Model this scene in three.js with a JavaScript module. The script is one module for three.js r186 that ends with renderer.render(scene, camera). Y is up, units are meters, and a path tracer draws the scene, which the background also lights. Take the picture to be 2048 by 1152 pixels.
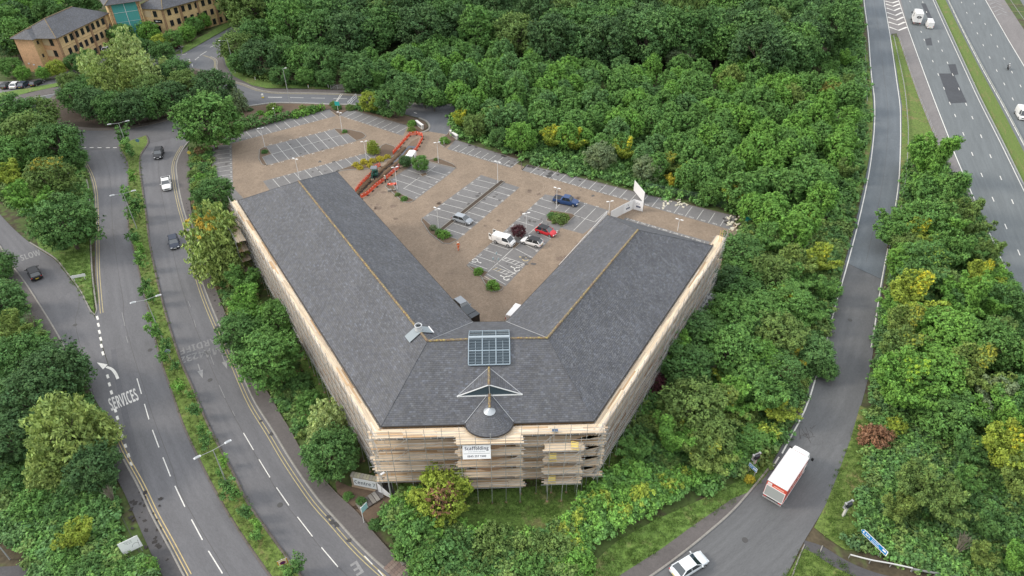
import * as THREE from 'three';
import { mergeGeometries, mergeVertices, toCreasedNormals } from 'three/addons/utils/BufferGeometryUtils.js';
import { RoundedBoxGeometry } from 'three/addons/geometries/RoundedBoxGeometry.js';
import { MarchingCubes } from 'three/addons/objects/MarchingCubes.js';
import { FontLoader } from 'three/addons/loaders/FontLoader.js';

// ---------------------------------------------------------------- camera, sky, sun, exposure
const V3 = (x, y, z) => new THREE.Vector3(x, y, z);
const DRONE_HEIGHT = 73, PITCH = THREE.MathUtils.degToRad(37.6), FOCAL = 1365;   // drone 73 m up, tilted 37.6 degrees down
const scene = new THREE.Scene();
const camera = new THREE.PerspectiveCamera(2 * THREE.MathUtils.radToDeg(Math.atan(576 / FOCAL)), 16 / 9, 1, 3000);
camera.position.set(0, DRONE_HEIGHT, 0);
camera.rotation.set(-PITCH, 0, 0);
const renderer = new THREE.WebGLRenderer({ antialias: true });
renderer.toneMapping = THREE.LinearToneMapping;
renderer.toneMappingExposure = 1.7;
renderer.shadowMap.enabled = true;

{ // overcast sky: brighter overhead than at the horizon, broken by soft cloud
  const W = 256, H = 128, data = new Float32Array(W * H * 4);
  for (let j = 0; j < H; j++) {
    const el = ((j + 0.5) / H - 0.5) * Math.PI, s = Math.sin(el);
    for (let i = 0; i < W; i++) {
      const az = (i + 0.5) / W * Math.PI * 2, o = (j * W + i) * 4;
      const cloud = 1 + 0.06 * Math.sin(az * 3 + s * 9) + 0.05 * Math.sin(az * 7 - s * 17 + 1);
      const L = s > 0 ? (0.36 + 0.72 * s) * cloud : 0.25;
      data[o] = L * 0.97; data[o + 1] = L * 1.0; data[o + 2] = L * 1.05; data[o + 3] = 1;
    }
  }
  const sky = new THREE.DataTexture(data, W, H, THREE.RGBAFormat, THREE.FloatType);
  sky.mapping = THREE.EquirectangularReflectionMapping;
  sky.magFilter = sky.minFilter = THREE.LinearFilter; sky.wrapS = THREE.RepeatWrapping; sky.needsUpdate = true;
  scene.background = sky; scene.environment = sky;
}
const sun = new THREE.DirectionalLight(0xfff4e6, 1.5);
sun.position.set(-300, 185, -110); sun.target.position.set(0, 0, -120);
sun.castShadow = true; sun.shadow.radius = 26;
Object.assign(sun.shadow.camera, { left: -320, right: 320, top: 320, bottom: -320, near: 1, far: 900 });
sun.shadow.mapSize.set(4096, 4096);
scene.add(sun, sun.target);

// ---------------------------------------------------------------- survey: a point of the photograph on a level plane, in metres
const sinP = Math.sin(PITCH), cosP = Math.cos(PITCH);
function at(px, py, h = 0) {
  const u = (px - 1024) / FOCAL, v = (py - 576) / FOCAL, d = (DRONE_HEIGHT - h) / (sinP + v * cosP);
  return V3(u * d, h, -d * (cosP - v * sinP));
}
const depthAt = (p) => (DRONE_HEIGHT - p.y) * sinP - p.z * cosP;
const pts = (flat, h = 0) => { const r = []; for (let i = 0; i < flat.length; i += 2) r.push(at(flat[i], flat[i + 1], h)); return r; };
const smooth = (points, n) => new THREE.CatmullRomCurve3(points, false, 'centripetal').getSpacedPoints(n);

// ---------------------------------------------------------------- random numbers and noise
function rng(seed) { let s = seed >>> 0; return () => { s = (s + 0x6d2b79f5) | 0; let t = Math.imul(s ^ (s >>> 15), 1 | s); t = (t + Math.imul(t ^ (t >>> 7), 61 | t)) ^ t; return ((t ^ (t >>> 14)) >>> 0) / 4294967296; }; }
const R = rng(20240);
const rr = (a, b, f = R) => a + (b - a) * f();
function tileNoise(cells, seed) {   // smooth noise that repeats after «cells» cells; u and v in 0..1
  const f = rng(seed), g = new Float32Array(cells * cells); for (let i = 0; i < g.length; i++) g[i] = f();
  return (u, v) => {
    const x = u * cells, y = v * cells, x0 = Math.floor(x), y0 = Math.floor(y), fx = x - x0, fy = y - y0, sx = fx * fx * (3 - 2 * fx), sy = fy * fy * (3 - 2 * fy);
    const a = (i, j) => g[(((y0 + j) % cells + cells) % cells) * cells + ((x0 + i) % cells + cells) % cells];
    return (a(0, 0) * (1 - sx) + a(1, 0) * sx) * (1 - sy) + (a(0, 1) * (1 - sx) + a(1, 1) * sx) * sy;
  };
}
const enc = (l) => { l = Math.min(1, Math.max(0, l)); return 255 * (l <= 0.0031308 ? 12.92 * l : 1.055 * Math.pow(l, 1 / 2.4) - 0.055); };
function texture(w, h, fn, srgb = true) {   // fn(u, v, set) with linear values
  const d = new Uint8Array(w * h * 4), c = [0, 0, 0];
  for (let j = 0; j < h; j++) for (let i = 0; i < w; i++) {
    fn((i + 0.5) / w, (j + 0.5) / h, c, i, j); const o = (j * w + i) * 4;
    for (let k = 0; k < 3; k++) d[o + k] = srgb ? enc(c[k]) : Math.min(255, Math.max(0, c[k] * 255));
    d[o + 3] = 255;
  }
  const t = new THREE.DataTexture(d, w, h); t.wrapS = t.wrapT = THREE.RepeatWrapping; t.magFilter = THREE.LinearFilter; t.minFilter = THREE.LinearMipmapLinearFilter; t.generateMipmaps = true;
  if (srgb) t.colorSpace = THREE.SRGBColorSpace; t.needsUpdate = true; return t;
}
const lin = (r, g, b) => new THREE.Color().setRGB(r, g, b);
const mat = (r, g, b, rough = 0.85, more = {}) => new THREE.MeshStandardMaterial({ color: lin(r, g, b), roughness: rough, side: THREE.DoubleSide, ...more });

// ---------------------------------------------------------------- naming
const taken = new Map();
function numbered(name) { const n = taken.get(name) ?? 0; taken.set(name, n + 1); return n ? name + '_' + String(n).padStart(3, '0') : name; }
function tag(o, label, category, group, kind) {
  if (label) o.userData.label = label; if (category) o.userData.category = category; if (group) o.userData.group = group; if (kind) o.userData.kind = kind;
  return o;
}
const shade = (m) => { m.castShadow = m.receiveShadow = true; return m; };
function part(name, geo, material, parent, x, y, z) {
  const m = shade(new THREE.Mesh(Array.isArray(geo) ? join(geo) : geo, material)); m.name = name; parent.add(m);
  if (x !== undefined) m.position.set(x, y, z);
  return m;
}
function structure(name, geo, material, label) {
  const m = shade(new THREE.Mesh(Array.isArray(geo) ? join(geo) : geo, material)); m.name = numbered(name); m.userData.kind = 'structure'; if (label) m.userData.label = label; scene.add(m); return m;
}
function thing(name, label, category, p = V3(0, 0, 0), turn = 0, group) {
  const o = new THREE.Group(); o.name = numbered(name); o.position.copy(p); o.rotation.y = turn; scene.add(o); return tag(o, label, category, group);
}
function copyOf(src, name, label, p, turn, group, scale) {
  const c = src.clone(); c.name = numbered(name); c.userData = { ...src.userData, label }; if (group) c.userData.group = group;
  c.position.copy(p); c.rotation.y = turn; if (scale) c.scale.copy(scale); scene.add(c); return c;
}

// ---------------------------------------------------------------- geometry helpers
function join(list) {
  const l = list.map((g) => { let q = g.index ? g.toNonIndexed() : g; if (!q.attributes.normal) q.computeVertexNormals(); if (!q.attributes.uv) q.setAttribute('uv', new THREE.BufferAttribute(new Float32Array(q.attributes.position.count * 2), 2)); return q; });
  const keys = l.every((q) => q.attributes.color);
  for (const q of l) for (const k of Object.keys(q.attributes)) if (!['position', 'normal', 'uv'].includes(k) && !(k === 'color' && keys)) q.deleteAttribute(k);
  return l.length === 1 ? l[0] : mergeGeometries(l);
}
const box = (w, h, d, x = 0, y = 0, z = 0, ry = 0) => { const g = new THREE.BoxGeometry(w, h, d); if (ry) g.rotateY(ry); return g.translate(x, y, z); };
const rbox = (w, h, d, r, x = 0, y = 0, z = 0, ry = 0) => { const g = new RoundedBoxGeometry(w, h, d, 2, Math.min(r, w / 2.01, h / 2.01, d / 2.01)); if (ry) g.rotateY(ry); return g.translate(x, y, z); };
const cyl = (r1, r2, h, x = 0, y = 0, z = 0, n = 10) => new THREE.CylinderGeometry(r1, r2, h, n).translate(x, y, z);
const UP = V3(0, 1, 0), qq = new THREE.Quaternion(), mm = new THREE.Matrix4();
function bar(a, b, r, n = 6, r2 = r) {   // round bar between two points
  const d = b.clone().sub(a), g = new THREE.CylinderGeometry(r2, r, d.length(), n, 1);
  return g.applyQuaternion(qq.setFromUnitVectors(UP, d.clone().normalize())).translate((a.x + b.x) / 2, (a.y + b.y) / 2, (a.z + b.z) / 2);
}
function plank(a, b, w, t) {   // flat board from a to b, lying level
  const d = b.clone().sub(a), g = new THREE.BoxGeometry(d.length(), t, w);
  return g.rotateY(-Math.atan2(d.z, d.x)).translate((a.x + b.x) / 2, (a.y + b.y) / 2, (a.z + b.z) / 2);
}
function geo(pos, uv, index, color) {
  const g = new THREE.BufferGeometry(); g.setAttribute('position', new THREE.Float32BufferAttribute(pos, 3));
  g.setAttribute('uv', new THREE.Float32BufferAttribute(uv ?? new Float32Array(pos.length / 3 * 2), 2));
  if (color) g.setAttribute('color', new THREE.Float32BufferAttribute(color, 3));
  if (index) g.setIndex(index); g.computeVertexNormals(); return g;
}
function sheet(points, y, turn = 0) {   // flat polygon, uv in metres
  const flat = points.map((p) => new THREE.Vector2(p.x, p.z)), tri = THREE.ShapeUtils.triangulateShape(flat, []), pos = [], uv = [], idx = [], c = Math.cos(turn), s = Math.sin(turn);
  for (const p of points) { pos.push(p.x, y, p.z); uv.push(p.x * c + p.z * s, -p.x * s + p.z * c); }
  for (const [a, b, d] of tri) { const k = flat[b].clone().sub(flat[a]).cross(flat[d].clone().sub(flat[a])); k > 0 ? idx.push(a, d, b) : idx.push(a, b, d); }
  return geo(pos, uv, idx);
}
function strip(L, Rr, y, n = 60) {   // road between two edge lines; uv: across, along in metres
  const a = smooth(L, n), b = smooth(Rr, n), pos = [], uv = [], idx = []; let along = 0;
  const M = 6;
  for (let i = 0; i <= n; i++) {
    if (i) along += a[i].clone().add(b[i]).multiplyScalar(0.5).distanceTo(a[i - 1].clone().add(b[i - 1]).multiplyScalar(0.5));
    const w = a[i].distanceTo(b[i]);
    for (let k = 0; k <= M; k++) { const p = a[i].clone().lerp(b[i], k / M); pos.push(p.x, y, p.z); uv.push(w * k / M, along); }
  }
  for (let i = 0; i < n; i++) for (let k = 0; k < M; k++) { const p = i * (M + 1) + k, q = p + M + 1; idx.push(p, p + 1, q, p + 1, q + 1, q); }
  const g = geo(pos, uv, idx); if (g.attributes.normal.getY(0) < 0) { g.setIndex(idx.reverse()); g.computeVertexNormals(); } return g;
}
function side(line, d) {   // a line moved sideways by d metres (to the right of its direction)
  return line.map((p, i) => { const t = line[Math.min(i + 1, line.length - 1)].clone().sub(line[Math.max(i - 1, 0)]); t.y = 0; t.normalize(); return V3(p.x - t.z * d, p.y, p.z + t.x * d); });
}
function ribbon(line, w, y) {
  const a = side(line, -w / 2), b = side(line, w / 2), pos = [], uv = [], idx = []; let s = 0;
  for (let i = 0; i < line.length; i++) { if (i) s += line[i].distanceTo(line[i - 1]); pos.push(a[i].x, y, a[i].z, b[i].x, y, b[i].z); uv.push(0, s, w, s); }
  for (let i = 0; i + 1 < line.length; i++) { const k = i * 2; idx.push(k, k + 2, k + 1, k + 1, k + 2, k + 3); }
  const g = geo(pos, uv, idx); if (g.attributes.normal.getY(0) < 0) { g.setIndex(idx.reverse()); g.computeVertexNormals(); } return g;
}
function kerbGeo(line, w = 0.16, y0 = -0.05, y1 = 0.12, jointEvery = 0) {   // a kerb or wall that follows a line
  const a = side(line, -w / 2), b = side(line, w / 2), pos = [], uv = [], idx = []; let s = 0;
  for (let i = 0; i < line.length; i++) {
    if (i) s += line[i].distanceTo(line[i - 1]);
    for (const [p, y] of [[a[i], y0], [a[i], y1], [b[i], y1], [b[i], y0]]) { pos.push(p.x, y, p.z); uv.push(y, s); }
  }
  const n = line.length;
  for (let i = 0; i + 1 < n; i++) for (let k = 0; k < 3; k++) { const p = i * 4 + k; idx.push(p, p + 4, p + 1, p + 1, p + 4, p + 5); }
  idx.push(0, 1, 2, 0, 2, 3, (n - 1) * 4, (n - 1) * 4 + 2, (n - 1) * 4 + 1, (n - 1) * 4, (n - 1) * 4 + 3, (n - 1) * 4 + 2);
  return geo(pos, uv, idx).toNonIndexed();
}
function resample(line, step) { const c = new THREE.CatmullRomCurve3(line, false, 'centripetal'); return c.getSpacedPoints(Math.max(1, Math.round(c.getLength() / step))); }
function pieceOf(line, s0, s1) {   // part of a resampled line between two distances
  const out = []; let s = 0; const put = (p) => out.push(p);
  for (let i = 0; i + 1 < line.length; i++) {
    const l = line[i].distanceTo(line[i + 1]), e = s + l;
    if (e > s0 && s < s1) { const t0 = Math.max(0, (s0 - s) / l), t1 = Math.min(1, (s1 - s) / l); if (!out.length) put(line[i].clone().lerp(line[i + 1], t0)); put(line[i].clone().lerp(line[i + 1], t1)); }
    s = e;
  }
  return out;
}
const lengthOf = (line) => line.reduce((s, p, i) => i ? s + p.distanceTo(line[i - 1]) : 0, 0);
const font = await new FontLoader().loadAsync('fonts/droid/droid_sans_bold.typeface.json');
function writing(text, height, curve = 1) {   // flat letters in the xy plane, centred
  const shapes = font.generateShapes(text, height), g = new THREE.ShapeGeometry(shapes, curve); g.computeBoundingBox();
  const b = g.boundingBox; return g.translate(-(b.min.x + b.max.x) / 2, -(b.min.y + b.max.y) / 2, 0);
}
function flatText(text, p, dirTop, w, h, y) {   // letters lying on the ground: dirTop is the way their tops point
  const g = writing(text, 1), b = g.boundingBox; g.scale(w / (b.max.x - b.min.x), h / (b.max.y - b.min.y), 1); g.rotateX(-Math.PI / 2);
  g.rotateY(Math.atan2(-dirTop.x, -dirTop.z)); return g.translate(p.x, y, p.z);
}

// ---------------------------------------------------------------- surface materials
const MEAN = 0.6;
function surface(size, metres, fn, bump) {
  const t = texture(size, size, fn); t.repeat.set(1 / metres, 1 / metres); return t;
}
const nA = tileNoise(6, 11), nB = tileNoise(24, 12), nC = tileNoise(90, 13), nD = tileNoise(256, 14), nE = tileNoise(12, 15), nF = tileNoise(48, 16);
const asphaltTex = surface(1024, 26, (u, v, c) => {
  let k = MEAN * (1 + 0.13 * (nA(u, v) - 0.5) + 0.12 * (nB(u, v) - 0.5) + 0.14 * (nC(u, v) - 0.5) + 0.2 * (nD(u, v) - 0.5));
  c[0] = k * 1.01; c[1] = k; c[2] = k * 0.99;
});
const roadTex = surface(1024, 30, (u, v, c) => {   // worn along the lanes
  let k = MEAN * (1 + 0.16 * (nB(u, v * 0.25) - 0.5) + 0.1 * (nE(u, v) - 0.5) + 0.1 * (nC(u, v) - 0.5) + 0.18 * (nD(u, v) - 0.5));
  c[0] = k; c[1] = k; c[2] = k;
});
roadTex.repeat.set(1 / 18, 1 / 46);
const blockTex = surface(1024, 10, (u, v, c, i, j) => {   // small brown paving blocks, laid in courses
  const row = Math.floor(v * 96), off = row % 2 ? 0.5 : 0, col = Math.floor(u * 48 + off), fu = (u * 48 + off) % 1, fv = (v * 96) % 1;
  const h = Math.sin(row * 127.1 + (col % 48) * 311.7) * 43758.5453, r = h - Math.floor(h);
  let k = MEAN * (0.86 + 0.24 * r) * (1 + 0.2 * (nA(u, v) - 0.5) + 0.17 * (nB(u, v) - 0.5) + 0.14 * (nC(u, v) - 0.5) + 0.12 * (nD(u, v) - 0.5));
  if (fu < 0.06 || fv < 0.12) k *= 0.72;
  c[0] = k; c[1] = k * (0.99 + 0.04 * r); c[2] = k * (0.97 + 0.07 * r);
});
const dirtTex = surface(1024, 60, (u, v, c) => {
  const n = nA(u, v) * 0.5 + nE(u, v) * 0.3 + nF(u, v) * 0.2, f = nC(u, v), g = nD(u, v), t = THREE.MathUtils.smoothstep(n + 0.22 * (f - 0.5), 0.36, 0.6);
  const b = 0.65 + 0.4 * f + 0.35 * (g - 0.5);
  c[0] = b * (0.075 * t + 0.085 * (1 - t)); c[1] = b * (0.115 * t + 0.068 * (1 - t)); c[2] = b * (0.028 * t + 0.04 * (1 - t));
});
const grassTex = surface(1024, 20, (u, v, c) => {
  const n = nA(u, v) * 0.4 + nE(u, v) * 0.3 + nF(u, v) * 0.3, f = nC(u, v), g = nD(u, v), b = 0.62 + 0.45 * f + 0.55 * (g - 0.5), dry = THREE.MathUtils.smoothstep(n, 0.52, 0.82);
  c[0] = b * (0.12 + 0.075 * dry); c[1] = b * (0.205 - 0.005 * dry); c[2] = b * (0.04 + 0.035 * dry);
});
const concreteTex = surface(512, 8, (u, v, c) => { const k = MEAN * (1 + 0.25 * (nA(u, v) - 0.5) + 0.3 * (nC(u, v) - 0.5) + 0.15 * (nD(u, v) - 0.5)); c[0] = k; c[1] = k * 0.98; c[2] = k * 0.94; });
const tone = (r, g, b) => lin(r / MEAN, g / MEAN, b / MEAN);
const withMap = (map, r, g, b, rough = 0.9, more = {}) => new THREE.MeshStandardMaterial({ map, color: tone(r, g, b), roughness: rough, side: THREE.DoubleSide, ...more });
const M = {
  leftRoad: withMap(roadTex, 0.128, 0.127, 0.133), ringRoad: withMap(asphaltTex, 0.1, 0.1, 0.105), accessRoad: withMap(roadTex, 0.12, 0.124, 0.134),
  slipNew: withMap(roadTex, 0.115, 0.132, 0.146), slipOld: withMap(roadTex, 0.115, 0.117, 0.12), motorway: withMap(roadTex, 0.135, 0.15, 0.155), shoulder: withMap(asphaltTex, 0.18, 0.17, 0.168),
  patch: withMap(asphaltTex, 0.055, 0.06, 0.068), bays: withMap(asphaltTex, 0.16, 0.157, 0.156), blocks: withMap(blockTex, 0.24, 0.182, 0.133), path: withMap(asphaltTex, 0.11, 0.1, 0.097),
  pathDark: withMap(asphaltTex, 0.075, 0.073, 0.076), kerb: withMap(concreteTex, 0.26, 0.25, 0.235), kerbDark: withMap(concreteTex, 0.12, 0.105, 0.095), slab: withMap(concreteTex, 0.2, 0.19, 0.175),
  ground: new THREE.MeshStandardMaterial({ map: dirtTex, roughness: 1, side: THREE.DoubleSide }), grass: new THREE.MeshStandardMaterial({ map: grassTex, roughness: 1, side: THREE.DoubleSide }),
  grassDry: new THREE.MeshStandardMaterial({ map: grassTex, color: lin(1.05, 0.92, 0.95), roughness: 1, side: THREE.DoubleSide }), soil: withMap(asphaltTex, 0.12, 0.085, 0.058, 1), soilDark: withMap(asphaltTex, 0.06, 0.045, 0.033, 1),
  paint: withMap(concreteTex, 0.66, 0.66, 0.64, 0.8), paintBay: withMap(concreteTex, 0.52, 0.52, 0.51, 0.85), paintWorn: withMap(asphaltTex, 0.25, 0.25, 0.25, 0.85), paintGhost: withMap(asphaltTex, 0.19, 0.19, 0.192, 0.85), yellowLine: withMap(concreteTex, 0.5, 0.4, 0.2, 0.8), yellowWorn: withMap(concreteTex, 0.42, 0.36, 0.2, 0.8),
  steel: mat(0.42, 0.43, 0.43, 0.45, { metalness: 0.6 }), galv: mat(0.46, 0.47, 0.47, 0.5, { metalness: 0.3 }), white: mat(0.8, 0.8, 0.8, 0.4), black: mat(0.012, 0.012, 0.013, 0.5), tyre: mat(0.02, 0.02, 0.02, 0.85),
  glass: mat(0.02, 0.03, 0.035, 0.08, { metalness: 0 }), wood: mat(0.3, 0.2, 0.11, 0.85), soilHeap: withMap(asphaltTex, 0.13, 0.085, 0.05, 1),
};

// ---------------------------------------------------------------- the ground, to the horizon
{
  const g = new THREE.PlaneGeometry(2600, 2600, 1, 1).rotateX(-Math.PI / 2).translate(0, -0.05, -500), p = g.attributes.position, uv = g.attributes.uv;
  for (let i = 0; i < p.count; i++) uv.setXY(i, p.getX(i), p.getZ(i));
  structure('ground', g, M.ground);
}
// ---------------------------------------------------------------- the dual carriageway on the left
const L = {};
L.southIn = smooth(pts([288, 262, 297, 285, 282, 310, 280, 337, 285, 375, 292, 425, 299, 482, 307, 525, 322, 590, 340, 655, 365, 730, 382, 767, 410, 835, 437, 890, 475, 962, 492, 999, 535, 1061, 586, 1131, 640, 1200]), 90);
L.southOut = smooth(pts([402, 258, 371, 291, 354, 325, 355, 360, 365, 410, 375, 445, 404, 560, 422, 610, 440, 652, 470, 715, 487, 755, 510, 805, 547, 864, 575, 911, 607, 959, 640, 1004, 672, 1039, 712, 1084, 750, 1121, 785, 1151, 840, 1200]), 90);
L.northIn = smooth(pts([236, 280, 240, 297, 255, 325, 257, 362, 256, 400, 258, 457, 277, 537, 292, 600, 312, 682, 325, 730, 345, 787, 367, 850, 400, 922, 432, 984, 462, 1036, 500, 1094, 540, 1151, 576, 1200]), 90);
L.northOut = smooth(pts([150, 280, 164, 322, 180, 355, 187, 385, 189, 425, 190, 475, 191, 550, 196, 605, 190, 632, 205, 690, 225, 755, 243, 820, 262, 880, 278, 945, 278, 972, 306, 1031, 339, 1092, 370, 1151, 400, 1200]), 90);
L.servLeft = smooth(pts([-60, 425, 0, 490, 20, 522, 60, 577, 87, 620, 110, 657, 127, 687, 165, 755, 214, 842, 241, 904, 262, 945, 278, 972]), 60);
L.servRight = smooth(pts([-30, 395, 30, 460, 75, 497, 110, 520, 132, 547, 160, 585, 187, 629, 203, 690, 225, 755, 243, 820, 265, 890, 278, 958]), 60);
const south = structure('road', strip(L.southIn, L.southOut, 0.0, 120), M.leftRoad), north = structure('road', strip(L.northIn, L.northOut, 0.004, 120), M.leftRoad);
const services = structure('road', strip(L.servLeft, L.servRight, 0.008, 80), M.leftRoad);
// roundabout and the roads that leave it
const RING = V3(-104, 0, -182), ring = (r0, r1, y, a0 = 0, a1 = Math.PI * 2, n = 64) => { const pos = [], uv = [], idx = []; for (let i = 0; i <= n; i++) { const a = a0 + (a1 - a0) * i / n; for (const r of [r0, r1]) { pos.push(RING.x + Math.cos(a) * r, y, RING.z + Math.sin(a) * r); uv.push(Math.cos(a) * r, Math.sin(a) * r); } } for (let i = 0; i < n; i++) { const k = i * 2; idx.push(k, k + 2, k + 1, k + 1, k + 2, k + 3); } const g = geo(pos, uv, idx); if (g.attributes.normal.getY(0) < 0) { g.setIndex(idx.reverse()); g.computeVertexNormals(); } return g; };
structure('roundabout', ring(22.5, 34, 0.012), M.ringRoad);
const island = structure('traffic_island', [ring(0.01, 21.2, 0.13)], M.soilDark);
part('apron', ring(21.2, 22.6, 0.1), M.kerbDark, island);
part('kerb', kerbGeo(Array.from({ length: 97 }, (_, i) => V3(RING.x + Math.cos(i / 48 * Math.PI) * 22.6, 0, RING.z + Math.sin(i / 48 * Math.PI) * 22.6)), 0.2), M.kerbDark, island);
L.accTop = smooth(pts([360, 98, 430, 118, 434, 138, 446, 153, 468, 163, 489, 169, 518, 180, 551, 185, 585, 186, 651, 187, 729, 191, 780, 199, 829, 207, 905, 209, 960, 206]), 80);
L.accBot = smooth(pts([400, 250, 440, 228, 485, 215, 521, 209, 548, 206, 614, 207, 659, 209, 716, 210, 760, 214, 800, 218, 838, 226, 870, 226, 930, 224]), 80);
const access = structure('road', strip(L.accTop, L.accBot, 0.016, 80), M.accessRoad);
const entrance = structure('road', sheet(pts([905, 207, 899, 222, 897, 240, 899, 260, 893, 270, 858, 264, 859, 252, 852, 242, 838, 236, 800, 226, 790, 216, 800, 208, 850, 206]), 0.02), M.accessRoad);
const northEast = structure('road', strip(pts([345, 128, 364, 110, 400, 89, 441, 66, 500, 33, 570, -5]), pts([440, 140, 440, 112, 446, 96, 470, 78, 530, 44, 600, 5]), 0.02, 40), M.accessRoad);
const west = structure('road', strip(pts([130, 182, 110, 187, 50, 197, -60, 217]), pts([120, 225, 100, 226, 40, 236, -60, 255]), 0.02, 20), M.accessRoad);
structure('pavement', [sheet(pts([-40, 216, 50, 197, 110, 187, 118, 176, 100, 175, 60, 186, -40, 204]), 0.08)], M.path);
// ---------------------------------------------------------------- slip road and motorway on the right
L.slipL = smooth(pts([1723, -60, 1726, 0, 1734, 62, 1741, 150, 1746, 200, 1746, 250, 1743, 287, 1733, 346, 1712, 440, 1689, 528, 1661, 626, 1647, 679, 1624, 751, 1604, 815, 1555, 907, 1541, 931, 1533, 945, 1469, 1020, 1414, 1069, 1353, 1118, 1307, 1151, 1230, 1200]), 110);
L.slipR = smooth(pts([1767, -60, 1770, 0, 1783, 70, 1796, 160, 1804, 212, 1806, 250, 1805, 287, 1801, 367, 1786, 462, 1768, 557, 1761, 601, 1750, 674, 1740, 740, 1722, 811, 1701, 879, 1674, 953, 1652, 1008, 1628, 1050, 1609, 1081, 1573, 1151, 1545, 1200]), 110);
const cutAt = (line, f) => line.slice(0, Math.round(line.length * f) + 1), cutFrom = (line, f) => line.slice(Math.round(line.length * f));
// the newer surface ends at a joint across the slip road
const nearest = (line, p) => line.reduce((b, q, i) => q.distanceTo(p) < line[b].distanceTo(p) ? i : b, 0);
const jl = nearest(L.slipL, at(1690, 524)), jr = nearest(L.slipR, at(1764, 560));
const slip = structure('road', strip(L.slipL.slice(0, jl + 1), L.slipR.slice(0, jr + 1), 0.0, 90), M.slipNew), slipLow = structure('road', strip(L.slipL.slice(jl), L.slipR.slice(jr), 0.0, 90), M.slipOld);
const mwPts = (f) => smooth(pts(f), 70);
L.hardL = mwPts([1772, -20, 1796, 75, 1801, 88, 1818, 140, 1836, 192, 1871, 280, 1912, 370, 1965, 480, 2020, 590, 2090, 730]);
L.mwL = mwPts([1790, -20, 1797, 0, 1816, 57, 1846, 140, 1871, 207, 1902, 287, 1908, 304, 1959, 422, 1990, 491, 2015, 546, 2045, 612, 2095, 715]);
L.mwR = mwPts([1857, -20, 1866, 0, 1886, 45, 1926, 132, 1956, 197, 2001, 286, 2050, 386, 2120, 526]);
L.mwEdge = mwPts([1862, -20, 1871, 0, 1892, 45, 1932, 132, 1962, 197, 2007, 286, 2056, 386, 2126, 526]);
L.farL = mwPts([1886, -20, 1896, 0, 1926, 62, 1966, 140, 2006, 212, 2046, 287, 2100, 390]);
L.farEdgeL = mwPts([1881, -20, 1891, 0, 1921, 62, 1961, 140, 2000, 212, 2039, 287, 2093, 390]);
L.farR = mwPts([1959, -20, 1971, 0, 1991, 35, 2018, 82, 2048, 132, 2110, 235]);
L.farHard = mwPts([1995, -20, 2009, 0, 2034, 38, 2063, 82, 2110, 152]);
const shoulder = structure('road', strip(L.hardL, L.mwR, 0.0, 70), M.shoulder), near = structure('road', strip(side(L.mwL, 0.25).slice(), L.mwEdge, 0.004, 70), M.motorway), far = structure('road', strip(L.farEdgeL, L.farR, 0.004, 70), M.motorway);
structure('road', strip(L.farR, L.farHard, 0.0, 40), M.shoulder);
const offSlip = structure('road', strip(pts([2016, -40, 2040, 0, 2075, 55, 2130, 140]), pts([2130, -40, 2150, 0, 2180, 55, 2230, 140]), 0.006, 30), M.motorway);
structure('road', sheet(pts([1768, -10, 1799, -10, 1818, 62, 1801, 66, 1781, 68]), 0.008), M.shoulder);
structure('central_reservation', strip(L.mwEdge, L.farEdgeL, 0.03, 60), M.grassDry);
// grass verges
const verge = (f, m = M.grass, y = 0.03) => structure('grass_verge', sheet(pts(f), y), m);
verge([1781, 70, 1797, 76, 1818, 140, 1836, 192, 1871, 280, 1905, 350, 1880, 400, 1830, 420, 1800, 367, 1803, 287, 1804, 212, 1795, 150], M.grassDry);
verge([1726, 62, 1741, 150, 1747, 230, 1743, 290, 1730, 350, 1700, 470, 1685, 540, 1665, 560, 1680, 470, 1722, 340, 1731, 250, 1729, 150, 1716, 60], M.grassDry);
verge([1541, 935, 1533, 950, 1500, 985, 1463, 1000, 1383, 1055, 1322, 1100, 1240, 1152, 1180, 1180, 1160, 1150, 1230, 1085, 1310, 1040, 1400, 1000, 1480, 960, 1512, 930, 1530, 900, 1560, 880]);
verge([1652, 1008, 1674, 953, 1701, 879, 1720, 811, 1760, 830, 1770, 960, 1860, 1060, 1900, 1110, 1780, 1105, 1690, 1100, 1660, 1080, 1628, 1055], M.grassDry);
verge([1609, 1090, 1640, 1105, 1690, 1130, 1720, 1190, 1550, 1190, 1575, 1151], M.grassDry);
verge([780, 960, 930, 985, 1100, 970, 1230, 880, 1330, 740, 1365, 750, 1270, 960, 1190, 1060, 960, 1110, 830, 1080], M.grass, 0.02);
verge([605, 700, 640, 660, 700, 780, 745, 860, 740, 880, 690, 850, 640, 790, 600, 730]);
// pavements beside the roads
L.southPath = smooth(pts([376, 293, 375, 295, 379, 325, 381, 375, 381, 412, 396, 470, 425, 560, 455, 640, 491, 741, 533, 782, 559, 826, 583, 865, 604, 904, 640, 950, 675, 989, 715, 1026, 750, 1069, 800, 1124, 822, 1146, 870, 1190]), 90);
const southPath = structure('pavement', strip(L.southOut.slice(8), L.southPath, 0.1, 110), M.path);
part('kerb', kerbGeo(side(L.southOut, -0.02).slice(4), 0.28), M.kerb, southPath); part('edging', kerbGeo(L.southPath, 0.1, -0.05, 0.14), M.kerbDark, southPath);
const northPath = structure('pavement', sheet(pts([227, 944, 249, 987, 269, 1031, 287, 1073, 302, 1106, 330, 1160, 372, 1153, 339, 1092, 306, 1031, 278, 972, 241, 904, 214, 842, 200, 830, 205, 880]), 0.1), M.pathDark);
part('kerb', kerbGeo(side(smooth(pts([214, 842, 241, 904, 278, 972, 306, 1031, 339, 1092, 372, 1155]), 30), 0.1), 0.22), M.kerb, northPath);
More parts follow.
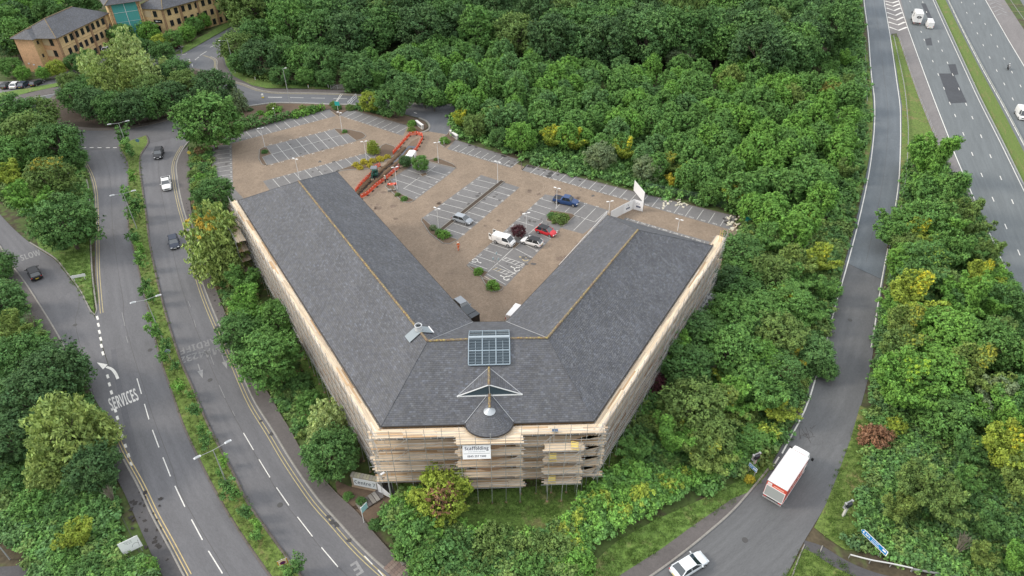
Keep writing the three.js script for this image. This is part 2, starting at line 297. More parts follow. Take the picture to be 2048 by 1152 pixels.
structure('kerb', kerbGeo(side(cutAt(L.servLeft, 0.72), 0.1), 0.24), M.kerb);
structure('pavement', sheet([...L.servLeft.slice(0, 44), ...side(L.servLeft.slice(0, 44), 2.6).reverse()].map((p) => p), 0.1), M.path);
const slipPath = structure('pavement', sheet(pts([1502, 983, 1463, 999, 1383, 1054, 1322, 1099, 1240, 1151, 1200, 1180, 1260, 1180, 1307, 1151, 1353, 1118, 1414, 1069, 1469, 1020]), 0.1), M.path);
part('kerb', kerbGeo(side(smooth(pts([1540, 936, 1533, 945, 1469, 1020, 1414, 1069, 1353, 1118, 1307, 1151, 1250, 1188]), 30), 0.1), 0.24), M.kerb, slipPath);
const accessPath = structure('pavement', sheet([...L.accTop.slice(10, 52), ...pts([729, 181, 660, 180, 592, 178, 533, 178, 504, 172, 464, 153, 450, 132, 445, 118])], 0.1), M.path);
part('kerb', kerbGeo(side(L.accTop.slice(10), -0.12), 0.3), M.kerb, accessPath);
structure('kerb', kerbGeo(side(L.accBot.slice(14, 60), 0.12), 0.26), M.kerb);
verge([447, 110, 452, 130, 466, 152, 504, 171, 533, 177, 592, 177, 662, 179, 662, 168, 600, 163, 540, 154, 500, 140, 470, 118, 455, 95], M.grass, 0.1);
verge([364, 109, 441, 65, 500, 32, 500, 22, 430, 58, 380, 85, 366, 95], M.grass, 0.1);
verge([-20, 206, 60, 185, 118, 173, 118, 166, 60, 176, -20, 190], M.grass, 0.12);
verge([835, 206, 905, 208, 960, 205, 960, 196, 880, 198, 830, 198], M.grass, 0.1);
structure('footpath', strip(pts([1609, 1081, 1643, 1092, 1690, 1120, 1740, 1142, 1830, 1165]), pts([1606, 1096, 1622, 1104, 1668, 1134, 1720, 1158, 1800, 1190]), 0.05, 20), M.pathDark);
structure('kerb', kerbGeo(smooth(pts([1609, 1090, 1600, 1110, 1585, 1151, 1570, 1190]), 12), 0.14), M.kerb);
structure('kerb', kerbGeo(smooth(pts([1645, 1092, 1640, 1104]), 3), 0.14), M.kerb);
structure('footpath', sheet(pts([-40, 1135, 30, 1132, 62, 1122, 66, 1150, 40, 1190, -40, 1190]), 0.0), M.pathDark);
// central island of the dual carriageway and the nose of the services slip
const median = structure('median', sheet([...L.southIn.slice(2), ...L.northIn.slice(2).reverse()], 0.11), M.grassDry);
part('kerb', kerbGeo(side(L.southIn.slice(2), 0.02), 0.3, -0.05, 0.16), M.kerbDark, median); part('kerb', kerbGeo(side(L.northIn.slice(2), 0.0), 0.26), M.kerbDark, median);
const nose = structure('traffic_island', sheet(pts([190, 630, 186, 600, 178, 480, 176, 420, 176, 360, 160, 322, 140, 330, 60, 440, 78, 495, 112, 518, 134, 545, 162, 583]), 0.1), M.grass);
part('kerb', kerbGeo(smooth(pts([60, 485, 78, 496, 112, 518, 134, 545, 162, 583, 187, 629, 192, 630, 194, 622, 191, 600, 185, 550, 181, 475, 181, 425, 178, 385, 172, 355, 158, 322]), 60), 0.22), M.kerb, nose);

// ---------------------------------------------------------------- painted road markings
const dashAlong = (road, line, on, off, w, name = 'lane_dash', m = M.paint, from = 0, to = 1e9, y = 0.026) => { const len = Math.min(to, lengthOf(line)); for (let s = from; s + (on > 10 ? 0.2 : on * 0.6) < len; s += on + off) { const q = pieceOf(line, s, Math.min(s + on, len)); if (q.length > 1) part(name, ribbon(q, w, y), m, road); } };
const solid = (road, line, w, name = 'edge_line', m = M.paint, y = 0.026) => part(name, ribbon(line, w, y), m, road);
const mid = (a, b, f = 0.5, n = 90) => { const p = resample(a, 1), q = resample(b, 1); return Array.from({ length: n + 1 }, (_, i) => { const t = i / n, g = (l) => l[Math.min(l.length - 1, Math.round(t * (l.length - 1)))]; return g(p).clone().lerp(g(q), f); }); };
for (const f of [[487, 866, 507, 900], [518, 919, 540, 955], [553, 975, 578, 1011], [595, 1034, 625, 1073], [643, 1095, 676, 1134]]) solid(south, pts(f), 0.12, 'lane_dash');
for (const f of [[376, 602, 381, 614], [388, 640, 392, 655], [420, 708, 428, 730], [438, 770, 450, 796], [465, 822, 470, 832]]) solid(south, pts(f), 0.08, 'lane_dash', M.paintWorn);
for (const f of [[274, 757, 283, 788], [289, 808, 298, 839], [305, 860, 318, 895], [326, 915, 341, 953], [350, 972, 370, 1014], [383, 1039, 405, 1080], [417, 1102, 445, 1147]]) solid(north, pts(f), 0.13, 'lane_dash');
for (const f of [[244, 625, 250, 652], [252, 672, 256, 686]]) solid(north, pts(f), 0.09, 'lane_dash', M.paintWorn);
for (const [x, y] of [[195, 636], [197, 650], [199, 664], [201.5, 678], [203, 692], [206, 707], [215.5, 753], [219, 769], [223, 785], [231, 821], [235, 836], [240, 854], [245, 873], [251, 892], [257, 911], [262, 928]]) { const p = at(x, y), q = at(x + 2.9, y + 9); part('lane_dash', ribbon([p.clone().lerp(q, -0.42), p.clone().lerp(q, 0.42)], 0.33, 0.026), M.paint, services); }
for (const [x, y] of [[168.5, 295], [183.5, 295.3], [199, 295.5], [216, 295.6], [230, 295.5]]) part('give_way_dash', ribbon([at(x - 4, y), at(x + 4, y)], 0.25, 0.03), M.paint, north);
for (const d of [0.55, 0.95]) { const line = side(L.southOut, d).slice(6); dashAlong(south, line, 12, 0.05, 0.11, 'yellow_line', M.yellowWorn); }
for (const d of [-0.25, -0.6]) dashAlong(north, side(smooth(pts([214, 842, 241, 904, 278, 972, 306, 1031, 339, 1092, 372, 1155]), 30), d), 12, 0.05, 0.11, 'yellow_line', M.yellowLine);
for (const d of [-0.3, -0.7]) dashAlong(north, side(smooth(pts([164, 322, 180, 355, 187, 385, 189, 425, 190, 475, 191, 550, 195, 605, 197, 628]), 30), d), 12, 0.05, 0.11, 'yellow_line', M.yellowWorn);
for (const d of [0.35, 0.7]) dashAlong(access, side(L.accTop.slice(8, 62), d), 12, 0.05, 0.11, 'yellow_line', M.yellowWorn, 0, 1e9, 0.034);
solid(access, side(L.accBot.slice(10, 56), -0.4), 0.12, 'edge_line', M.paint, 0.034); solid(access, side(L.accTop.slice(56), 0.4), 0.14, 'edge_line', M.paint, 0.034);
for (const f of [[536, 194.2, 564, 194.6], [536, 195.6, 564, 194.9], [580, 195.1, 607, 195.7], [623, 196, 650, 196.6], [667, 197, 694, 197.6]]) solid(access, pts(f), 0.14, 'lane_dash', M.paint, 0.034);
for (const f of [[686, 187, 674, 203], [682.5, 187, 672, 203]]) solid(access, pts(f), 0.14, 'stop_line', M.paint, 0.034);
for (const f of [[364, 110, 374, 107.5], [390, 120, 398, 114], [400, 111, 413, 103], [420, 95, 432, 89], [390, 141, 402, 141.8], [384, 128, 385, 133]]) solid(northEast, pts(f), 0.16, 'lane_dash', M.paint, 0.034);
solid(west, pts([50, 197.5, 112, 187.5]), 0.16, 'edge_line', M.paint, 0.034); solid(entrance, pts([828, 225, 834, 227]), 0.3, 'lane_dash', M.paint, 0.034);
L.slipWL = smooth(pts([1728, -20, 1728, 0, 1736, 62, 1743, 150, 1749, 200, 1749, 250, 1746, 287, 1738, 346, 1718, 440, 1695, 528, 1667, 626, 1654, 679, 1633, 751, 1612, 815, 1564, 907]), 80);
L.slipWR = smooth(pts([1767, -20, 1768, 0, 1780, 70, 1793, 160, 1800, 212, 1801, 250, 1801, 280, 1797, 367, 1782, 462, 1764, 557, 1757, 601, 1746, 674, 1742, 695]), 80);
solid(slip, L.slipWL, 0.2); solid(slip, L.slipWR, 0.18); solid(slipLow, pts([1558, 914, 1546, 933]), 0.2);
solid(near, L.mwL, 0.22); solid(near, L.mwR, 0.2); solid(far, L.farL, 0.2); solid(far, L.farR, 0.22);
const z8 = (list) => list.map(([x, y]) => [1536 + x / 4, y / 4]);
for (const [x, y] of z8([[1135, 12], [1225, 255], [1250, 320], [1280, 392], [1318, 490], [1362, 597], [1408, 707], [1455, 827], [1497, 925], [1563, 1072], [1238, 18], [1268, 97], [1300, 178], [1363, 332], [1393, 405], [1436, 503], [1478, 598], [1528, 712], [1585, 835], [1635, 942], [1705, 1090]]).concat([[1944.5, 308], [1981, 312.5], [1963.5, 350], [2001.5, 356], [1986, 398.5], [2025, 403.5], [2011.5, 453], [2037.5, 505]])) { const p = at(x, y), d = at(x + 11, y + 27).sub(p).normalize(); part('lane_dash', ribbon([p.clone().addScaledVector(d, -1), p.clone().addScaledVector(d, 1)], 0.2, 0.026), M.paint, near); }
for (const [x, y] of z8([[1548, 20], [1590, 103], [1628, 182], [1675, 267], [1722, 362], [1773, 460], [1830, 565], [1890, 672], [1958, 792], [1650, 30], [1692, 110], [1737, 192], [1785, 280], [1835, 372], [1890, 470], [1952, 578], [2020, 688]])) { const p = at(x, y), d = at(x + 12, y + 24.5).sub(p).normalize(); part('lane_dash', ribbon([p.clone().addScaledVector(d, -1), p.clone().addScaledVector(d, 1)], 0.2, 0.026), M.paint, far); }
// chevrons between the slip roads and the carriageways
for (const [road, tips] of [[near, [[1770, 2, 1785, 6, 1797, 2], [1771.5, 8, 1786, 13, 1799, 8], [1773, 16, 1788, 21.5, 1801, 16], [1774, 25, 1791, 31, 1804, 25], [1775.5, 34, 1793, 40.5, 1807, 34], [1777, 44, 1796, 50, 1810, 44], [1778.5, 54, 1797, 61, 1813.5, 54.5]]], [far, [[1975, 2, 1987, 0, 2000, 5], [1979, 9, 1990, 5, 2004, 11], [1983, 16, 1994, 12, 2008, 19], [1988, 24, 1999, 19, 2013, 26], [1992, 31, 2003, 27, 2015, 31]]]]) for (const f of tips) part('chevron', ribbon(pts(f), road === near ? 0.85 : 0.7, 0.03), road === near ? M.paint : M.paintWorn, road);
solid(offSlip, pts([2021, 0, 2050, 42, 2075, 80]), 0.2, 'edge_line', M.paintWorn, 0.03); for (const f of [[2004, 8, 2060, 9], [2016, 22, 2060, 24]]) solid(offSlip, pts(f), 0.2, 'edge_line', M.yellowWorn, 0.03);
for (const f of [[1842, 7, 1851, 7, 1867, 42, 1860, 46], [1850, 78, 1862, 75, 1865, 91, 1853, 91], [1896, 129, 1911, 128, 1917, 149, 1904, 151], [1878, 147, 1907, 147, 1934, 205, 1899, 207]]) part('repair_patch', sheet(pts(f), 0.012), M.patch, near);
solid(slipLow, pts([1690, 525, 1764, 559]), 0.12, 'joint', M.patch, 0.012);
// words and arrows painted on the road
{
  const a = at(42, 517), b = at(80, 503), c = at(61, 510.5), top = at(55, 497).sub(c); part('painted_word', flatText('SLOW', c, top, a.distanceTo(b), 2.3, 0.03), M.paintWorn, services);
  const s0 = at(219, 811), s1 = at(275, 785), sc = at(247, 799), st = at(240, 780).sub(sc); part('painted_word', flatText('SERVICES', sc, st, s0.distanceTo(s1) * 0.96, 2.9, 0.03), M.paintBay, north);
  const arrow = smooth(pts([236, 758, 231, 747, 223, 738, 213, 734]), 10); part('painted_arrow', [ribbon(arrow, 0.4, 0.03), sheet(pts([194, 725, 215, 729, 212, 733.5, 206, 739]), 0.03)], M.paint, services);
  for (const [x0, y0, x1, y1] of [[396, 728, 404, 752], [444, 710, 453, 734]]) { const p = at(x0, y0), q = at(x1, y1), d = q.clone().sub(p).normalize(), n = V3(-d.z, 0, d.x), h = p.clone().lerp(q, 0.55); part('painted_arrow', [ribbon([p, h], 0.16, 0.03), sheet([h.clone().addScaledVector(n, 0.42), q.clone().addScaledVector(d, 0.6), h.clone().addScaledVector(n, -0.42)], 0.03)], M.paintWorn, south); }
  const back = at(400, 750).sub(at(393, 725));
  part('painted_word', flatText('CARDIFF', at(404, 690), back, 6.5, 1.7, 0.03), M.paintGhost, south); part('painted_word', flatText('A4232', at(392, 712), back, 4.6, 1.7, 0.03), M.paintGhost, south); part('painted_word', flatText('M4', at(427, 704), back, 2.6, 1.7, 0.03), M.paintGhost, south);
  part('painted_word', flatText('E', at(714, 1137), at(700, 1115).sub(at(714, 1137)).negate(), 0.9, 1.8, 0.03), M.paintWorn, south);
  for (const f of [[729, 1112, 745, 1129], [756, 1140, 768, 1154]]) solid(south, pts(f), 0.11, 'bay_line', M.paint, 0.03);
}
// tactile paving by the crossing at the bottom of the south pavement, block by block
{ const o = at(772, 1137), ex = at(790, 1120).sub(o).normalize(), ez = at(790, 1155).sub(o).normalize(), slabs = box(0.42, 0.05, 0.42), mats = [withMap(concreteTex, 0.19, 0.14, 0.12), withMap(concreteTex, 0.16, 0.12, 0.105), withMap(concreteTex, 0.21, 0.165, 0.14)];
  for (let i = 0; i < 5; i++) for (let j = 0; j < 5; j++) { const p = o.clone().addScaledVector(ex, i * 0.45).addScaledVector(ez, j * 0.45); const m = part('paver', slabs, mats[(i * 3 + j * 5) % 3], southPath, p.x, 0.1, p.z); m.rotation.y = -Math.atan2(ex.z, ex.x); } }

// ---------------------------------------------------------------- the car park
const carPark = structure('car_park', sheet(pts([423, 292, 424, 330, 427, 372, 440, 400, 480, 440, 520, 520, 700, 660, 1180, 700, 1450, 560, 1475, 470, 1468, 442, 1440, 440, 1259, 381, 1050, 334, 905, 279, 889, 294, 878, 285, 893, 269, 858, 263, 841, 266, 815, 252, 730, 229, 699, 219, 678, 232, 659, 219, 551, 244, 474, 268, 440, 280]), 0.024, 0.6), M.blocks);
let bayNo = 1; const digitCache = new Map();
const digit = (d) => { if (!digitCache.has(d)) { const g = writing(d, 1, 1), b = g.boundingBox; g.scale(0.26 / (b.max.x - b.min.x), 0.42 / (b.max.y - b.min.y), 1).rotateX(-Math.PI / 2); digitCache.set(d, g); } return digitCache.get(d); };
const baySurface = (f) => part('bay_surface', sheet(pts(f), 0.028), M.bays, carPark);
const bayLine = (a, b, w = 0.1, m = M.paintBay) => part('bay_line', ribbon([a, b], w, 0.034), m, carPark);
function bayNumber(p, tops) { const t = String(bayNo++), ang = Math.atan2(-tops.x, -tops.z); [...t].forEach((d, i) => { const m = part('bay_number', digit(d), M.paintBay, carPark), o = (i - (t.length - 1) / 2) * 0.36; m.position.set(p.x + Math.cos(ang) * o, 0.034, p.z - Math.sin(ang) * o); m.rotation.y = ang; }); }
// a row of bays: its edge on the aisle from a to b, n bays; depth runs to the left (+) or right (-) of a to b
function bayRow(a, b, n, depth, { number = true, first = 0, last = n, lines = 4.5, skip = [] } = {}) {
  const d = b.clone().sub(a), u = d.clone().normalize(), nrm = V3(u.z, 0, -u.x).multiplyScalar(Math.sign(depth)), D = Math.abs(depth);
  for (let i = first; i <= last; i++) if (!skip.includes(i)) { const p = a.clone().addScaledVector(d, i / n); bayLine(p.clone().addScaledVector(nrm, 0.1), p.clone().addScaledVector(nrm, Math.min(D, lines) )); }
  if (number) for (let i = 0; i < n; i++) bayNumber(a.clone().addScaledVector(d, (i + 0.5) / n).addScaledVector(nrm, 0.35), nrm);
}
baySurface([455, 290, 484, 281.5, 672, 232, 659, 219, 551, 244, 474, 268, 440, 280]); bayRow(at(484, 281), at(655, 237), 9, 4.8); 
baySurface([678, 230.5, 699, 219, 815, 252, 806, 272]); bayRow(at(687.5, 236), at(791.6, 267), 7, 4.6);
baySurface([525, 315, 543, 309, 532, 293, 667.6, 258.5, 681, 271, 694, 268.5, 712.5, 282.5, 532.5, 331]);
{ const a = at(552.5, 289), b = at(648.8, 262.5), c = at(578.8, 320), d = at(677.5, 292.5); for (let i = 0; i < 6; i++) bayLine(a.clone().lerp(b, i / 5), c.clone().lerp(d, i / 5)); bayLine(at(543, 308.6), at(681, 271)); bayLine(at(543.8, 309), at(558.8, 326)); bayLine(at(681, 271), at(696, 287.5)); bayRow(at(532, 293), at(668, 258.5), 7, 4.8, { first: 9, last: 8 }); bayRow(at(712.5, 283), at(532.5, 331), 9, 4.8, { first: 9, last: 8 }); }
baySurface([526, 362.5, 728, 308, 763, 292, 792, 312, 735, 326, 680, 343, 600, 372, 545, 388]); bayRow(at(728.8, 305.5), at(545, 357.5), 9, 4.8); bayLine(at(755, 305), at(768, 318));
baySurface([423, 292, 463.8, 289, 466, 375, 490, 400, 445, 400, 427, 372, 424, 330]); bayRow(at(463.8, 290), at(467, 386), 11, -4.6);
baySurface([850, 323, 911, 337, 901, 347, 829, 401, 794.6, 385, 780.5, 359, 833, 325]); { const r = [[894, 351], [881, 361], [868, 371], [855, 380.6], [842, 390]], l = [[832, 332], [815, 340], [801, 349], [786.6, 358.5], [807, 377]]; r.forEach((p, i) => bayLine(at(...p), at(...l[i]))); bayLine(at(871, 332), at(853, 345.5)); bayLine(at(839, 355), at(807, 377.6)); bayRow(at(829, 401), at(907, 341), 6, 4.8, { first: 9, last: 8 }); }
baySurface([962, 350, 1039, 375, 915, 480, 880, 470, 845, 436]); { const l = [[952.5, 359], [940, 368], [926, 378], [914, 389], [901, 398], [887.5, 408], [874, 418], [860, 429]], u = at(1005, 362), v = at(882.5, 460), r = [[1031, 382.5], [1020, 392], [1007, 403], [995, 414], [982.5, 425], [970, 435], [956, 446], [943, 458], [930, 470]]; l.forEach((p, i) => { const q = at(...p); bayLine(q, q.clone().add(at(1005, 371.5).sub(at(952.5, 359)).multiplyScalar(0.73))); }); r.forEach((p) => { const q = at(...p); bayLine(q, q.clone().add(at(996.5, 372.5).sub(at(1031, 382.5)))); }); bayRow(at(845, 436), at(962, 350), 8, -4.8, { first: 9, last: 8 }); bayRow(at(1037, 377), at(922, 476), 9, -4.8, { first: 9, last: 8 }); }
baySurface([1090, 389, 1150, 400, 1218, 421, 1195, 447, 1166, 468, 1122, 456, 1011, 573, 932.5, 531]); 
{ const left = [[1079, 397], [1067.5, 408], [1056, 419], [1044, 429], [1032, 441], [1019, 452], [1007, 464], [980, 487], [967, 499], [953, 512], [937.5, 525]], dir = at(1113, 407).sub(at(1079, 397)); left.forEach((p) => { const q = at(...p); bayLine(q, q.clone().add(dir)); });
  const right = [[1101, 477.5], [1075, 502], [1065, 515.5], [1031, 548], [1011, 569]], dr = at(1027.5, 496).sub(at(1065, 515.5)); right.forEach((p, i) => { const q = at(...p); bayLine(q, q.clone().add(dr)); }); bayLine(at(1051, 528.5), at(1009, 514)); bayLine(at(1046, 535), at(1004, 520)); bayLine(at(1031, 548.5), at(990, 534)); bayLine(at(1026, 554.5), at(986, 539)); bayLine(at(1005, 574.5), at(968, 552));
  for (const [a, b, c, d, m] of [[1051, 528.5, 1009, 514, M.paint], [1031, 548.5, 990, 534, M.yellowLine]]) for (let i = 0; i < 5; i++) { const p = at(a, b).lerp(at(c, d), i / 5 + 0.08), q = at(a - 5, b + 6.5).lerp(at(c - 5, d + 6), i / 5 + 0.2); bayLine(p, q, 0.1, i > 2 ? m : M.paint); }
  bayLine(at(1086, 443), at(1056, 469)); bayLine(at(1027.5, 496), at(976, 544)); for (const f of [[1120, 409, 1111, 417], [1139, 416, 1130, 424], [1170, 410, 1147, 430], [1191, 417, 1147.5, 461], [1214, 422, 1190, 444], [1150, 431, 1189, 444]]) bayLine(at(f[0], f[1]), at(f[2], f[3]));
  bayRow(at(936, 528), at(1086, 391), 12, -4.8, { first: 9, last: 8 }); bayRow(at(1123, 457), at(1011, 569), 8, -4.8, { first: 9, last: 8 }); bayRow(at(1205, 418), at(1135, 400), 3, -4, { first: 9, last: 8 });
  // wheelchair symbols in the marked bays
  for (const [x, y, m] of [[1051, 519, M.yellowLine], [1034, 539, M.paint], [1013, 557, M.paint], [950, 521, M.paint]]) { const p = at(x, y), g = [new THREE.RingGeometry(0.42, 0.58, 14, 1, 0.6, 4.6), new THREE.PlaneGeometry(0.16, 0.7).translate(0, 0.75, 0), new THREE.CircleGeometry(0.17, 8).translate(0, 1.3, 0), new THREE.PlaneGeometry(0.6, 0.14).translate(0.25, 0.45, 0), new THREE.PlaneGeometry(0.14, 0.6).rotateZ(0.5).translate(0.6, 0.15, 0)]; const w = part('wheelchair_symbol', g.map((q) => q.rotateX(-Math.PI / 2)), m, carPark, p.x, 0.036, p.z); w.rotation.y = x < 1000 ? -2.2 : 0.9; } }
baySurface([894, 298, 911, 280, 1042, 321, 1022, 336]); bayRow(at(903, 301), at(1022, 335), 8, 4.4, { lines: 3.4 });
baySurface([1044, 341, 1054, 329.5, 1260, 381.5, 1320, 396, 1472, 433, 1462, 460]); bayRow(at(1060, 347), at(1440, 452.5), 18, 4.8);
baySurface([1250, 435, 1420, 484, 1400, 520, 1230, 470]); bayRow(at(1410, 483), at(1257, 436), 7, 4.6, {});
// kerbed planting beds inside the car park
function bed(f, m = M.soil, closed = true) { const p = pts(f), b = structure('planting_bed', sheet(p, 0.12), m); part('kerb', kerbGeo(closed ? [...p, p[0]] : p, 0.16, -0.02, 0.15), M.kerb, b); return b; }
bed([667.6, 258, 681, 271, 694, 268, 712.5, 282, 727, 277.5, 732, 272, 725, 266, 700, 260]); bed([532, 293, 543, 308.5, 525, 315, 534, 331, 524, 329, 518, 318, 519, 300]);
bed([763, 292, 772, 288, 788, 293, 800, 305, 770, 322, 735, 338, 686, 341, 672, 343, 700, 333, 727, 327, 748, 318]); bed([850, 322, 875, 316, 906, 329, 912, 337]);
bed([780.5, 359, 794.6, 385, 829, 401, 818, 406, 805, 404, 786, 386, 771, 374]); bed([845, 436, 880, 468, 915, 480, 900, 488, 886, 487, 860, 468, 843, 442]);
bed([1002, 361, 1009, 364, 886, 462, 880, 458], M.soilDark); bed([1101, 421, 1143, 428, 1150, 432, 1127, 453, 1093, 442]); bed([934, 531, 976, 545, 965, 556]); bed([963, 556, 1006, 574, 1004, 580, 990, 584, 978, 581]);
bed([1018, 489, 1030, 484, 1040, 488, 1028, 498], M.soil); bed([840, 349, 851, 346, 855, 350, 845, 354], M.soil);
structure('planting_bed', sheet(pts([440, 279, 474, 267, 551, 243, 659, 218, 678, 231, 699, 218, 815, 251, 841, 265, 856, 254, 850, 243, 800, 228, 740, 214, 660, 210, 614, 208, 548, 207, 485, 216, 420, 240, 400, 262]), 0.06), M.soil);
structure('kerb', kerbGeo(pts([474, 267, 551, 243, 659, 218, 678, 231, 699, 218, 815, 251, 841, 265]), 0.16), M.kerbDark);
structure('kerb', kerbGeo(smooth(pts([838, 236, 853, 243, 859, 253, 856, 260, 841, 266]), 20), 0.5), M.kerb); structure('kerb', kerbGeo(smooth(pts([897, 240, 900, 252, 899, 262, 893, 270, 880, 278, 878, 286, 889, 295]), 20), 0.2), M.kerb);
structure('planting_bed', sheet(pts([893, 270, 899, 262, 905, 262, 912, 279, 889, 294, 879, 286, 881, 278]), 0.1), M.soil);
structure('kerb', kerbGeo((pts([889, 294, 911, 280, 1042, 321, 1044, 340, 1054, 329.5, 1260, 381.5, 1320, 396, 1472, 433])), 0.16), M.kerbDark);
structure('planting_bed', sheet(pts([423, 291, 424, 330, 427, 373, 440, 400, 420, 400, 400, 420, 384, 400, 383, 330, 378, 300, 400, 292]), 0.05), M.soil);

// stains, wet patches and tyre marks with an outline of their own
{
  const f = rng(808), blob = (p, r, y, sx = 1) => { const n = 11, l = [], a0 = f() * 6; for (let i = 0; i < n; i++) { const a = a0 + i / n * 6.283, k = r * (0.55 + 0.75 * f()); l.push(V3(p.x + Math.cos(a) * k * sx, 0, p.z + Math.sin(a) * k)); } return sheet(l, y); };
  const wet = withMap(asphaltTex, 0.05, 0.047, 0.046, 0.5), oil = withMap(asphaltTex, 0.085, 0.08, 0.077, 0.8), scrub = withMap(blockTex, 0.29, 0.225, 0.17), dark = withMap(blockTex, 0.17, 0.125, 0.095);
  const stain = (list, m, road) => tag(part('stain', list, m, road), null, null, null, 'stuff');
  const spots = (list, r0, r1, y) => list.map(([x, y2]) => blob(at(x, y2), rr(r0, r1, f), y));
  stain(spots([[1060, 333], [1068, 335], [1077, 339], [1088, 342], [1102, 347], [1098, 352], [1116, 350], [940, 291], [952, 294], [990, 305], [1008, 312], [1160, 361], [1205, 374], [1452, 445], [1460, 440], [1448, 438]], 0.3, 0.9, 0.037), wet, carPark);
  stain(Array.from({ length: 60 }, () => { const p = [[600, 300], [640, 290], [850, 355], [940, 400], [980, 395], [1070, 440], [1040, 520], [1150, 440], [650, 335], [440, 330], [1180, 380], [1000, 330]][Math.floor(f() * 12)]; return blob(at(p[0] + (f() - 0.5) * 60, p[1] + (f() - 0.5) * 24), rr(0.15, 0.5, f), 0.0375); }), oil, carPark);
  stain(Array.from({ length: 50 }, () => blob(at(740 + 420 * f(), 360 + 200 * f() * f() + 20), rr(0.2, 0.9, f), 0.0262)).filter((g) => g), dark, carPark);
  const arc = (cx, cy, r, a0, a1) => ribbon(Array.from({ length: 14 }, (_, i) => { const c = at(cx, cy), a = a0 + (a1 - a0) * i / 13; return V3(c.x + Math.cos(a) * r, 0, c.z + Math.sin(a) * r); }), 0.14, 0.0265);
  part('tyre_mark', [...[3.2, 3.6, 4.6, 5.0, 5.9, 6.3].map((r, i) => arc(1058, 372, r, -1.2 + i * 0.1, 1.4 + i * 0.15)), ...[9, 9.5, 11, 11.5].map((r) => arc(520, 345, r, -2.8, -0.6)), ...[5, 5.4, 7, 7.4].map((r) => arc(1400, 462, r, -1.4, 1.2)), ...[6, 6.5].map((r) => arc(830, 300, r, 0.4, 2.4))], scrub, carPark);
  stain(Array.from({ length: 40 }, (_, i) => { const p = L.southPath[20 + i].clone().lerp(L.southOut[Math.min(90, 24 + i)], 0.3 + 0.4 * f()); return blob(p, rr(0.08, 0.28, f), 0.105); }), withMap(asphaltTex, 0.04, 0.035, 0.034), southPath);
  stain(Array.from({ length: 46 }, () => blob(at(262 + 70 * f() * 1.1, 985 + 165 * f()), rr(0.1, 0.35, f), 0.106)).filter((_, i) => i % 4 !== 3), withMap(asphaltTex, 0.03, 0.027, 0.026), northPath);
  stain([[660, 1034], [668, 1044], [676, 1049], [700, 1081], [352, 322], [437, 655], [525, 842], [545, 868]].map(([x, y]) => blob(at(x - 3, y), rr(0.2, 0.45, f), 0.031)), wet, south);
  part('crack', Array.from({ length: 9 }, () => { const p = at(1612 + (f() - 0.5) * 22, 858 + (f() - 0.5) * 26); return ribbon(smooth([p, p.clone().add(V3((f() - 0.5) * 1.6, 0, (f() - 0.5) * 2)), p.clone().add(V3((f() - 0.5) * 2.4, 0, (f() - 0.5) * 3))], 6), 0.08, 0.012); }), wet, slipLow);
  part('seam', [ribbon(side(L.northOut, 2.9).slice(30, 88), 0.06, 0.014), ribbon(mid(L.northOut, L.northIn, 0.52), 0.05, 0.014)], oil, north); part('seam', [ribbon(mid(L.southIn, L.southOut, 0.5), 0.05, 0.014)], oil, south); part('seam', [ribbon(mid(L.slipL.slice(0, jl), L.slipR.slice(0, jr), 0.5), 0.05, 0.012)], oil, slip);
  part('repair_patch', [sheet(pts([222, 700, 232, 698, 238, 745, 262, 850, 300, 1000, 360, 1152, 345, 1152, 290, 1010, 250, 860, 228, 750]), 0.013)], withMap(roadTex, 0.108, 0.108, 0.116), north);
  for (const [x, y, road] of [[420, 760, south], [300, 700, north], [560, 1010, south], [150, 650, services], [1700, 640, slipLow], [1490, 1080, slipLow]]) { const p = at(x, y); part('manhole_cover', new THREE.CylinderGeometry(0.36, 0.36, 0.02, 16), mat(0.06, 0.058, 0.056, 0.6), road, p.x, 0.012, p.z); }
}

// ---------------------------------------------------------------- the slate-roofed office building
const EAVES = 11.5, RIDGE = 16.5;
const slateTex = (seed, lichen, pale) => {
  const n1 = tileNoise(8, seed), n2 = tileNoise(40, seed + 1), n3 = tileNoise(160, seed + 2), n4 = tileNoise(14, seed + 3), n5 = tileNoise(256, seed + 5), f = rng(seed + 4), tones = Float32Array.from({ length: 4096 }, () => f());
  return texture(1024, 1024, (u, v, c) => {   // 16 m square: courses 0.25 m high, slates 0.4 m wide
    const row = Math.floor(v * 64), x = u * 40 + (row % 2) * 0.5, col = Math.floor(x) % 40, fu = x % 1, fv = (v * 64) % 1, r = tones[(row * 40 + col) % 4096], r2 = tones[(row * 61 + col * 7 + 900) % 4096];
    let k = MEAN * (0.78 + 0.34 * r) * (1 + 0.2 * (n1(u, v) - 0.5) + 0.12 * (n2(u, v) - 0.5) + 0.22 * (n3(u, v) - 0.5)), t = r2 - 0.5;
    if (fu < 0.07) k *= 0.62; if (fv < 0.1) k *= 0.6;
    c[0] = k * (0.985 - 0.03 * t); c[1] = k; c[2] = k * (1.04 + 0.1 * t);
    if (r > 0.93 - pale * 0.25 && n4(u, v) > 0.55) { c[0] *= 1.14; c[1] *= 1.17; c[2] *= 1.2; }
    const l = n5(u, v) * 0.5 + n3(u, v) * 0.25 + n2(u * 2 % 1, v) * 0.25; if (lichen && l > 0.765 - lichen * 0.03 - 0.13 * n4(u, v)) { c[0] = MEAN * 2.0; c[1] = MEAN * 2.05; c[2] = MEAN * 1.95; }
  });
};
const slateBump = (() => texture(512, 512, (u, v, c) => { const row = Math.floor(v * 64), x = u * 40 + (row % 2) * 0.5, fv = (v * 64) % 1; c[0] = c[1] = c[2] = (x % 1) < 0.07 ? 0.1 : 0.9 - 0.7 * fv; }, false))();
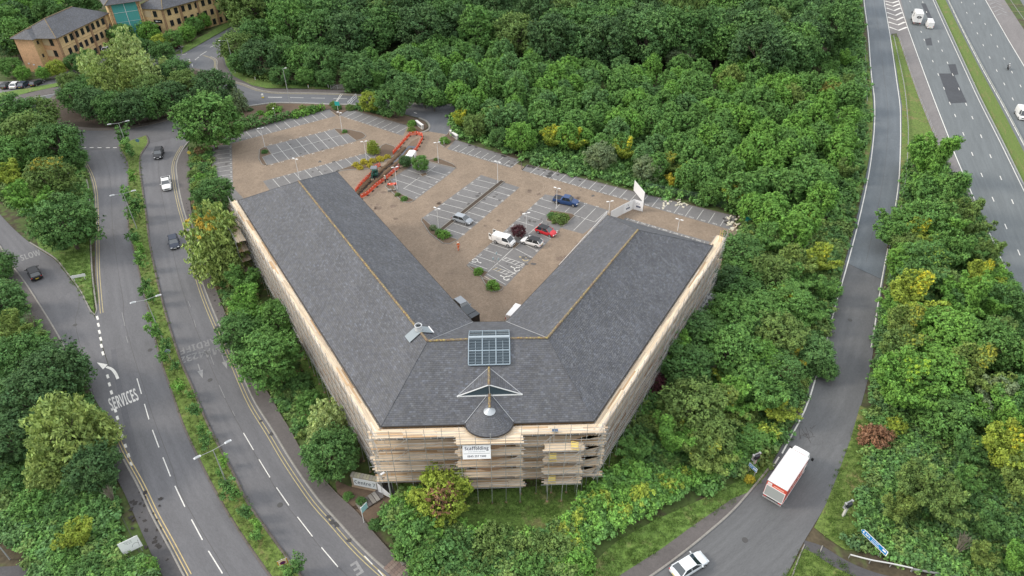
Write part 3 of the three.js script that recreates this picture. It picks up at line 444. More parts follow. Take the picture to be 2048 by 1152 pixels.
const slate = (t, r, g, b) => { t.repeat.set(1 / 16, 1 / 16); slateBump.repeat.set(1 / 16, 1 / 16); return new THREE.MeshStandardMaterial({ map: t, bumpMap: slateBump, bumpScale: 0.02, color: tone(r, g, b), roughness: 0.72, side: THREE.DoubleSide }); };
const slatePlain = slate(slateTex(40, 0, 0.2), 0.1, 0.102, 0.108), slateLichen = slate(slateTex(60, 0.9, 0.2), 0.1, 0.102, 0.108), slateWing = slate(slateTex(80, 0, 0.3), 0.1, 0.102, 0.108), slateSpeck = slate(slateTex(90, 0.7, 0.2), 0.1, 0.102, 0.108);
const ridgeTex = surface(512, 5, (u, v, c) => { const n = nA(u, v), f = nC(u, v), l = nF(u, v); const y = l > 0.74 ? 1 : 0; c[0] = 0.19 + 0.12 * (f - 0.5) + y * 0.16; c[1] = 0.12 + 0.08 * (f - 0.5) + 0.05 * n + y * 0.14; c[2] = 0.075 + 0.05 * n; });
const ridgeMat = new THREE.MeshStandardMaterial({ map: ridgeTex, roughness: 0.9, side: THREE.DoubleSide }), lead = mat(0.36, 0.37, 0.38, 0.55), brick = withMap(blockTex, 0.36, 0.23, 0.14), fascia = mat(0.03, 0.027, 0.025, 0.6);
const bm = { A: at(476, 401, EAVES), B: at(674, 343, EAVES), C: at(946, 644, EAVES), D: at(1012, 643, EAVES), E: at(1215, 430, EAVES), F: at(1425, 491, EAVES), G: at(1188, 842, EAVES), H: at(762, 853, EAVES), r1: at(597, 362, RIDGE), r2: at(855, 682, RIDGE), r3: at(1095, 676, RIDGE), r4: at(1276, 460, RIDGE) };
const SLOPE = 5 / 9.18, frontDir = bm.G.clone().sub(bm.H).normalize(), frontIn = V3(frontDir.z, 0, -frontDir.x);   // frontIn points into the building
const slopeHeight = (p) => EAVES + p.clone().sub(bm.H).dot(frontIn) * SLOPE;
function onSlope(px, py, f = slopeHeight) { let h = 13; for (let i = 0; i < 30; i++) h += 0.6 * (f(at(px, py, h)) - h); return at(px, py, h); }
function slopeFace(list, eaveA, eaveB) {   // roof plane with uv along the eaves and up the slope
  const u = eaveB.clone().sub(eaveA).normalize(), n = list[1].clone().sub(list[0]).cross(list[2].clone().sub(list[0])).normalize(), w = n.clone().cross(u); if (w.y < 0) w.negate();
  const pos = [], uv = [], idx = []; for (const p of list) { pos.push(...p.toArray()); const d = p.clone().sub(eaveA); uv.push(d.dot(u), d.dot(w)); }
  for (let i = 1; i + 1 < list.length; i++) n.y > 0 ? idx.push(0, i, i + 1) : idx.push(0, i + 1, i); return geo(pos, uv, idx);
}
function ridgeTiles(a, b, step = 0.45, r = 0.16, lift = 0.02) {   // overlapping half-round ridge tiles
  const d = b.clone().sub(a), n = Math.max(1, Math.round(d.length() / step)), out = [], f = rng(Math.round(d.length() * 100));
  for (let i = 0; i < n; i++) { const p = a.clone().addScaledVector(d, i / n), q = a.clone().addScaledVector(d, (i + 1.06) / n); p.y += lift + 0.02 * f(); q.y += lift; const g = bar(p, q, r, 7, r * 1.06); const uv = g.attributes.uv; const o = f(); for (let k = 0; k < uv.count; k++) uv.setXY(k, uv.getX(k) * 0.6 + o * 5, uv.getY(k) * 0.45 + o * 3); out.push(g); } return join(out);
}
const hall = thing('office_building', 'large V-shaped office building with grey slate roof and orange ridge tiles, wrapped in scaffolding', 'building');
{
  const { A, B, C, D, E, F, G, H, r1, r2, r3, r4 } = bm;
  const over = (p) => p;
  const faces = [[[A, H, r2, r1], A, H, slateWing], [[B, r1, r2, C], C, B, slateSpeck], [[A, r1, B], B, A, slatePlain], [[H, G, r3, r2], H, G, slatePlain], [[C, r2, r3, D], D, C, slatePlain], [[D, r3, r4, E], E, D, slateWing], [[G, F, r4, r3], G, F, slateLichen], [[E, r4, F], F, E, slatePlain]];
  for (const [l, a, b, m] of faces) part('roof', slopeFace(l, a, b), m, hall);
  for (const [a, b] of [[r1, r2], [r2, onSlope(937, 678).setY(RIDGE)], [onSlope(1019, 676).setY(RIDGE), r3], [r3, r4]]) part('ridge', ridgeTiles(a, b), ridgeMat, hall);
  for (const [a, b] of [[C, r2], [D, r3]]) part('valley', bar(a.clone().setY(a.y + 0.02), b.clone().setY(b.y + 0.02), 0.045, 5), lead, hall);
  for (const [a, b] of [[H, r2], [G, r3], [A, r1], [B, r1], [E, r4], [F, r4]]) part('hip', bar(a, b, 0.05, 5), slatePlain, hall);
  const ring8 = [A, H, G, F, E, D, C, B], cen = V3(-4, 0, -72);
  const inset = (d, y) => ring8.map((p, i) => { const a = ring8[(i + 7) % 8], b = ring8[(i + 1) % 8], u = p.clone().sub(a).setY(0).normalize(), v = b.clone().sub(p).setY(0).normalize(), n1 = V3(u.z, 0, -u.x), n2 = V3(v.z, 0, -v.x), k = n1.clone().add(n2); return V3(p.x, y, p.z).addScaledVector(k, d / (1 + n1.dot(n2))); });
  const w0 = inset(0.5, 0), names = ['side', 'front', 'side', 'end', 'courtyard', 'courtyard', 'courtyard', 'end'];
  for (let i = 0; i < 8; i++) { const a = w0[i], b = w0[(i + 1) % 8], l = a.distanceTo(b); part('wall', geo([a.x, -0.1, a.z, b.x, -0.1, b.z, b.x, EAVES - 0.1, b.z, a.x, EAVES - 0.1, a.z], [0, 0, l, 0, l, EAVES, 0, EAVES], [0, 1, 2, 0, 2, 3]), brick, hall);
    part('gutter', bar(ring8[i].clone().setY(EAVES - 0.06), ring8[(i + 1) % 8].clone().setY(EAVES - 0.06), 0.09, 6), fascia, hall); }
  { const s = inset(0.0, 0); part('soffit', sheet(s, EAVES - 0.2), fascia, hall); }
  // storeys of windows behind the scaffolding, on the three outer faces
  for (const [i, n] of [[0, 14], [1, 6], [2, 10]]) { const a = w0[i], b = w0[i + 1], d = b.clone().sub(a), u = d.clone().normalize(), out = V3(-u.z, 0, u.x); for (const y of [1.9, 5.5, 9.1]) for (let k = 0; k < n; k++) { const p = a.clone().addScaledVector(d, (k + 0.5) / n).addScaledVector(out, 0.02); p.y = y; const w = part('window', box(1.5, 1.7, 0.08), M.glass, hall, p.x, p.y, p.z); w.rotation.y = -Math.atan2(u.z, u.x); part('frame', [box(1.7, 0.1, 0.14, 0, 0.88), box(1.7, 0.1, 0.14, 0, -0.88), box(0.08, 1.7, 0.14, -0.8), box(0.08, 1.7, 0.14, 0.8), box(0.06, 1.7, 0.12, 0)], M.white, w); } }
  // dormer gable with glazed triangle
  const back = onSlope(978, 735), apex = at(978, 770, back.y), bl = onSlope(914, 793), br = onSlope(1045, 789), m0 = bl.clone().lerp(br, 0.5);
  const dormer = part('dormer', [slopeFace([bl, apex, back], back, apex), slopeFace([br, back, apex], apex, back)], slatePlain, hall);
  part('ridge', ridgeTiles(back, apex, 0.4, 0.16), ridgeMat, dormer);
  const inl = bl.clone().lerp(m0, 0.1), inr = br.clone().lerp(m0, 0.1), ina = apex.clone().addScaledVector(frontIn, 0.12), dn = V3(0, -0.12, 0);
  part('window', geo([...inl.clone().addScaledVector(frontIn, 0.1).toArray(), ...inr.clone().addScaledVector(frontIn, 0.1).toArray(), ...ina.clone().add(dn).toArray()], null, [0, 1, 2]), mat(0.06, 0.09, 0.105, 0.15), dormer);
  part('frame', [bar(bl, apex, 0.08, 5), bar(br, apex, 0.08, 5), bar(bl, br, 0.12, 5), bar(m0, apex, 0.04, 5)], mat(0.62, 0.63, 0.62, 0.5), dormer);
  part('flashing', [bar(bl, back, 0.06, 5), bar(br, back, 0.06, 5)], lead, dormer);
  // half-round turret roof with lead cap
  const S = onSlope(979, 786), tip = at(979, 817, S.y), lp = at(930, 847, EAVES), rp = at(1027, 844, EAVES), c0 = tip.clone().setY(EAVES), rad = lp.distanceTo(rp) / 2, N = 28, pos = [], uv = [], idx = [], arc = [];
  const frontP = at(978, 875, EAVES), bulge = frontP.clone().sub(lp.clone().lerp(rp, 0.5)).dot(frontIn) * -1, mid0 = lp.clone().lerp(rp, 0.5);
  for (let i = 0; i <= N; i++) { const t = Math.PI * i / N; arc.push(mid0.clone().addScaledVector(frontDir, -Math.cos(t) * rad).addScaledVector(frontIn, -Math.sin(t) * bulge)); }
  const cone = []; for (let i = 0; i < N; i++) cone.push(slopeFace([arc[i], arc[i + 1], tip], arc[i], arc[i + 1]));
  cone.push(slopeFace([lp, tip, S], lp, tip), slopeFace([rp, S, tip], tip, rp)); for (let k = 0; k < cone.length; k++) { const q = cone[k].attributes.uv; for (let i = 0; i < q.count; i++) q.setX(i, q.getX(i) + k * 0.9); }
  const turret = part('turret_roof', cone, slatePlain, hall);
  part('ridge', ridgeTiles(S, tip, 0.4, 0.16), ridgeMat, turret); part('gutter', arc.slice(1).map((p, i) => bar(arc[i], p, 0.09, 5)), fascia, turret);
  part('flashing', [lp, rp].map((e) => bar(S.clone().setY(S.y + 0.1), e.clone().setY(e.y + 0.1), 0.05, 5)), lead, turret);
  const capDir = frontP.clone().sub(tip); part('cap', new THREE.ConeGeometry(0.7, 0.55, 18).translate(tip.x - frontIn.x * 0.1, tip.y - 0.08, tip.z - frontIn.z * 0.1), mat(0.45, 0.48, 0.5, 0.45, { metalness: 0.3 }), turret);
  const aw = arc.map((p) => p.clone().sub(mid0).multiplyScalar(0.9).add(mid0)); part('bay_wall', aw.slice(1).map((p, i) => { const q = aw[i]; return geo([q.x, 3.4, q.z, p.x, 3.4, p.z, p.x, EAVES - 0.1, p.z, q.x, EAVES - 0.1, q.z], [0, 0, 0.5, 0, 0.5, 11, 0, 11], [0, 1, 2, 0, 2, 3]); }), brick, hall);
  // long rooflight over the ridge, three panes wide
  const backHeight = (p) => RIDGE - Math.abs(p.clone().sub(r2).dot(frontIn)) * SLOPE;
  const tl = onSlope(937.5, 678), tr = onSlope(1019, 676), b0 = onSlope(937, 733), b1 = onSlope(1020, 731), kl = onSlope(939, 665, backHeight), kr = onSlope(1018, 663, backHeight); for (const p of [tl, tr, b0, b1, kl, kr]) p.y += 0.22; tl.y = tr.y = RIDGE + 0.3;
  const light = part('rooflight', bar(tl, tr, 0.2, 6), mat(0.36, 0.42, 0.46, 0.5), hall), paneM = mat(0.03, 0.05, 0.065, 0.2), barM = mat(0.28, 0.35, 0.4, 0.5);
  part('sill', bar(b0, b1, 0.09, 5), barM, light); part('head', bar(kl, kr, 0.07, 5), barM, light);
  const quad = (a, b, c, d, u0, u1, v0, v1, lift = 0) => { const f = (u, v) => a.clone().lerp(b, u).lerp(d.clone().lerp(c, u), v); const q = [f(u0, v0), f(u1, v0), f(u1, v1), f(u0, v1)]; for (const p of q) p.y += lift; return geo(q.flatMap((p) => p.toArray()), null, [0, 2, 1, 0, 3, 2]); };
  const P2 = (a, b, c, d, u, v) => a.clone().lerp(b, u).lerp(d.clone().lerp(c, u), v).setY(a.clone().lerp(b, u).lerp(d.clone().lerp(c, u), v).y + 0.05);
  for (let i = 0; i < 3; i++) {
    for (let j = 0; j < 2; j++) part('pane', quad(tl, tr, b1, b0, i / 3, (i + 1) / 3, j / 2, (j + 1) / 2), paneM, light); part('pane', quad(tl, tr, kr, kl, i / 3, (i + 1) / 3, 0, 1), paneM, light);
  }
  for (let i = 0; i <= 3; i++) { part('glazing_bar', bar(P2(tl, tr, b1, b0, i / 3, 0), P2(tl, tr, b1, b0, i / 3, 1), 0.075, 5), barM, light); part('glazing_bar', bar(P2(tl, tr, kr, kl, i / 3, 0), P2(tl, tr, kr, kl, i / 3, 1), 0.06, 5), barM, light); }
  part('glazing_bar', bar(P2(tl, tr, b1, b0, 0, 0.5), P2(tl, tr, b1, b0, 1, 0.5), 0.09, 5), barM, light);
  for (const v of [0.1, 0.2, 0.3, 0.41, 0.6, 0.72, 0.82, 0.92]) part('louvre', bar(P2(tl, tr, b1, b0, 0.01, v), P2(tl, tr, b1, b0, 0.99, v), v === 0.3 || v === 0.82 ? 0.035 : 0.055, 4), mat(0.13, 0.17, 0.2, 0.5), light);
  for (const u of [1 / 6, 0.5, 5 / 6]) part('glazing_bar', bar(P2(tl, tr, b1, b0, u, 0.15), P2(tl, tr, b1, b0, u, 1), 0.035, 4), barM, light); for (const v of [0.4, 0.75]) part('louvre', bar(P2(tl, tr, kr, kl, 0, v), P2(tl, tr, kr, kl, 1, v), 0.05, 4), mat(0.2, 0.25, 0.28, 0.5), light);
  // metal saddle with round flue on the left ridge
  const fl = r2.clone().lerp(r1, 0.05), al = r1.clone().sub(r2).setY(0).normalize(), ac = V3(al.z, 0, -al.x); const saddle = [];
  for (const s of [-1, 1]) { const a = fl.clone().addScaledVector(al, -0.7), b = fl.clone().addScaledVector(al, 0.7), q = [a, b, b.clone().addScaledVector(ac, s * 1.7).setY(fl.y - 1.7 * SLOPE), a.clone().addScaledVector(ac, s * 1.7).setY(fl.y - 1.7 * SLOPE)]; for (const p of q) p.y += 0.2; saddle.push(geo(q.flatMap((p) => p.toArray()), null, [0, 1, 2, 0, 2, 3])); }
  const vent = part('roof_vent', saddle, mat(0.25, 0.29, 0.31, 0.45), hall); part('flue', [new THREE.CylinderGeometry(0.42, 0.48, 0.7, 16, 1, true).translate(fl.x, fl.y + 0.45, fl.z), new THREE.TorusGeometry(0.43, 0.06, 6, 18).rotateX(Math.PI / 2).translate(fl.x, fl.y + 0.8, fl.z)], mat(0.55, 0.57, 0.58, 0.4), vent); part('flue_inside', cyl(0.4, 0.4, 0.05, fl.x, fl.y + 0.5, fl.z, 14), mat(0.05, 0.06, 0.065), vent);
  { const e = fl.clone().addScaledVector(ac, -1.7).setY(fl.y - 1.7 * SLOPE + 0.22); part('flashing', bar(e.clone().addScaledVector(al, -0.7), e.clone().addScaledVector(al, 0.7), 0.09, 5), M.white, vent); }
}

// ---------------------------------------------------------------- scaffolding
const grain = texture(256, 256, (u, v, c) => { const k = MEAN * (1 + 0.35 * (nB(u, v * 0.1) - 0.5) + 0.35 * (nC(u * 0.6, v * 0.05) - 0.5) + 0.2 * (nA(u, v) - 0.5)); c[0] = k; c[1] = k; c[2] = k; }); grain.repeat.set(1, 1);
const boardMats = [[0.7, 0.57, 0.41], [0.64, 0.51, 0.36], [0.74, 0.63, 0.49], [0.52, 0.35, 0.2], [0.55, 0.44, 0.32], [0.68, 0.52, 0.34]].map((c) => withMap(grain, ...c, 0.85)), boardMerged = new THREE.MeshStandardMaterial({ map: grain, vertexColors: true, color: lin(1 / MEAN, 1 / MEAN, 1 / MEAN), roughness: 0.85 });
const LIFTS = [11.1, 9.1, 7.1, 5.1, 3.1], BW = 0.225;
const poleTints = [M.galv, mat(0.38, 0.38, 0.37, 0.55, { metalness: 0.3 }), mat(0.52, 0.53, 0.53, 0.45, { metalness: 0.3 })];
const scaffoldParts = { count: 0 };
function scaffoldRun(root, p0, p1, out, { inner = 0.15, lifts = LIFTS, bay = 2.1, boards = 6, single = false, top = 1.35, thin = false, legs = true, braceEvery = 3, toes = [] } = {}) {
  const d = p1.clone().sub(p0).setY(0), len = d.length(), u = d.clone().normalize(), n = Math.max(1, Math.round(len / bay)), o = inner + boards * BW + 0.1, f = rng(Math.round(len * 1000)), maxH = Math.max(...lifts);
  const P = (s, k, y) => V3(p0.x + u.x * s + out.x * k, y, p0.z + u.z * s + out.z * k);
  for (let i = 0; i <= n; i++) {
    const s = len * i / n, m = poleTints[Math.floor(f() * 3)];
    part('standard', bar(P(s, o, legs ? 0 : Math.min(...lifts) - 0.5), P(s, o, maxH + top + 0.5 * f()), 0.032, 6), m, root);
    if (i % 2 === 0) part('standard', bar(P(s, inner - 0.05, legs ? 0 : Math.min(...lifts) - 0.5), P(s, inner - 0.05, maxH - 0.1), 0.03, 5), m, root);
    part('transom', lifts.map((y) => bar(P(s, inner - 0.4, y - 0.1), P(s, o + 0.12 + 0.25 * f(), y - 0.1), 0.026, 5)), poleTints[1], root);
    if (legs) part('base_plate', box(0.3, 0.05, 0.3, P(s, o, 0).x, 0.06, P(s, o, 0).z), M.wood, root);
  }
  for (const y of lifts) {
    for (const [k, h, nm] of [[o, y - 0.05, 'ledger'], [o, y + 0.55, 'guard_rail'], [o, y + 1.02, 'guard_rail'], [inner - 0.05, y - 0.05, 'ledger']]) part(nm, bar(P(-0.35 - f() * 0.6, k - 0.03, h), P(len + 0.3 + f() * 0.6, k - 0.03, h), 0.028, 5), poleTints[Math.floor(f() * 3)], root);
    const list = [], li = lifts.indexOf(y), liftShade = single ? 1 : [1, 0.72, 0.56, 0.46, 0.4][li] ?? 0.4;  // shade under upper lifts painted into the board colour, darker on each lower lift
    for (let b = thin ? [0, 2, 3, 3, 3][li] ?? 3 : 0; b < boards; b++) for (let s = -0.3 - f() * 0.5; s < len;) {
      const L1 = Math.min(3.9 * (f() > 0.15 ? 1 : 0.6), len + 0.3 + f() * 0.4 - s); if (L1 < 0.3) break;
      const k = inner + (b + 0.5) * BW, g = plank(P(s, k, y + 0.004 * b + 0.012 * f()), P(s + L1 - 0.02, k + 0.02 * (f() - 0.5), y + 0.012 * f()), BW - 0.012, 0.04), ci = Math.floor(f() * f() * 6), c = boardMats[ci].color;
      const q = g.attributes.uv; for (let i = 0; i < q.count; i++) q.setXY(i, q.getY(i) * 0.3 + k * 3 + s, q.getX(i) * 0.8 + s);
      if (single) part('board', g, boardMats[ci], root); else { const col = new Float32Array(g.attributes.position.count * 3), t = 0.85 + 0.3 * f(); for (let i = 0; i < col.length; i += 3) { col[i] = c.r * MEAN * t * liftShade; col[i + 1] = c.g * MEAN * t * liftShade; col[i + 2] = c.b * MEAN * t * liftShade; } g.setAttribute('color', new THREE.BufferAttribute(col, 3)); list.push(g); }
      s += L1;
    }
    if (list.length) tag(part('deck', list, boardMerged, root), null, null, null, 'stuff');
  }
  for (let i = 1; i < n; i += braceEvery) for (let j = 0; j + 1 < lifts.length; j++) if (f() > 0.35) part('brace', bar(P(len * i / n, o + 0.05, lifts[j + 1]), P(len * (i + 1) / n, o + 0.05, lifts[j]), 0.025, 5), poleTints[2], root);
}
{
  const { A, F, G, H } = bm, outFront = frontIn.clone().negate(), uL = H.clone().sub(A).setY(0).normalize(), outL = V3(-uL.z, 0, uL.x), uR = F.clone().sub(G).setY(0).normalize(), outR = V3(-uR.z, 0, uR.x);
  if (outL.x > 0) outL.negate(); if (outR.x < 0) outR.negate();
  const front = thing('scaffold', 'timber-boarded tube scaffold of five lifts across the front of the slate-roofed building', 'scaffold');
  const X = (px, h = 11.1) => { const p = at(px, 868, h).sub(H).dot(frontDir); return H.clone().setY(0).addScaledVector(frontDir, p); };
  const xl = X(919), xr = X(1043), Hn = H.clone().setY(0).addScaledVector(frontDir, -0.9), Gn = G.clone().setY(0).addScaledVector(frontDir, 0.9);
  scaffoldRun(front, Hn, xl, outFront, { single: true, inner: 0.12, boards: 6 });
  scaffoldRun(front, xr, Gn, outFront, { single: true, inner: 0.12, boards: 6 });
  const bay = thing('scaffold', 'projecting scaffold bay around the round turret, carrying the white banner', 'scaffold');
  scaffoldRun(bay, xl.clone().addScaledVector(frontDir, 0.15), xr.clone().addScaledVector(frontDir, -0.15), outFront, { single: true, inner: 0.2, boards: 11, lifts: [11.1], bay: 1.9, braceEvery: 2, legs: true });
  scaffoldRun(bay, xl.clone().addScaledVector(frontDir, 0.15), xr.clone().addScaledVector(frontDir, -0.15), outFront, { single: true, inner: 1.6, boards: 5, lifts: [9.1, 7.1, 5.1, 3.1], bay: 3.6, top: 0.6, braceEvery: 1 });
  const tower = thing('scaffold', 'narrow loading tower of scaffold right of the turret with yellow gates', 'scaffold'), t0 = X(1098), t1 = X(1160);
  scaffoldRun(tower, t0, t1, outFront, { single: true, inner: 1.6, boards: 5, lifts: [9.6, 7.6, 5.4, 3.4], bay: 1.9, braceEvery: 1, top: 2.4 });
  for (const [s, y] of [[0.82, 10.1], [0.12, 8.1], [0.14, 3.9]]) { const p = t0.clone().lerp(t1, s).addScaledVector(outFront, 2.5); const g = part('gate', [box(0.9, 0.06, 0.05, 0, 0.5), box(0.9, 0.06, 0.05, 0, -0.4), box(0.06, 0.95, 0.05, -0.43), box(0.06, 0.95, 0.05, 0.43), box(0.86, 0.5, 0.02, 0, 0.1)], mat(0.7, 0.55, 0.16, 0.6), tower, p.x, p.y + y, p.z); g.rotation.set(-0.6, 0.3 - s, 0); }
  for (const [s, y, w] of [[0.9, 5.95, 0.9], [0.2, 11.4, 0.7]]) { const p = t0.clone().lerp(t1, s).addScaledVector(outFront, 1.2); part('tarpaulin', rbox(w, 0.12, 0.4, 0.05, p.x, y, p.z), mat(0.06, 0.1, 0.17, 0.6), tower); }
  // sloping fans of boards at the right corner
  for (const y of [10.2, 8.3, 6.4, 4.5]) { const c = G.clone().setY(0).addScaledVector(frontDir, -2.2); for (let k = 0; k < 5; k++) { const a = c.clone().addScaledVector(frontDir, k * 0.42).addScaledVector(outFront, 0.35).setY(y + 0.1), b = a.clone().addScaledVector(frontDir, 1.5).addScaledVector(frontIn, -1.5).setY(y - 0.5); const g = new THREE.BoxGeometry(2.2, 0.04, 0.25); g.lookAt(V3(0.3, 0, 1)); g.translate((a.x + b.x) / 2, (a.y + b.y) / 2 - 0.1, (a.z + b.z) / 2); part('board', g, boardMats[(k + 3) % 6], front); } }
  const left = thing('scaffold', 'long tube scaffold with boarded lifts down the road side of the left wing', 'scaffold');
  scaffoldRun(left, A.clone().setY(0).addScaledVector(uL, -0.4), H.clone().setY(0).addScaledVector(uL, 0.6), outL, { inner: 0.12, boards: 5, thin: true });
  const right = thing('scaffold', 'tube scaffold with boarded lifts along the right wing, facing the slip road', 'scaffold');
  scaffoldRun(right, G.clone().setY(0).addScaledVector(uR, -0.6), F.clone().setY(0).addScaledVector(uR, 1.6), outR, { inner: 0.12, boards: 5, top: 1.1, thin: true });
  const endT = thing('scaffold', 'stair tower of pale boarded landings at the far end of the left wing', 'scaffold');
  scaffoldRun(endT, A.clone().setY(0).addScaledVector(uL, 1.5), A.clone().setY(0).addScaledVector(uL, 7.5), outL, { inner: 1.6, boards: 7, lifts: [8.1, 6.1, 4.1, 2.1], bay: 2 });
  const endR = thing('scaffold', 'small scaffold top with yellow ladder at the far corner of the right wing', 'scaffold');
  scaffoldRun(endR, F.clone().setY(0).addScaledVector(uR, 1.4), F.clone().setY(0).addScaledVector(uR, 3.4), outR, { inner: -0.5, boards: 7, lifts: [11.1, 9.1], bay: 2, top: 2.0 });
  { const p = F.clone().addScaledVector(uR, 2.2).addScaledVector(outR, 0.6); const l = []; for (const s of [-0.2, 0.2]) l.push(bar(V3(s, -1, 0), V3(s, 1.6, -0.3), 0.035, 5)); for (let i = 0; i < 8; i++) l.push(bar(V3(-0.2, -0.8 + i * 0.32, -0.03 - i * 0.036), V3(0.2, -0.8 + i * 0.32, -0.03 - i * 0.036), 0.02, 4)); part('ladder', l, mat(0.7, 0.5, 0.12, 0.6), endR, p.x, 11.6, p.z); }
  // the scaffolder's banner
  const cv = document.createElement('canvas'); cv.width = 512; cv.height = 256; const x = cv.getContext('2d'); x.fillStyle = '#f4f4f4'; x.fillRect(0, 0, 512, 256); x.fillStyle = '#1c1f3a'; x.font = 'bold 82px sans-serif'; x.textAlign = 'center'; x.fillText('Scaffolding', 256, 88); x.fillStyle = '#77808e'; x.font = '26px sans-serif'; x.fillText('access and hire specialists', 256, 128); x.fillStyle = '#40454f'; x.fillRect(20, 152, 472, 5); x.font = 'bold 52px sans-serif'; x.fillStyle = '#2a2e40'; x.fillText('0845 257 1500', 256, 222);
  const ct = new THREE.CanvasTexture(cv); ct.colorSpace = THREE.SRGBColorSpace; const bp = X(927).lerp(X(979), 0.5).addScaledVector(outFront, 2.95); const banner = thing('banner', 'white banner reading Scaffolding and a telephone number, tied to the turret scaffold', 'banner', V3(bp.x, 10.05, bp.z), Math.atan2(outFront.x, outFront.z));
  const q = part('sheet', new THREE.PlaneGeometry(3.25, 1.75, 8, 2), new THREE.MeshStandardMaterial({ map: ct, roughness: 0.6, side: THREE.DoubleSide }), banner); q.rotation.x = -0.42; part('tie', [bar(V3(-1.62, 0.8, -0.35), V3(-1.8, 1.0, -0.5), 0.015, 4), bar(V3(1.62, 0.8, -0.35), V3(1.8, 1.0, -0.5), 0.015, 4)], M.white, banner);
}

// ---------------------------------------------------------------- trees
const leafMat = (r, g, b) => new THREE.MeshStandardMaterial({ color: lin(r * 1.1, g * 1.08, b * 1.08), vertexColors: true, roughness: 0.95, side: THREE.DoubleSide });
const T = {
  mid: leafMat(0.102, 0.225, 0.05), deep: leafMat(0.078, 0.176, 0.046), dark: leafMat(0.06, 0.13, 0.043), fresh: leafMat(0.125, 0.275, 0.045), blue: leafMat(0.096, 0.205, 0.062), olive: leafMat(0.15, 0.225, 0.05), lime: leafMat(0.23, 0.31, 0.04),
  yellow: leafMat(0.42, 0.38, 0.04), pale: leafMat(0.37, 0.48, 0.18), willow: leafMat(0.26, 0.36, 0.1), grey: leafMat(0.16, 0.225, 0.11), brown: leafMat(0.2, 0.15, 0.07), purple: leafMat(0.07, 0.022, 0.028), rust: leafMat(0.24, 0.13, 0.075), moss: leafMat(0.12, 0.2, 0.05),
};
const barkMat = withMap(asphaltTex, 0.11, 0.09, 0.07, 0.95), barkPale = withMap(asphaltTex, 0.24, 0.21, 0.17, 0.95);
function leafCloud(lobes, f, { size = 0.4, up = 0.35, droop = 0, long = 1.5, depth = 0.45 }) {   // lobes: {c, r: Vector3, n, turn: share of leaves that have changed colour, tint}
  const pos = [], col = [], idx = [], p = V3(), n = V3(), a = V3(), b = V3(), q = V3(), w = V3();
  for (const L1 of lobes) {
    const lt = 0.84 + 0.32 * f(), lh = f(), twigs = Math.max(3, Math.round(L1.n / 6));
    for (let t0 = 0; t0 < twigs; t0++) {   // a twig grows out of the limb and carries a spray of leaves
      n.set(f() * 2 - 1, f() * 1.8 - 0.8, f() * 2 - 1); if (n.lengthSq() > 1.7 || n.lengthSq() < 0.01) n.set(f() - 0.5, f(), f() - 0.5); n.normalize();
      const reach = 0.62 + 0.62 * f() - depth * 0.5 * f(), turned = L1.turn && f() < L1.turn, tt = 0.82 + 0.36 * f(), c = turned ? L1.tint : [1, 1, 1], hh = f();
      w.set(L1.c.x + n.x * L1.r.x * reach, L1.c.y + n.y * L1.r.y * reach, L1.c.z + n.z * L1.r.z * reach);
      for (let i = 0; i < 6; i++) {
        const o = size * 0.95; p.set(w.x + (f() - 0.5) * 2 * o, w.y + (f() - 0.5) * 1.5 * o, w.z + (f() - 0.5) * 2 * o);
        const m = V3(n.x * 0.7 + (f() - 0.5) * 1.5, n.y * 0.7 + up + (f() - 0.5) * 0.8, n.z * 0.7 + (f() - 0.5) * 1.5).normalize();
        if (droop) a.set(f() - 0.5, -droop, f() - 0.5).normalize(); else a.set(f() - 0.5, f() - 0.5, f() - 0.5).cross(m).normalize(); b.crossVectors(m, a).normalize();
        const s = size * (0.6 + 0.7 * f()), la = s * long * 0.5, lb = s * 0.5, v = pos.length / 3, t = lt * tt * (0.78 + 0.44 * f()), h = f() * 0.35 + lh * 0.3 + hh * 0.35;
        const cr = t * (0.9 + 0.22 * h) * c[0], cg = t * c[1], cb = t * (1.15 - 0.35 * h) * c[2];
        // a leaf: a diamond folded along its midrib
        q.copy(p).addScaledVector(a, -la); pos.push(q.x, q.y, q.z); q.copy(p).addScaledVector(b, lb).addScaledVector(m, lb * 0.3); pos.push(q.x, q.y, q.z); q.copy(p).addScaledVector(a, la); pos.push(q.x, q.y, q.z); q.copy(p).addScaledVector(b, -lb).addScaledVector(m, lb * 0.3); pos.push(q.x, q.y, q.z);
        for (let j = 0; j < 4; j++) col.push(cr, cg, cb);
        idx.push(v, v + 2, v + 1, v, v + 3, v + 2);
      }
    }
  }
  const g = new THREE.BufferGeometry(); g.setAttribute('position', new THREE.Float32BufferAttribute(pos, 3)); g.setAttribute('color', new THREE.Float32BufferAttribute(col, 3)); g.setIndex(idx); g.computeVertexNormals(); return g;
}
function limbs(base, list, f, r0) { // tapered trunk with limbs reaching the lobes
  const g = [], top = base.h; g.push(bar(V3(0, -0.2, 0), V3(base.dx, top * 0.55, base.dz), r0, 8, r0 * 0.72)); g.push(bar(V3(base.dx, top * 0.55, base.dz), V3(base.dx * 1.5, top, base.dz * 1.5), r0 * 0.72, 7, r0 * 0.3));
  for (const L1 of list) { const s = V3(base.dx, top * (0.4 + 0.3 * f()), base.dz), e = L1.c.clone(), m = s.clone().lerp(e, 0.5).add(V3(0, -0.1 * e.length() * 0.3, 0)); g.push(bar(s, m, r0 * 0.34, 5, r0 * 0.24)); g.push(bar(m, e, r0 * 0.24, 5, r0 * 0.1)); }
  return join(g);
}
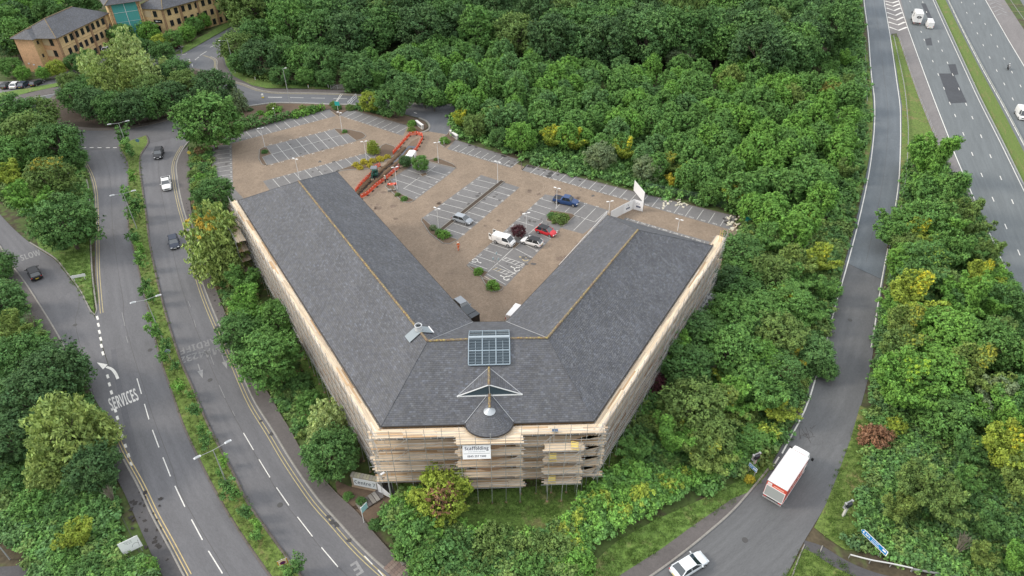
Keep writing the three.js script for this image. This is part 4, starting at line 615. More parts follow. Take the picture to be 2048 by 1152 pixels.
// each recipe gives the lobes of a crown of radius R whose base stands at the origin; «ch» is the height of the crown's centre
const RECIPES = {
  round: (f, v) => { const R0 = 5, ch = 5.2, l = []; for (let i = 0; i < 66; i++) { const y = -0.9 + 1.9 * ((i + 0.5) / 66), a = i * 2.39996 + f() * 0.9, w = Math.sqrt(Math.max(0.06, 1 - Math.pow(Math.abs(y), 2.4))), k = 0.62 + 0.3 * f(); l.push({ c: V3(Math.cos(a) * w * R0 * k, ch + y * R0 * 0.88 * k, Math.sin(a) * w * R0 * k), r: V3(1.3, 0.95, 1.3).multiplyScalar(0.65 + 0.6 * f()), n: 246 }); } return { R: R0, ch, lobes: l, trunk: { h: 5.5, dx: 0.2 * f(), dz: 0.2 * f() }, r0: 0.28, leaf: { size: 0.23, up: 0.45 } }; },
  oak: (f, v) => { const R0 = 7, ch = 8, l = []; for (let i = 0; i < 84; i++) { const y = -0.9 + 1.9 * ((i + 0.5) / 84), a = i * 2.39996 + f() * 1.3, w = Math.sqrt(Math.max(0.08, 1 - Math.pow(Math.abs(y), 2.2))), k = 0.55 + 0.4 * f(); l.push({ c: V3(Math.cos(a) * w * R0 * k, ch + y * R0 * 0.95 * k, Math.sin(a) * w * R0 * k), r: V3(1.6, 1.1, 1.6).multiplyScalar(0.55 + 0.8 * f()), n: 198 }); } return { R: R0, ch, lobes: l, trunk: { h: 9, dx: 0.5 * f(), dz: 0.5 * f() }, r0: 0.42, leaf: { size: 0.33, up: 0.45 } }; },
  great: (f, v) => { const R0 = 8, ch = 7.6, l = []; for (let i = 0; i < 120; i++) { const y = -0.9 + 1.9 * ((i + 0.5) / 120), a = i * 2.39996 + f() * 0.9, w = Math.sqrt(Math.max(0.06, 1 - Math.pow(Math.abs(y), 2.4))), k = 0.62 + 0.3 * f(); l.push({ c: V3(Math.cos(a) * w * R0 * k, ch + y * R0 * 0.86 * k, Math.sin(a) * w * R0 * k), r: V3(1.6, 1.15, 1.6).multiplyScalar(0.65 + 0.6 * f()), n: 190 }); } return { R: R0, ch, lobes: l, trunk: { h: 8.5, dx: 0.2 * f(), dz: 0.2 * f() }, r0: 0.4, leaf: { size: 0.33, up: 0.45 } }; },
  young: (f, v) => { const R0 = 3, ch = 4.0, l = []; for (let i = 0; i < 40; i++) { const y = -0.75 + 1.75 * ((i + 0.5) / 40), a = i * 2.39996 + f() * 0.9, w = Math.sqrt(Math.max(0.04, 1 - y * y)), k = 0.66 + 0.26 * f(); l.push({ c: V3(Math.cos(a) * w * R0 * k, ch + y * R0 * 0.98 * k, Math.sin(a) * w * R0 * k), r: V3(0.72, 0.85, 0.72).multiplyScalar(0.65 + 0.6 * f()), n: 168 }); } for (let i = 0; i < 9; i++) { const a = i * 2.4, d = R0 * 0.5 * f(); l.push({ c: V3(Math.cos(a) * d, ch + R0 * 0.9 - d * 0.5, Math.sin(a) * d), r: V3(0.3, 0.75, 0.3), n: 60 }); } return { R: R0, ch, lobes: l, trunk: { h: 4.5, dx: 0.1, dz: 0.1 }, r0: 0.12, leaf: { size: 0.2, up: 0.55, long: 1.8 } }; },
  willow: (f, v) => { const R0 = 5, ch = 6.6, l = []; for (let s = 0; s < 20; s++) { const a = s * 2.39996, d = R0 * 0.84 * Math.sqrt((s + 0.4) / 20), H0 = 12.8 - d * 0.95 + f() * 1.8, low = 1.6 + d * 0.2; for (let k = 0; k < 6; k++) { const t = k / 5; l.push({ c: V3(Math.cos(a) * d * (1.05 - 0.2 * t) + (f() - 0.5) * 0.5, low + (H0 - low) * t, Math.sin(a) * d * (1.05 - 0.2 * t) + (f() - 0.5) * 0.5), r: V3(1.15, 1.25, 1.15).multiplyScalar(1.1 - 0.65 * t), n: Math.round(110 - 60 * t) }); } } return { R: R0, ch, lobes: l, trunk: { h: 9, dx: 0.3, dz: 0.2 }, r0: 0.3, leaf: { size: 0.25, up: 0.5, droop: -0.5, long: 2.6 } }; },
  shrub: (f, v) => { const R0 = 2.4, ch = 1.5, l = []; for (let i = 0; i < 36; i++) { const y = (i + 0.5) / 36, a = i * 2.39996 + f(), w = Math.sqrt(Math.max(0.02, 1 - y * y)), k = 0.65 + 0.3 * f(); l.push({ c: V3(Math.cos(a) * w * R0 * k, 0.2 + y * 2.3 * k, Math.sin(a) * w * R0 * k), r: V3(0.65, 0.5, 0.65).multiplyScalar(0.7 + 0.6 * f()), n: 132 }); } return { R: R0, ch, lobes: l, trunk: { h: 1.4, dx: 0.05, dz: 0.05 }, r0: 0.1, leaf: { size: 0.165, up: 0.45 } }; },
  spreading: (f, v) => { const R0 = 4.6, ch = 4.0, l = []; for (let s = 0; s < 24; s++) { const a = s * 2.39996 + f() * 0.6, reach = R0 * (0.3 + 0.68 * ((s * 0.618) % 1)), H0 = 8.0 - reach * 0.85 + f() * 1.2; for (let k = 1; k < 6; k++) { const t = k / 5; l.push({ c: V3(Math.cos(a) * reach * t + (f() - 0.5) * 0.4, 1.2 + (H0 - 1.2) * Math.pow(t, 0.7), Math.sin(a) * reach * t + (f() - 0.5) * 0.4), r: V3(1.0, 0.72, 1.0).multiplyScalar(1.1 - 0.6 * t), n: Math.round(204 - 96 * t) }); } } return { R: R0, ch, lobes: l, trunk: { h: 5, dx: 0.2, dz: 0.1 }, r0: 0.2, leaf: { size: 0.19, up: 0.45, long: 1.7 } }; },
  sapling: (f, v) => { const R0 = 1.35, ch = 2.5, l = []; for (let i = 0; i < 16; i++) { const a = i * 2.39996, d = R0 * 0.85 * f(); l.push({ c: V3(Math.cos(a) * d, 1.45 + 2.1 * (i / 16) * (0.8 + 0.4 * f()), Math.sin(a) * d), r: V3(0.5, 0.4, 0.5).multiplyScalar(0.65 + 0.6 * f()), n: 42 }); } return { R: R0, ch, lobes: l, trunk: { h: 2.9, dx: 0.12, dz: 0.08 }, r0: 0.06, leaf: { size: 0.22, up: 0.4 } }; },
};
const protos = new Map();
function proto(kind, v = 0, patch = null) {   // patch: {dir, width, tint}: a part of the crown that has turned colour
  const key = kind + v + (patch ? JSON.stringify(patch) : '');
  if (!protos.has(key)) {
    const f = rng(500 + v * 77 + kind.length * 1311 + kind.charCodeAt(0)), r = RECIPES[kind](f, v);
    if (patch) for (const l of r.lobes) { const d = V3((l.c.x) / r.R, (l.c.y - r.ch) / r.R, l.c.z / r.R), t = d.distanceTo(V3(...patch.dir)); l.turn = Math.max(0, Math.min(patch.most ?? 0.6, 1.25 - t / patch.width)); l.tint = patch.tint; }
    protos.set(key, { ...r, crown: leafCloud(r.lobes, f, r.leaf), wood: limbs(r.trunk, r.lobes.filter((_, i) => i % 4 === 0), f, r.r0) });
  }
  return protos.get(key);
}
const spread = rng(99);
let treeNames = { great: 'great_tree', round: 'broadleaf_tree', oak: 'large_tree', young: 'young_tree', willow: 'willow_tree', shrub: 'shrub', spreading: 'spreading_tree', sapling: 'sapling' };
function plant(kind, base, r, tint, label, category, group, { v = Math.floor(spread() * 3), patch = null, tall = 1, bark = barkMat, name } = {}) {
  const p = proto(kind, v, patch), s = r / p.R, o = thing(name ?? treeNames[kind], label, category ?? (kind === 'shrub' ? 'shrub' : 'tree'), base, spread() * 6.28, group);
  if (patch) o.rotation.y = 0;
  o.scale.set(s, s * tall, s); part('crown', p.crown, T[tint], o); part(kind === 'shrub' ? 'stem' : 'trunk', p.wood, bark, o); return o;
}
function treeAt(kind, px, py, rpx, tint, label, opt = {}) {   // by the middle and radius of its crown in the photograph
  const P0 = RECIPES[kind](rng(1), 0); let r = 3, base;
  for (let i = 0; i < 6; i++) { const h = P0.ch * (opt.tall ?? 1) * r / P0.R, c = at(px, py, h); r = rpx * depthAt(c) / FOCAL; base = c.clone().setY(0); }
  return plant(kind, base, r, tint, label, opt.category, opt.group, opt);
}
const inside = (x, y, f) => { let c = false; for (let i = 0, j = f.length - 2; i < f.length; j = i, i += 2) if ((f[i + 1] > y) !== (f[j + 1] > y) && x < (f[j] - f[i]) * (y - f[i + 1]) / (f[j + 1] - f[i + 1]) + f[i]) c = !c; return c; };
const ORD = ['', 'first', 'second', 'third', 'fourth', 'fifth', 'sixth', 'seventh', 'eighth', 'ninth', 'tenth', 'eleventh', 'twelfth', 'thirteenth', 'fourteenth', 'fifteenth', 'sixteenth', 'seventeenth', 'eighteenth', 'nineteenth', 'twentieth', 'twenty-first', 'twenty-second', 'twenty-third', 'twenty-fourth', 'twenty-fifth', 'twenty-sixth', 'twenty-seventh', 'twenty-eighth', 'twenty-ninth', 'thirtieth'];
const shows = (p) => { const d = depthAt(p), v = p.clone().sub(camera.position), x = v.x / d * FOCAL + 1024, y = 576 - (v.y * cosP - -v.z * -sinP) / d * FOCAL; return [x, y]; };
function screenOf(p) { const rel = p.clone().sub(camera.position), f = -rel.y * sinP + -rel.z * cosP, u = rel.y * cosP + -rel.z * sinP; return [1024 + rel.x / f * FOCAL, 576 - u / f * FOCAL]; }
// a wood: rows of trees over an area of the photograph (of the canopy at height h)
function wood(area, { h, gap, kinds, tints, r, label, group, seed, jitter = 0.35, avoid = [], tall = [0.9, 1.15] }) {
  const f = rng(seed), xs = [], zs = []; for (let i = 0; i < area.length; i += 2) { const p = at(area[i], area[i + 1], h); xs.push(p.x); zs.push(p.z); }
  const z0 = Math.max(...zs), z1 = Math.min(...zs), x0 = Math.min(...xs), x1 = Math.max(...xs); let row = 0;
  for (let z = z0 - gap * 0.3; z > z1; z -= gap * 0.88) {
    const found = []; let k = 0;
    for (let x = x0 + ((row % 2) ? gap / 2 : 0); x < x1; x += gap, k++) { const p = V3(x + (f() - 0.5) * 2 * jitter * gap, 0, z + (f() - 0.5) * 2 * jitter * gap), s = screenOf(p.clone().setY(h)); if (inside(s[0], s[1], area) && !avoid.some((a) => p.distanceTo(a.p) < a.r)) found.push(p); }
    if (!found.length) continue; row++; found.sort((a, b) => a.x - b.x);
    found.forEach((p, i) => { const kind = kinds[Math.floor(f() * kinds.length)], tint = tints(f, screenOf(p.clone().setY(h))); plant(kind, p, r[0] + (r[1] - r[0]) * f(), tint, label(ORD[i + 1] ?? String(i + 1), ORD[row], tint), 'tree', group, { tall: tall[0] + (tall[1] - tall[0]) * f() }); });
  }
}
const TINTNAME = { mid: 'mid green', deep: 'deep green', dark: 'dark green', fresh: 'fresh green', blue: 'bluish green', olive: 'olive green', lime: 'yellow-green', yellow: 'yellow', pale: 'pale green', willow: 'pale olive', grey: 'grey-green', brown: 'brownish', moss: 'mossy green' };
const pick = (...list) => (f) => list[Math.floor(f() * list.length)];
// single trees that can be told apart -- the road side of the office building
const BR = [2.6, 0.82, 1.1], YL = [3.2, 2.3, 0.9], OR = [4.2, 2.2, 1];
treeAt('round', 880, 988, 60, 'lime', 'yellow-green tree with a dead brown middle, growing before the turret scaffold', { v: 0, patch: { dir: [0.08, 0.5, 0.6], width: 0.5, most: 0.8, tint: [0.8, 0.33, 1.4] }, tall: 1.0 });
treeAt('round', 662, 908, 58, 'deep', 'dense dark round tree beside the scaffold corner and the stone sign', { v: 1 });
treeAt('willow', 655, 845, 48, 'pale', 'small pale silvery willow behind the dark round tree by the scaffold', { v: 0, tall: 0.8 });
treeAt('spreading', 694, 828, 30, 'olive', 'olive spiky tree squeezed between the pale willow and the left scaffold', { v: 1 });
treeAt('round', 532, 715, 64, 'mid', 'big green tree by the pavement, nearest to the faded lane arrows', { v: 0 });
treeAt('round', 478, 665, 44, 'deep', 'dark green tree overhanging the pavement kerb beside the big green tree', { v: 2 });
treeAt('round', 556, 640, 44, 'mid', 'green tree close against the scaffold halfway down the left wing', { v: 1 });
treeAt('spreading', 500, 615, 52, 'fresh', 'bright green tree between pavement and left wing, behind the big green one', { v: 2 });
treeAt('spreading', 482, 565, 44, 'mid', 'green leafy tree at the foot of the orange-topped willow', { v: 0 });
treeAt('willow', 428, 482, 66, 'willow', 'tall feathery olive willow with an orange top at the road edge', { v: 1, patch: { dir: [-0.1, 0.85, 0.25], width: 0.42, most: 0.8, tint: [1.9, 1.05, 0.6] }, tall: 0.95 });
treeAt('willow', 460, 520, 40, 'willow', 'smaller olive willow leaning on the orange-topped willow toward the scaffold', { v: 2, tall: 0.85 });
treeAt('round', 428, 385, 36, 'deep', 'dark green tree at the corner of the left bay column and left wing', { v: 0 });
treeAt('spreading', 398, 395, 22, 'deep', 'small dark tree between the kerb and the bay column', { v: 0 });
treeAt('great', 417, 240, 66, 'mid', 'large bright green round tree at the car park corner facing the roundabout', { v: 2 });
treeAt('great', 428, 178, 44, 'dark', 'dark blue-green oak behind the bright round tree by the roundabout', { v: 0 });
treeAt('willow', 473, 200, 22, 'grey', 'thin grey-green tree beside the access road behind the bright round tree', { v: 0, tall: 0.8 });
for (const [x, y, r, t, l] of [[393, 318, 12, 'olive', 'low olive shrub under the car park corner tree'], [388, 345, 14, 'moss', 'mossy shrub on the verge beside the top of the bay column'], [400, 352, 13, 'fresh', 'bright leafy shrub in the middle of the verge by the bay column'], [391, 370, 13, 'olive', 'olive shrub on the verge near the white pickup'], [398, 300, 13, 'brown', 'brown-tinged shrub below the bright corner tree'],
  [618, 800, 30, 'mid', 'green shrub between pavement and the pale silvery willow'], [600, 760, 26, 'deep', 'dark shrub on the lawn edge along the pavement'], [640, 850, 22, 'fresh', 'bright shrub at the pavement edge below the pale willow'], [722, 1000, 11, 'deep', 'shrub beside the stone slab path under the white sign'], [748, 1046, 14, 'deep', 'small shrub by the pavement at the foot of the direction sign'], [696, 990, 11, 'mid', 'small green shrub in front of the stone sign'], [804, 1012, 18, 'moss', 'mossy shrub at the top of the slab path']]) treeAt('shrub', x, y, r, t, l);
// left edge
for (const [k, x, y, r, t, l, o] of [['round', 131, 444, 64, 'deep', 'large dark green tree on the nose beside the services slip'], ['spreading', 55, 405, 48, 'fresh', 'light green tree left of the large one on the services nose'], ['round', 100, 355, 46, 'moss', 'orange-tipped tree behind the services nose', { patch: { dir: [0, 0.8, -0.1], width: 0.6, tint: [2.2, 1.3, 0.7] } }], ['spreading', 28, 355, 42, 'lime', 'yellow-green tree at the frame edge behind the services nose'], ['round', 112, 285, 50, 'deep', 'dark maple on the corner facing the roundabout'], ['round', 60, 270, 52, 'moss', 'mossy dark tree next to the corner maple'], ['oak', 25, 232, 46, 'deep', 'dark tree at the frame edge below the west road'], ['round', 78, 225, 36, 'moss', 'mossy tree nearest the west road'], ['round', 20, 310, 44, 'mid', 'green tree at the frame edge level with the give way line'], ['round', 148, 315, 26, 'deep', 'small dark tree by the give way line'],
  ['round', 4, 598, 42, 'blue', 'bluish tree at the frame edge across from the black car'], ['spreading', 26, 655, 42, 'olive', 'olive tree beside the services road below the black car'], ['round', -6, 530, 34, 'deep', 'dark tree at the frame edge left of the black car'], ['round', 110, 745, 66, 'dark', 'dark spreading tree beside the white bent arrow'], ['round', 40, 720, 56, 'deep', 'dark green tree at the frame edge left of the bent arrow'], ['round', 60, 800, 62, 'dark', 'very dark tree behind the big pale willow'], ['willow', 132, 862, 84, 'willow', 'big pale olive willow by the services road', { tall: 0.78 }], ['willow', 195, 860, 40, 'willow', 'lower pale branches of willow nearest the dashed lane edge', { tall: 0.8 }], ['round', 185, 935, 50, 'dark', 'dark tree in the hollow of the big pale willow'], ['willow', 90, 945, 44, 'willow', 'pale olive willow at the foot of the big willow', { tall: 0.7 }], ['round', 20, 880, 56, 'dark', 'very dark tree at the frame edge behind the willow'], ['shrub', 185, 970, 24, 'brown', 'brownish shrub beside the pavement under the willow'],
  ['spreading', 158, 1072, 44, 'lime', 'yellow-green bush in the rough left of the white board'], ['shrub', 205, 1015, 32, 'deep', 'dark shrub up the bank from the white board'], ['shrub', 215, 1055, 20, 'mid', 'green shrub touching the top of the white board'], ['shrub', 60, 1010, 44, 'mid', 'green bush on the rough bank near the lamp stub'], ['shrub', 120, 1010, 36, 'deep', 'deep green bush on the bank below the willow'], ['shrub', 30, 960, 40, 'deep', 'dark bush at the frame edge below the very dark tree'], ['shrub', 288, 1136, 26, 'fresh', 'clipped bright bush below the white board by the pavement'], ['shrub', 238, 1142, 30, 'mid', 'clipped green bush at the bottom edge below the white board'], ['shrub', 180, 1132, 34, 'deep', 'dark bush at the bottom edge left of the clipped bushes'], ['shrub', 130, 1125, 36, 'mid', 'green bush at the bottom edge above the dark footpath']]) treeAt(k, x, y, r, t, l, o);
// roundabout island
for (const [k, x, y, r, t, l, o] of [['round', 152, 192, 34, 'deep', 'dark maple at the west end of the roundabout island'], ['round', 188, 207, 36, 'dark', 'dark maple second from the west on the island rim'], ['round', 226, 214, 36, 'deep', 'dark maple on the island rim behind the tall twin lamp'], ['round', 266, 212, 38, 'dark', 'dark maple in the middle of the island rim'], ['round', 305, 205, 36, 'deep', 'dark maple right of the middle of the island rim'], ['round', 342, 192, 34, 'dark', 'dark maple near the east end of the island rim'], ['round', 368, 168, 32, 'moss', 'mossy brown maple at the east end of the island'], ['round', 352, 140, 28, 'blue', 'bluish tree at the back of the roundabout island'], ['round', 140, 165, 24, 'moss', 'mossy tree at the back west of the island'], ['willow', 185, 140, 30, 'pale', 'pale plume willow, westernmost on the island'], ['willow', 206, 165, 34, 'willow', 'pale olive willow in front of the plume willow'], ['willow', 258, 112, 38, 'pale', 'tallest pale willow at the centre of the island', { tall: 1.1 }], ['willow', 232, 128, 30, 'willow', 'pale willow tucked left of the tallest one'], ['willow', 288, 142, 32, 'pale', 'broad pale willow right of the tallest one'], ['willow', 262, 155, 26, 'willow', 'low pale willow in front of the broad one'], ['willow', 330, 132, 14, 'pale', 'small round pale willow alone on the east of the island'], ['round', 312, 150, 24, 'dark', 'dark tree between the pale willows and the island east end'], ['round', 325, 105, 24, 'deep', 'dark tree at the back of the island toward the parked cars'], ['round', 300, 175, 30, 'moss', 'mossy tree at the middle of the island behind the rim'], ['round', 175, 175, 28, 'deep', 'deep green tree behind the rim at the west']]) treeAt(k, x, y, r, t, l, o);
// before and behind the brick offices
for (const [x, y, r, t, l] of [[242, 68, 24, 'mid', 'street tree at the left foot of the glazed tower'], [296, 62, 22, 'fresh', 'bright street tree at the right foot of the glazed tower'], [322, 84, 18, 'lime', 'yellow-green street tree before the black wall sign'], [345, 78, 20, 'mid', 'street tree by the parked dark cars'], [372, 66, 18, 'fresh', 'bright street tree on the verge strip, near its lower end'], [388, 50, 18, 'mid', 'street tree on the verge strip below the second window row'], [404, 40, 17, 'fresh', 'street tree halfway up the verge strip'], [424, 28, 17, 'mid', 'street tree toward the upper end of the verge strip'], [444, 14, 16, 'lime', 'last street tree at the upper end of the verge strip'], [20, 132, 22, 'mid', 'tree at the frame edge before the brick gable'], [44, 146, 16, 'fresh', 'small bright tree by the parked white car'], [86, 146, 14, 'fresh', 'small tree at the corner of the brick gable'], [112, 136, 18, 'lime', 'yellow-green tree before the recessed stair face'], [150, 125, 20, 'deep', 'dark tree under the long brick facade'], [175, 112, 16, 'mid', 'green tree under the middle of the long facade'], [300, 92, 16, 'deep', 'dark small tree between the tower and the dark cars'], [275, 92, 18, 'deep', 'dark small tree before the glazed tower door']]) treeAt('round', x, y, r, t, l);
treeAt('oak', 22, 88, 26, 'dark', 'dark tree against the end of the brick gable'); treeAt('oak', 10, 60, 30, 'deep', 'deep green tree behind the brick gable end');
wood([-40, 60, 30, 66, 110, 25, 190, -14, 190, -30, -40, -30], { h: 9, gap: 10.5, kinds: ['oak', 'round'], tints: pick('deep', 'dark', 'mid', 'fresh'), r: [5.5, 7], seed: 301, label: (k, r) => `tree behind the brick offices, ${k} along in row ${r}`, group: 'trees behind the brick offices' });
// along the access road
for (const [k, x, y, r, t, l, o] of [['round', 470, 92, 34, 'moss', 'dark maple at the bend of the north-east road'], ['round', 512, 70, 36, 'deep', 'dark maple behind the one at the bend'], ['round', 520, 112, 40, 'dark', 'dark maple over the clipped hedge by the bend lamp'], ['round', 480, 125, 24, 'deep', 'lower maple at the bend over the grass strip'], ['round', 562, 105, 38, 'deep', 'dark maple second along the grass strip'], ['round', 604, 118, 34, 'mid', 'green tree along the grass strip before the golden tree'], ['spreading', 606, 48, 30, 'olive', 'golden olive tree standing out of the dark wood', { patch: { dir: [0, 0.3, 0], width: 2, tint: [1.9, 1.25, 0.9] } }], ['round', 648, 120, 38, 'deep', 'dark tree at the end of the grass strip by the gateway'], ['spreading', 715, 130, 36, 'blue', 'bluish spreading tree above the gateway'], ['round', 560, 150, 22, 'deep', 'low dark tree over the end of the hedge'], ['round', 610, 152, 20, 'mid', 'low green tree over the back of the grass strip'], ['round', 651, 155, 20, 'deep', 'dark low tree left of the dark gateway gap'], ['round', 705, 160, 24, 'deep', 'dark low tree right of the dark gateway gap'], ['spreading', 755, 160, 28, 'mid', 'green tree behind the grey roadside gate'],
  ['round', 788, 198, 37, 'deep', 'dense dark oval tree between the top bays and the access road', { tall: 1.05 }], ['round', 741, 201, 23, 'lime', 'yellow-green round tree pressed against the dark oval tree'], ['willow', 745, 294, 15, 'lime', 'small thin yellow-green tree rising from the yellow shrub bed', { tall: 0.7 }], ['round', 840, 326, 18, 'mid', 'small green tree in a kerbed square beside the white van'], ['round', 810, 322, 13, 'dark', 'small dark tree hiding the nose of the parked van'], ['round', 1037, 462, 15, 'purple', 'small purple-leaved tree between the white van and white hatchback', { tall: 0.95 }]]) treeAt(k, x, y, r, t, l, o);
for (const [x, y, r, t, l] of [[845, 172, 22, 'mid', 'green shrub by the verge behind the access road'], [880, 176, 20, 'blue', 'bluish shrub near the teal roadside sign'], [830, 185, 12, 'deep', 'dark shrub on the verge right of the dark oval tree'], [872, 188, 9, 'moss', 'small shrub at the teal sign foot'], [800, 182, 18, 'mid', 'green shrub behind the dark oval tree']]) treeAt('shrub', x, y, r, t, l);
// the edge of the young wood behind the right-hand bays
const YT = { dir: [0, 0.9, 0.2], width: 0.75, tint: [2.2, 1.5, 0.8] };
for (const [k, x, y, r, t, l, o] of [['spreading', 922, 238, 24, 'lime', 'yellow-green tree at the wood corner by the entrance', { patch: YT, v: 0 }], ['round', 950, 250, 26, 'moss', 'mossy tree behind the low white wall'], ['spreading', 985, 240, 32, 'olive', 'olive tree with yellow tips, third from the entrance', { patch: YT, v: 1 }], ['round', 1000, 275, 22, 'deep', 'dark tree over the start of the second bay row'], ['round', 1042, 274, 30, 'fresh', 'dense bright green tree standing out at the end of the first bay row', { tall: 1.15 }], ['spreading', 1103, 276, 30, 'lime', 'yellow-green tree just past the dense bright one', { patch: YT, v: 0 }], ['spreading', 1148, 282, 30, 'lime', 'yellow-tipped tree second past the dense bright one', { patch: YT, v: 2 }], ['round', 1200, 312, 30, 'grey', 'grey-green tree over the middle of the long bay row'], ['spreading', 1250, 300, 32, 'lime', 'yellow-crowned tree right of the grey-green one', { patch: YT, v: 1 }], ['round', 1296, 335, 30, 'grey', 'grey-green tree above the white site gate'], ['spreading', 1335, 330, 30, 'olive', 'olive tree over the fence right of the site gate', { patch: YT, v: 0 }], ['spreading', 1380, 352, 32, 'lime', 'yellow-green tree halfway along the mesh fence', { v: 1 }], ['spreading', 1345, 362, 20, 'yellow', 'small yellow tree at the mesh fence'], ['round', 1425, 378, 30, 'mid', 'green tree over the last bays'], ['spreading', 1466, 388, 34, 'lime', 'orange-tipped tree over the end of the long bay row', { patch: { dir: [0.4, 0.6, 0.3], width: 0.6, tint: [2.2, 1.2, 0.7] }, v: 2 }], ['spreading', 1500, 400, 30, 'mid', 'green tree at the end corner of the car park'], ['shrub', 1150, 322, 16, 'deep', 'dark shrub below the yellow-tipped trees'], ['shrub', 1090, 315, 14, 'deep', 'dark shrub below the first yellow-green tree']]) treeAt(k, x, y, r, t, l, o);
// planting in the car park
for (const [x, y, r, t, l] of [[1117, 434, 17, 'moss', 'big rounded shrub in the square kerbed bed below the blue pickup'], [1106, 430, 12, 'deep', 'dark shrub in the square bed beside the big rounded shrub'], [1127, 432, 12, 'olive', 'olive shrub at the road end of the square bed'], [957, 541, 11, 'fresh', 'clipped shrub in the triangular bed by the disabled bay'], [986, 568, 15, 'fresh', 'clipped oval shrub at the tip of the disabled bays'], [888, 467, 13, 'fresh', 'clipped bright shrub at the end of the double bays'], [879, 463, 10, 'mid', 'smaller clipped shrub joined to the bright one'], [866, 454, 9, 'grey', 'grey shrub by the lamp at the end of the double bays'], [808, 396, 8, 'mid', 'small shrub in the bed below the fallen barrier'], [795, 388, 6, 'moss', 'tiny shrub near the stacked barrier blocks'], [529, 302, 7, 'deep', 'small dark shrub at the lamp left of the island bays'], [689, 262, 6, 'mid', 'small shrub at the lamp right of the island bays'], [871, 318, 5, 'moss', 'small shrub beside the lamp above the tree bay'], [888, 279, 11, 'fresh', 'bright shrub on the point opposite the low wall'], [824, 245, 10, 'fresh', 'bright shrub by the low stone wall at the entrance'], [824, 257, 9, 'olive', 'olive shrub behind the end of the red barriers'], [700, 213, 10, 'moss', 'dark clipped globe beside the teal sign'], [719, 210, 8, 'deep', 'dark clipped globe right of the teal sign'], [673, 212, 10, 'deep', 'dark clipped globe left of the teal sign'], [668, 206, 9, 'moss', 'clipped globe behind the teal sign'], [624, 216, 13, 'mid', 'clipped mound at the end of the hedge'], [605, 214, 9, 'olive', 'olive clipped mound beside the hedge end'], [545, 213, 14, 'olive', 'olive clipped shrub behind the square hedge'], [520, 224, 8, 'fresh', 'small fresh shrub in the bare bed'], [500, 218, 6, 'dark', 'tiny dark shrub in the bare bed'], [592, 221, 7, 'moss', 'low shrub in the middle of the hedged bed']]) treeAt('shrub', x, y, r, t, l, { group: 'clipped shrubs of the car park' });
for (const [x, y, r, i] of [[712, 328, 8, 0], [728, 322, 9, 1], [745, 320, 8, 2], [760, 316, 9, 3], [775, 312, 7, 4], [720, 334, 7, 5], [740, 330, 7, 6]]) treeAt('shrub', x, y, r, 'yellow', ['leftmost yellow shrub in the bed beside the digger', 'yellow shrub left of the thin tree stem', 'yellow shrub under the thin tree', 'yellow shrub right of the thin tree stem', 'yellow shrub at the barrier end of the bed', 'yellow shrub by the orange mesh in the bed', 'front yellow shrub below the thin tree'][i], { group: 'yellow shrubs beside the trench' });
// saplings down the central island of the dual carriageway
[[244, 270, 17], [252, 290, 14], [262, 305, 10], [263, 352, 11], [250, 388, 15], [270, 408, 18], [262, 425, 14], [268, 473, 15], [281, 495, 12], [278, 520, 15], [291, 568, 13], [300, 590, 14], [282, 582, 9], [299, 635, 12], [308, 660, 17], [330, 690, 15], [326, 712, 13], [350, 730, 11], [358, 772, 15], [380, 790, 10], [388, 818, 15], [402, 858, 12], [410, 880, 16], [446, 920, 12], [437, 945, 9], [452, 972, 20], [470, 985, 16], [490, 1022, 16], [515, 1050, 14], [512, 1070, 14], [594, 1128, 20], [575, 1145, 16]].forEach(([x, y, r], i) => treeAt('sapling', x, y, r, ['deep', 'mid', 'deep', 'fresh', 'mid'][i % 5], `sapling on the central island, ${ORD[i + 1] ?? 'thirty-' + ORD[i - 29]} counting from the roundabout`, { group: 'saplings on the central island', category: 'sapling' }));
// ---------------------------------------------------------------- the woods
wood([690, 115, 760, 98, 880, 92, 1000, 100, 1120, 110, 1230, 128, 1330, 122, 1450, 128, 1560, 140, 1640, 165, 1698, 160, 1706, 260, 1684, 360, 1660, 430, 1640, 470, 1560, 470, 1500, 420, 1440, 372, 1330, 335, 1180, 290, 1060, 262, 960, 235, 905, 205, 850, 190, 770, 170, 710, 150], { h: 4.6, gap: 6.0, kinds: ['young'], tints: (f, s) => { const t = f() + (s[0] - 1200) / 1600; return t < 0.15 ? 'blue' : t < 0.62 ? 'mid' : t < 0.9 ? 'fresh' : f() < 0.7 ? 'fresh' : f() < 0.6 ? 'mid' : 'olive'; }, r: [2.5, 3.5], seed: 311, tall: [0.85, 1.25], label: (k, r, t) => `${TINTNAME[t]} young tree, ${k} along row ${r} of the plantation behind the car park`, group: 'young trees of the plantation' });
wood([445, -30, 480, 20, 520, 35, 580, 70, 680, 85, 700, 70, 800, 62, 940, 66, 1060, 80, 1200, 92, 1330, 96, 1450, 102, 1560, 105, 1650, 110, 1672, 70, 1672, -40], { h: 9, gap: 10.8, kinds: ['oak', 'oak', 'round'], tints: (f) => pick('dark', 'deep', 'dark', 'deep', 'blue', 'dark', 'moss', 'mid')(f), r: [6, 8], seed: 322, tall: [0.9, 1.2], label: (k, r, t) => `tall ${TINTNAME[t]} tree, ${k} along row ${r} of the old wood`, group: 'trees of the old wood' });
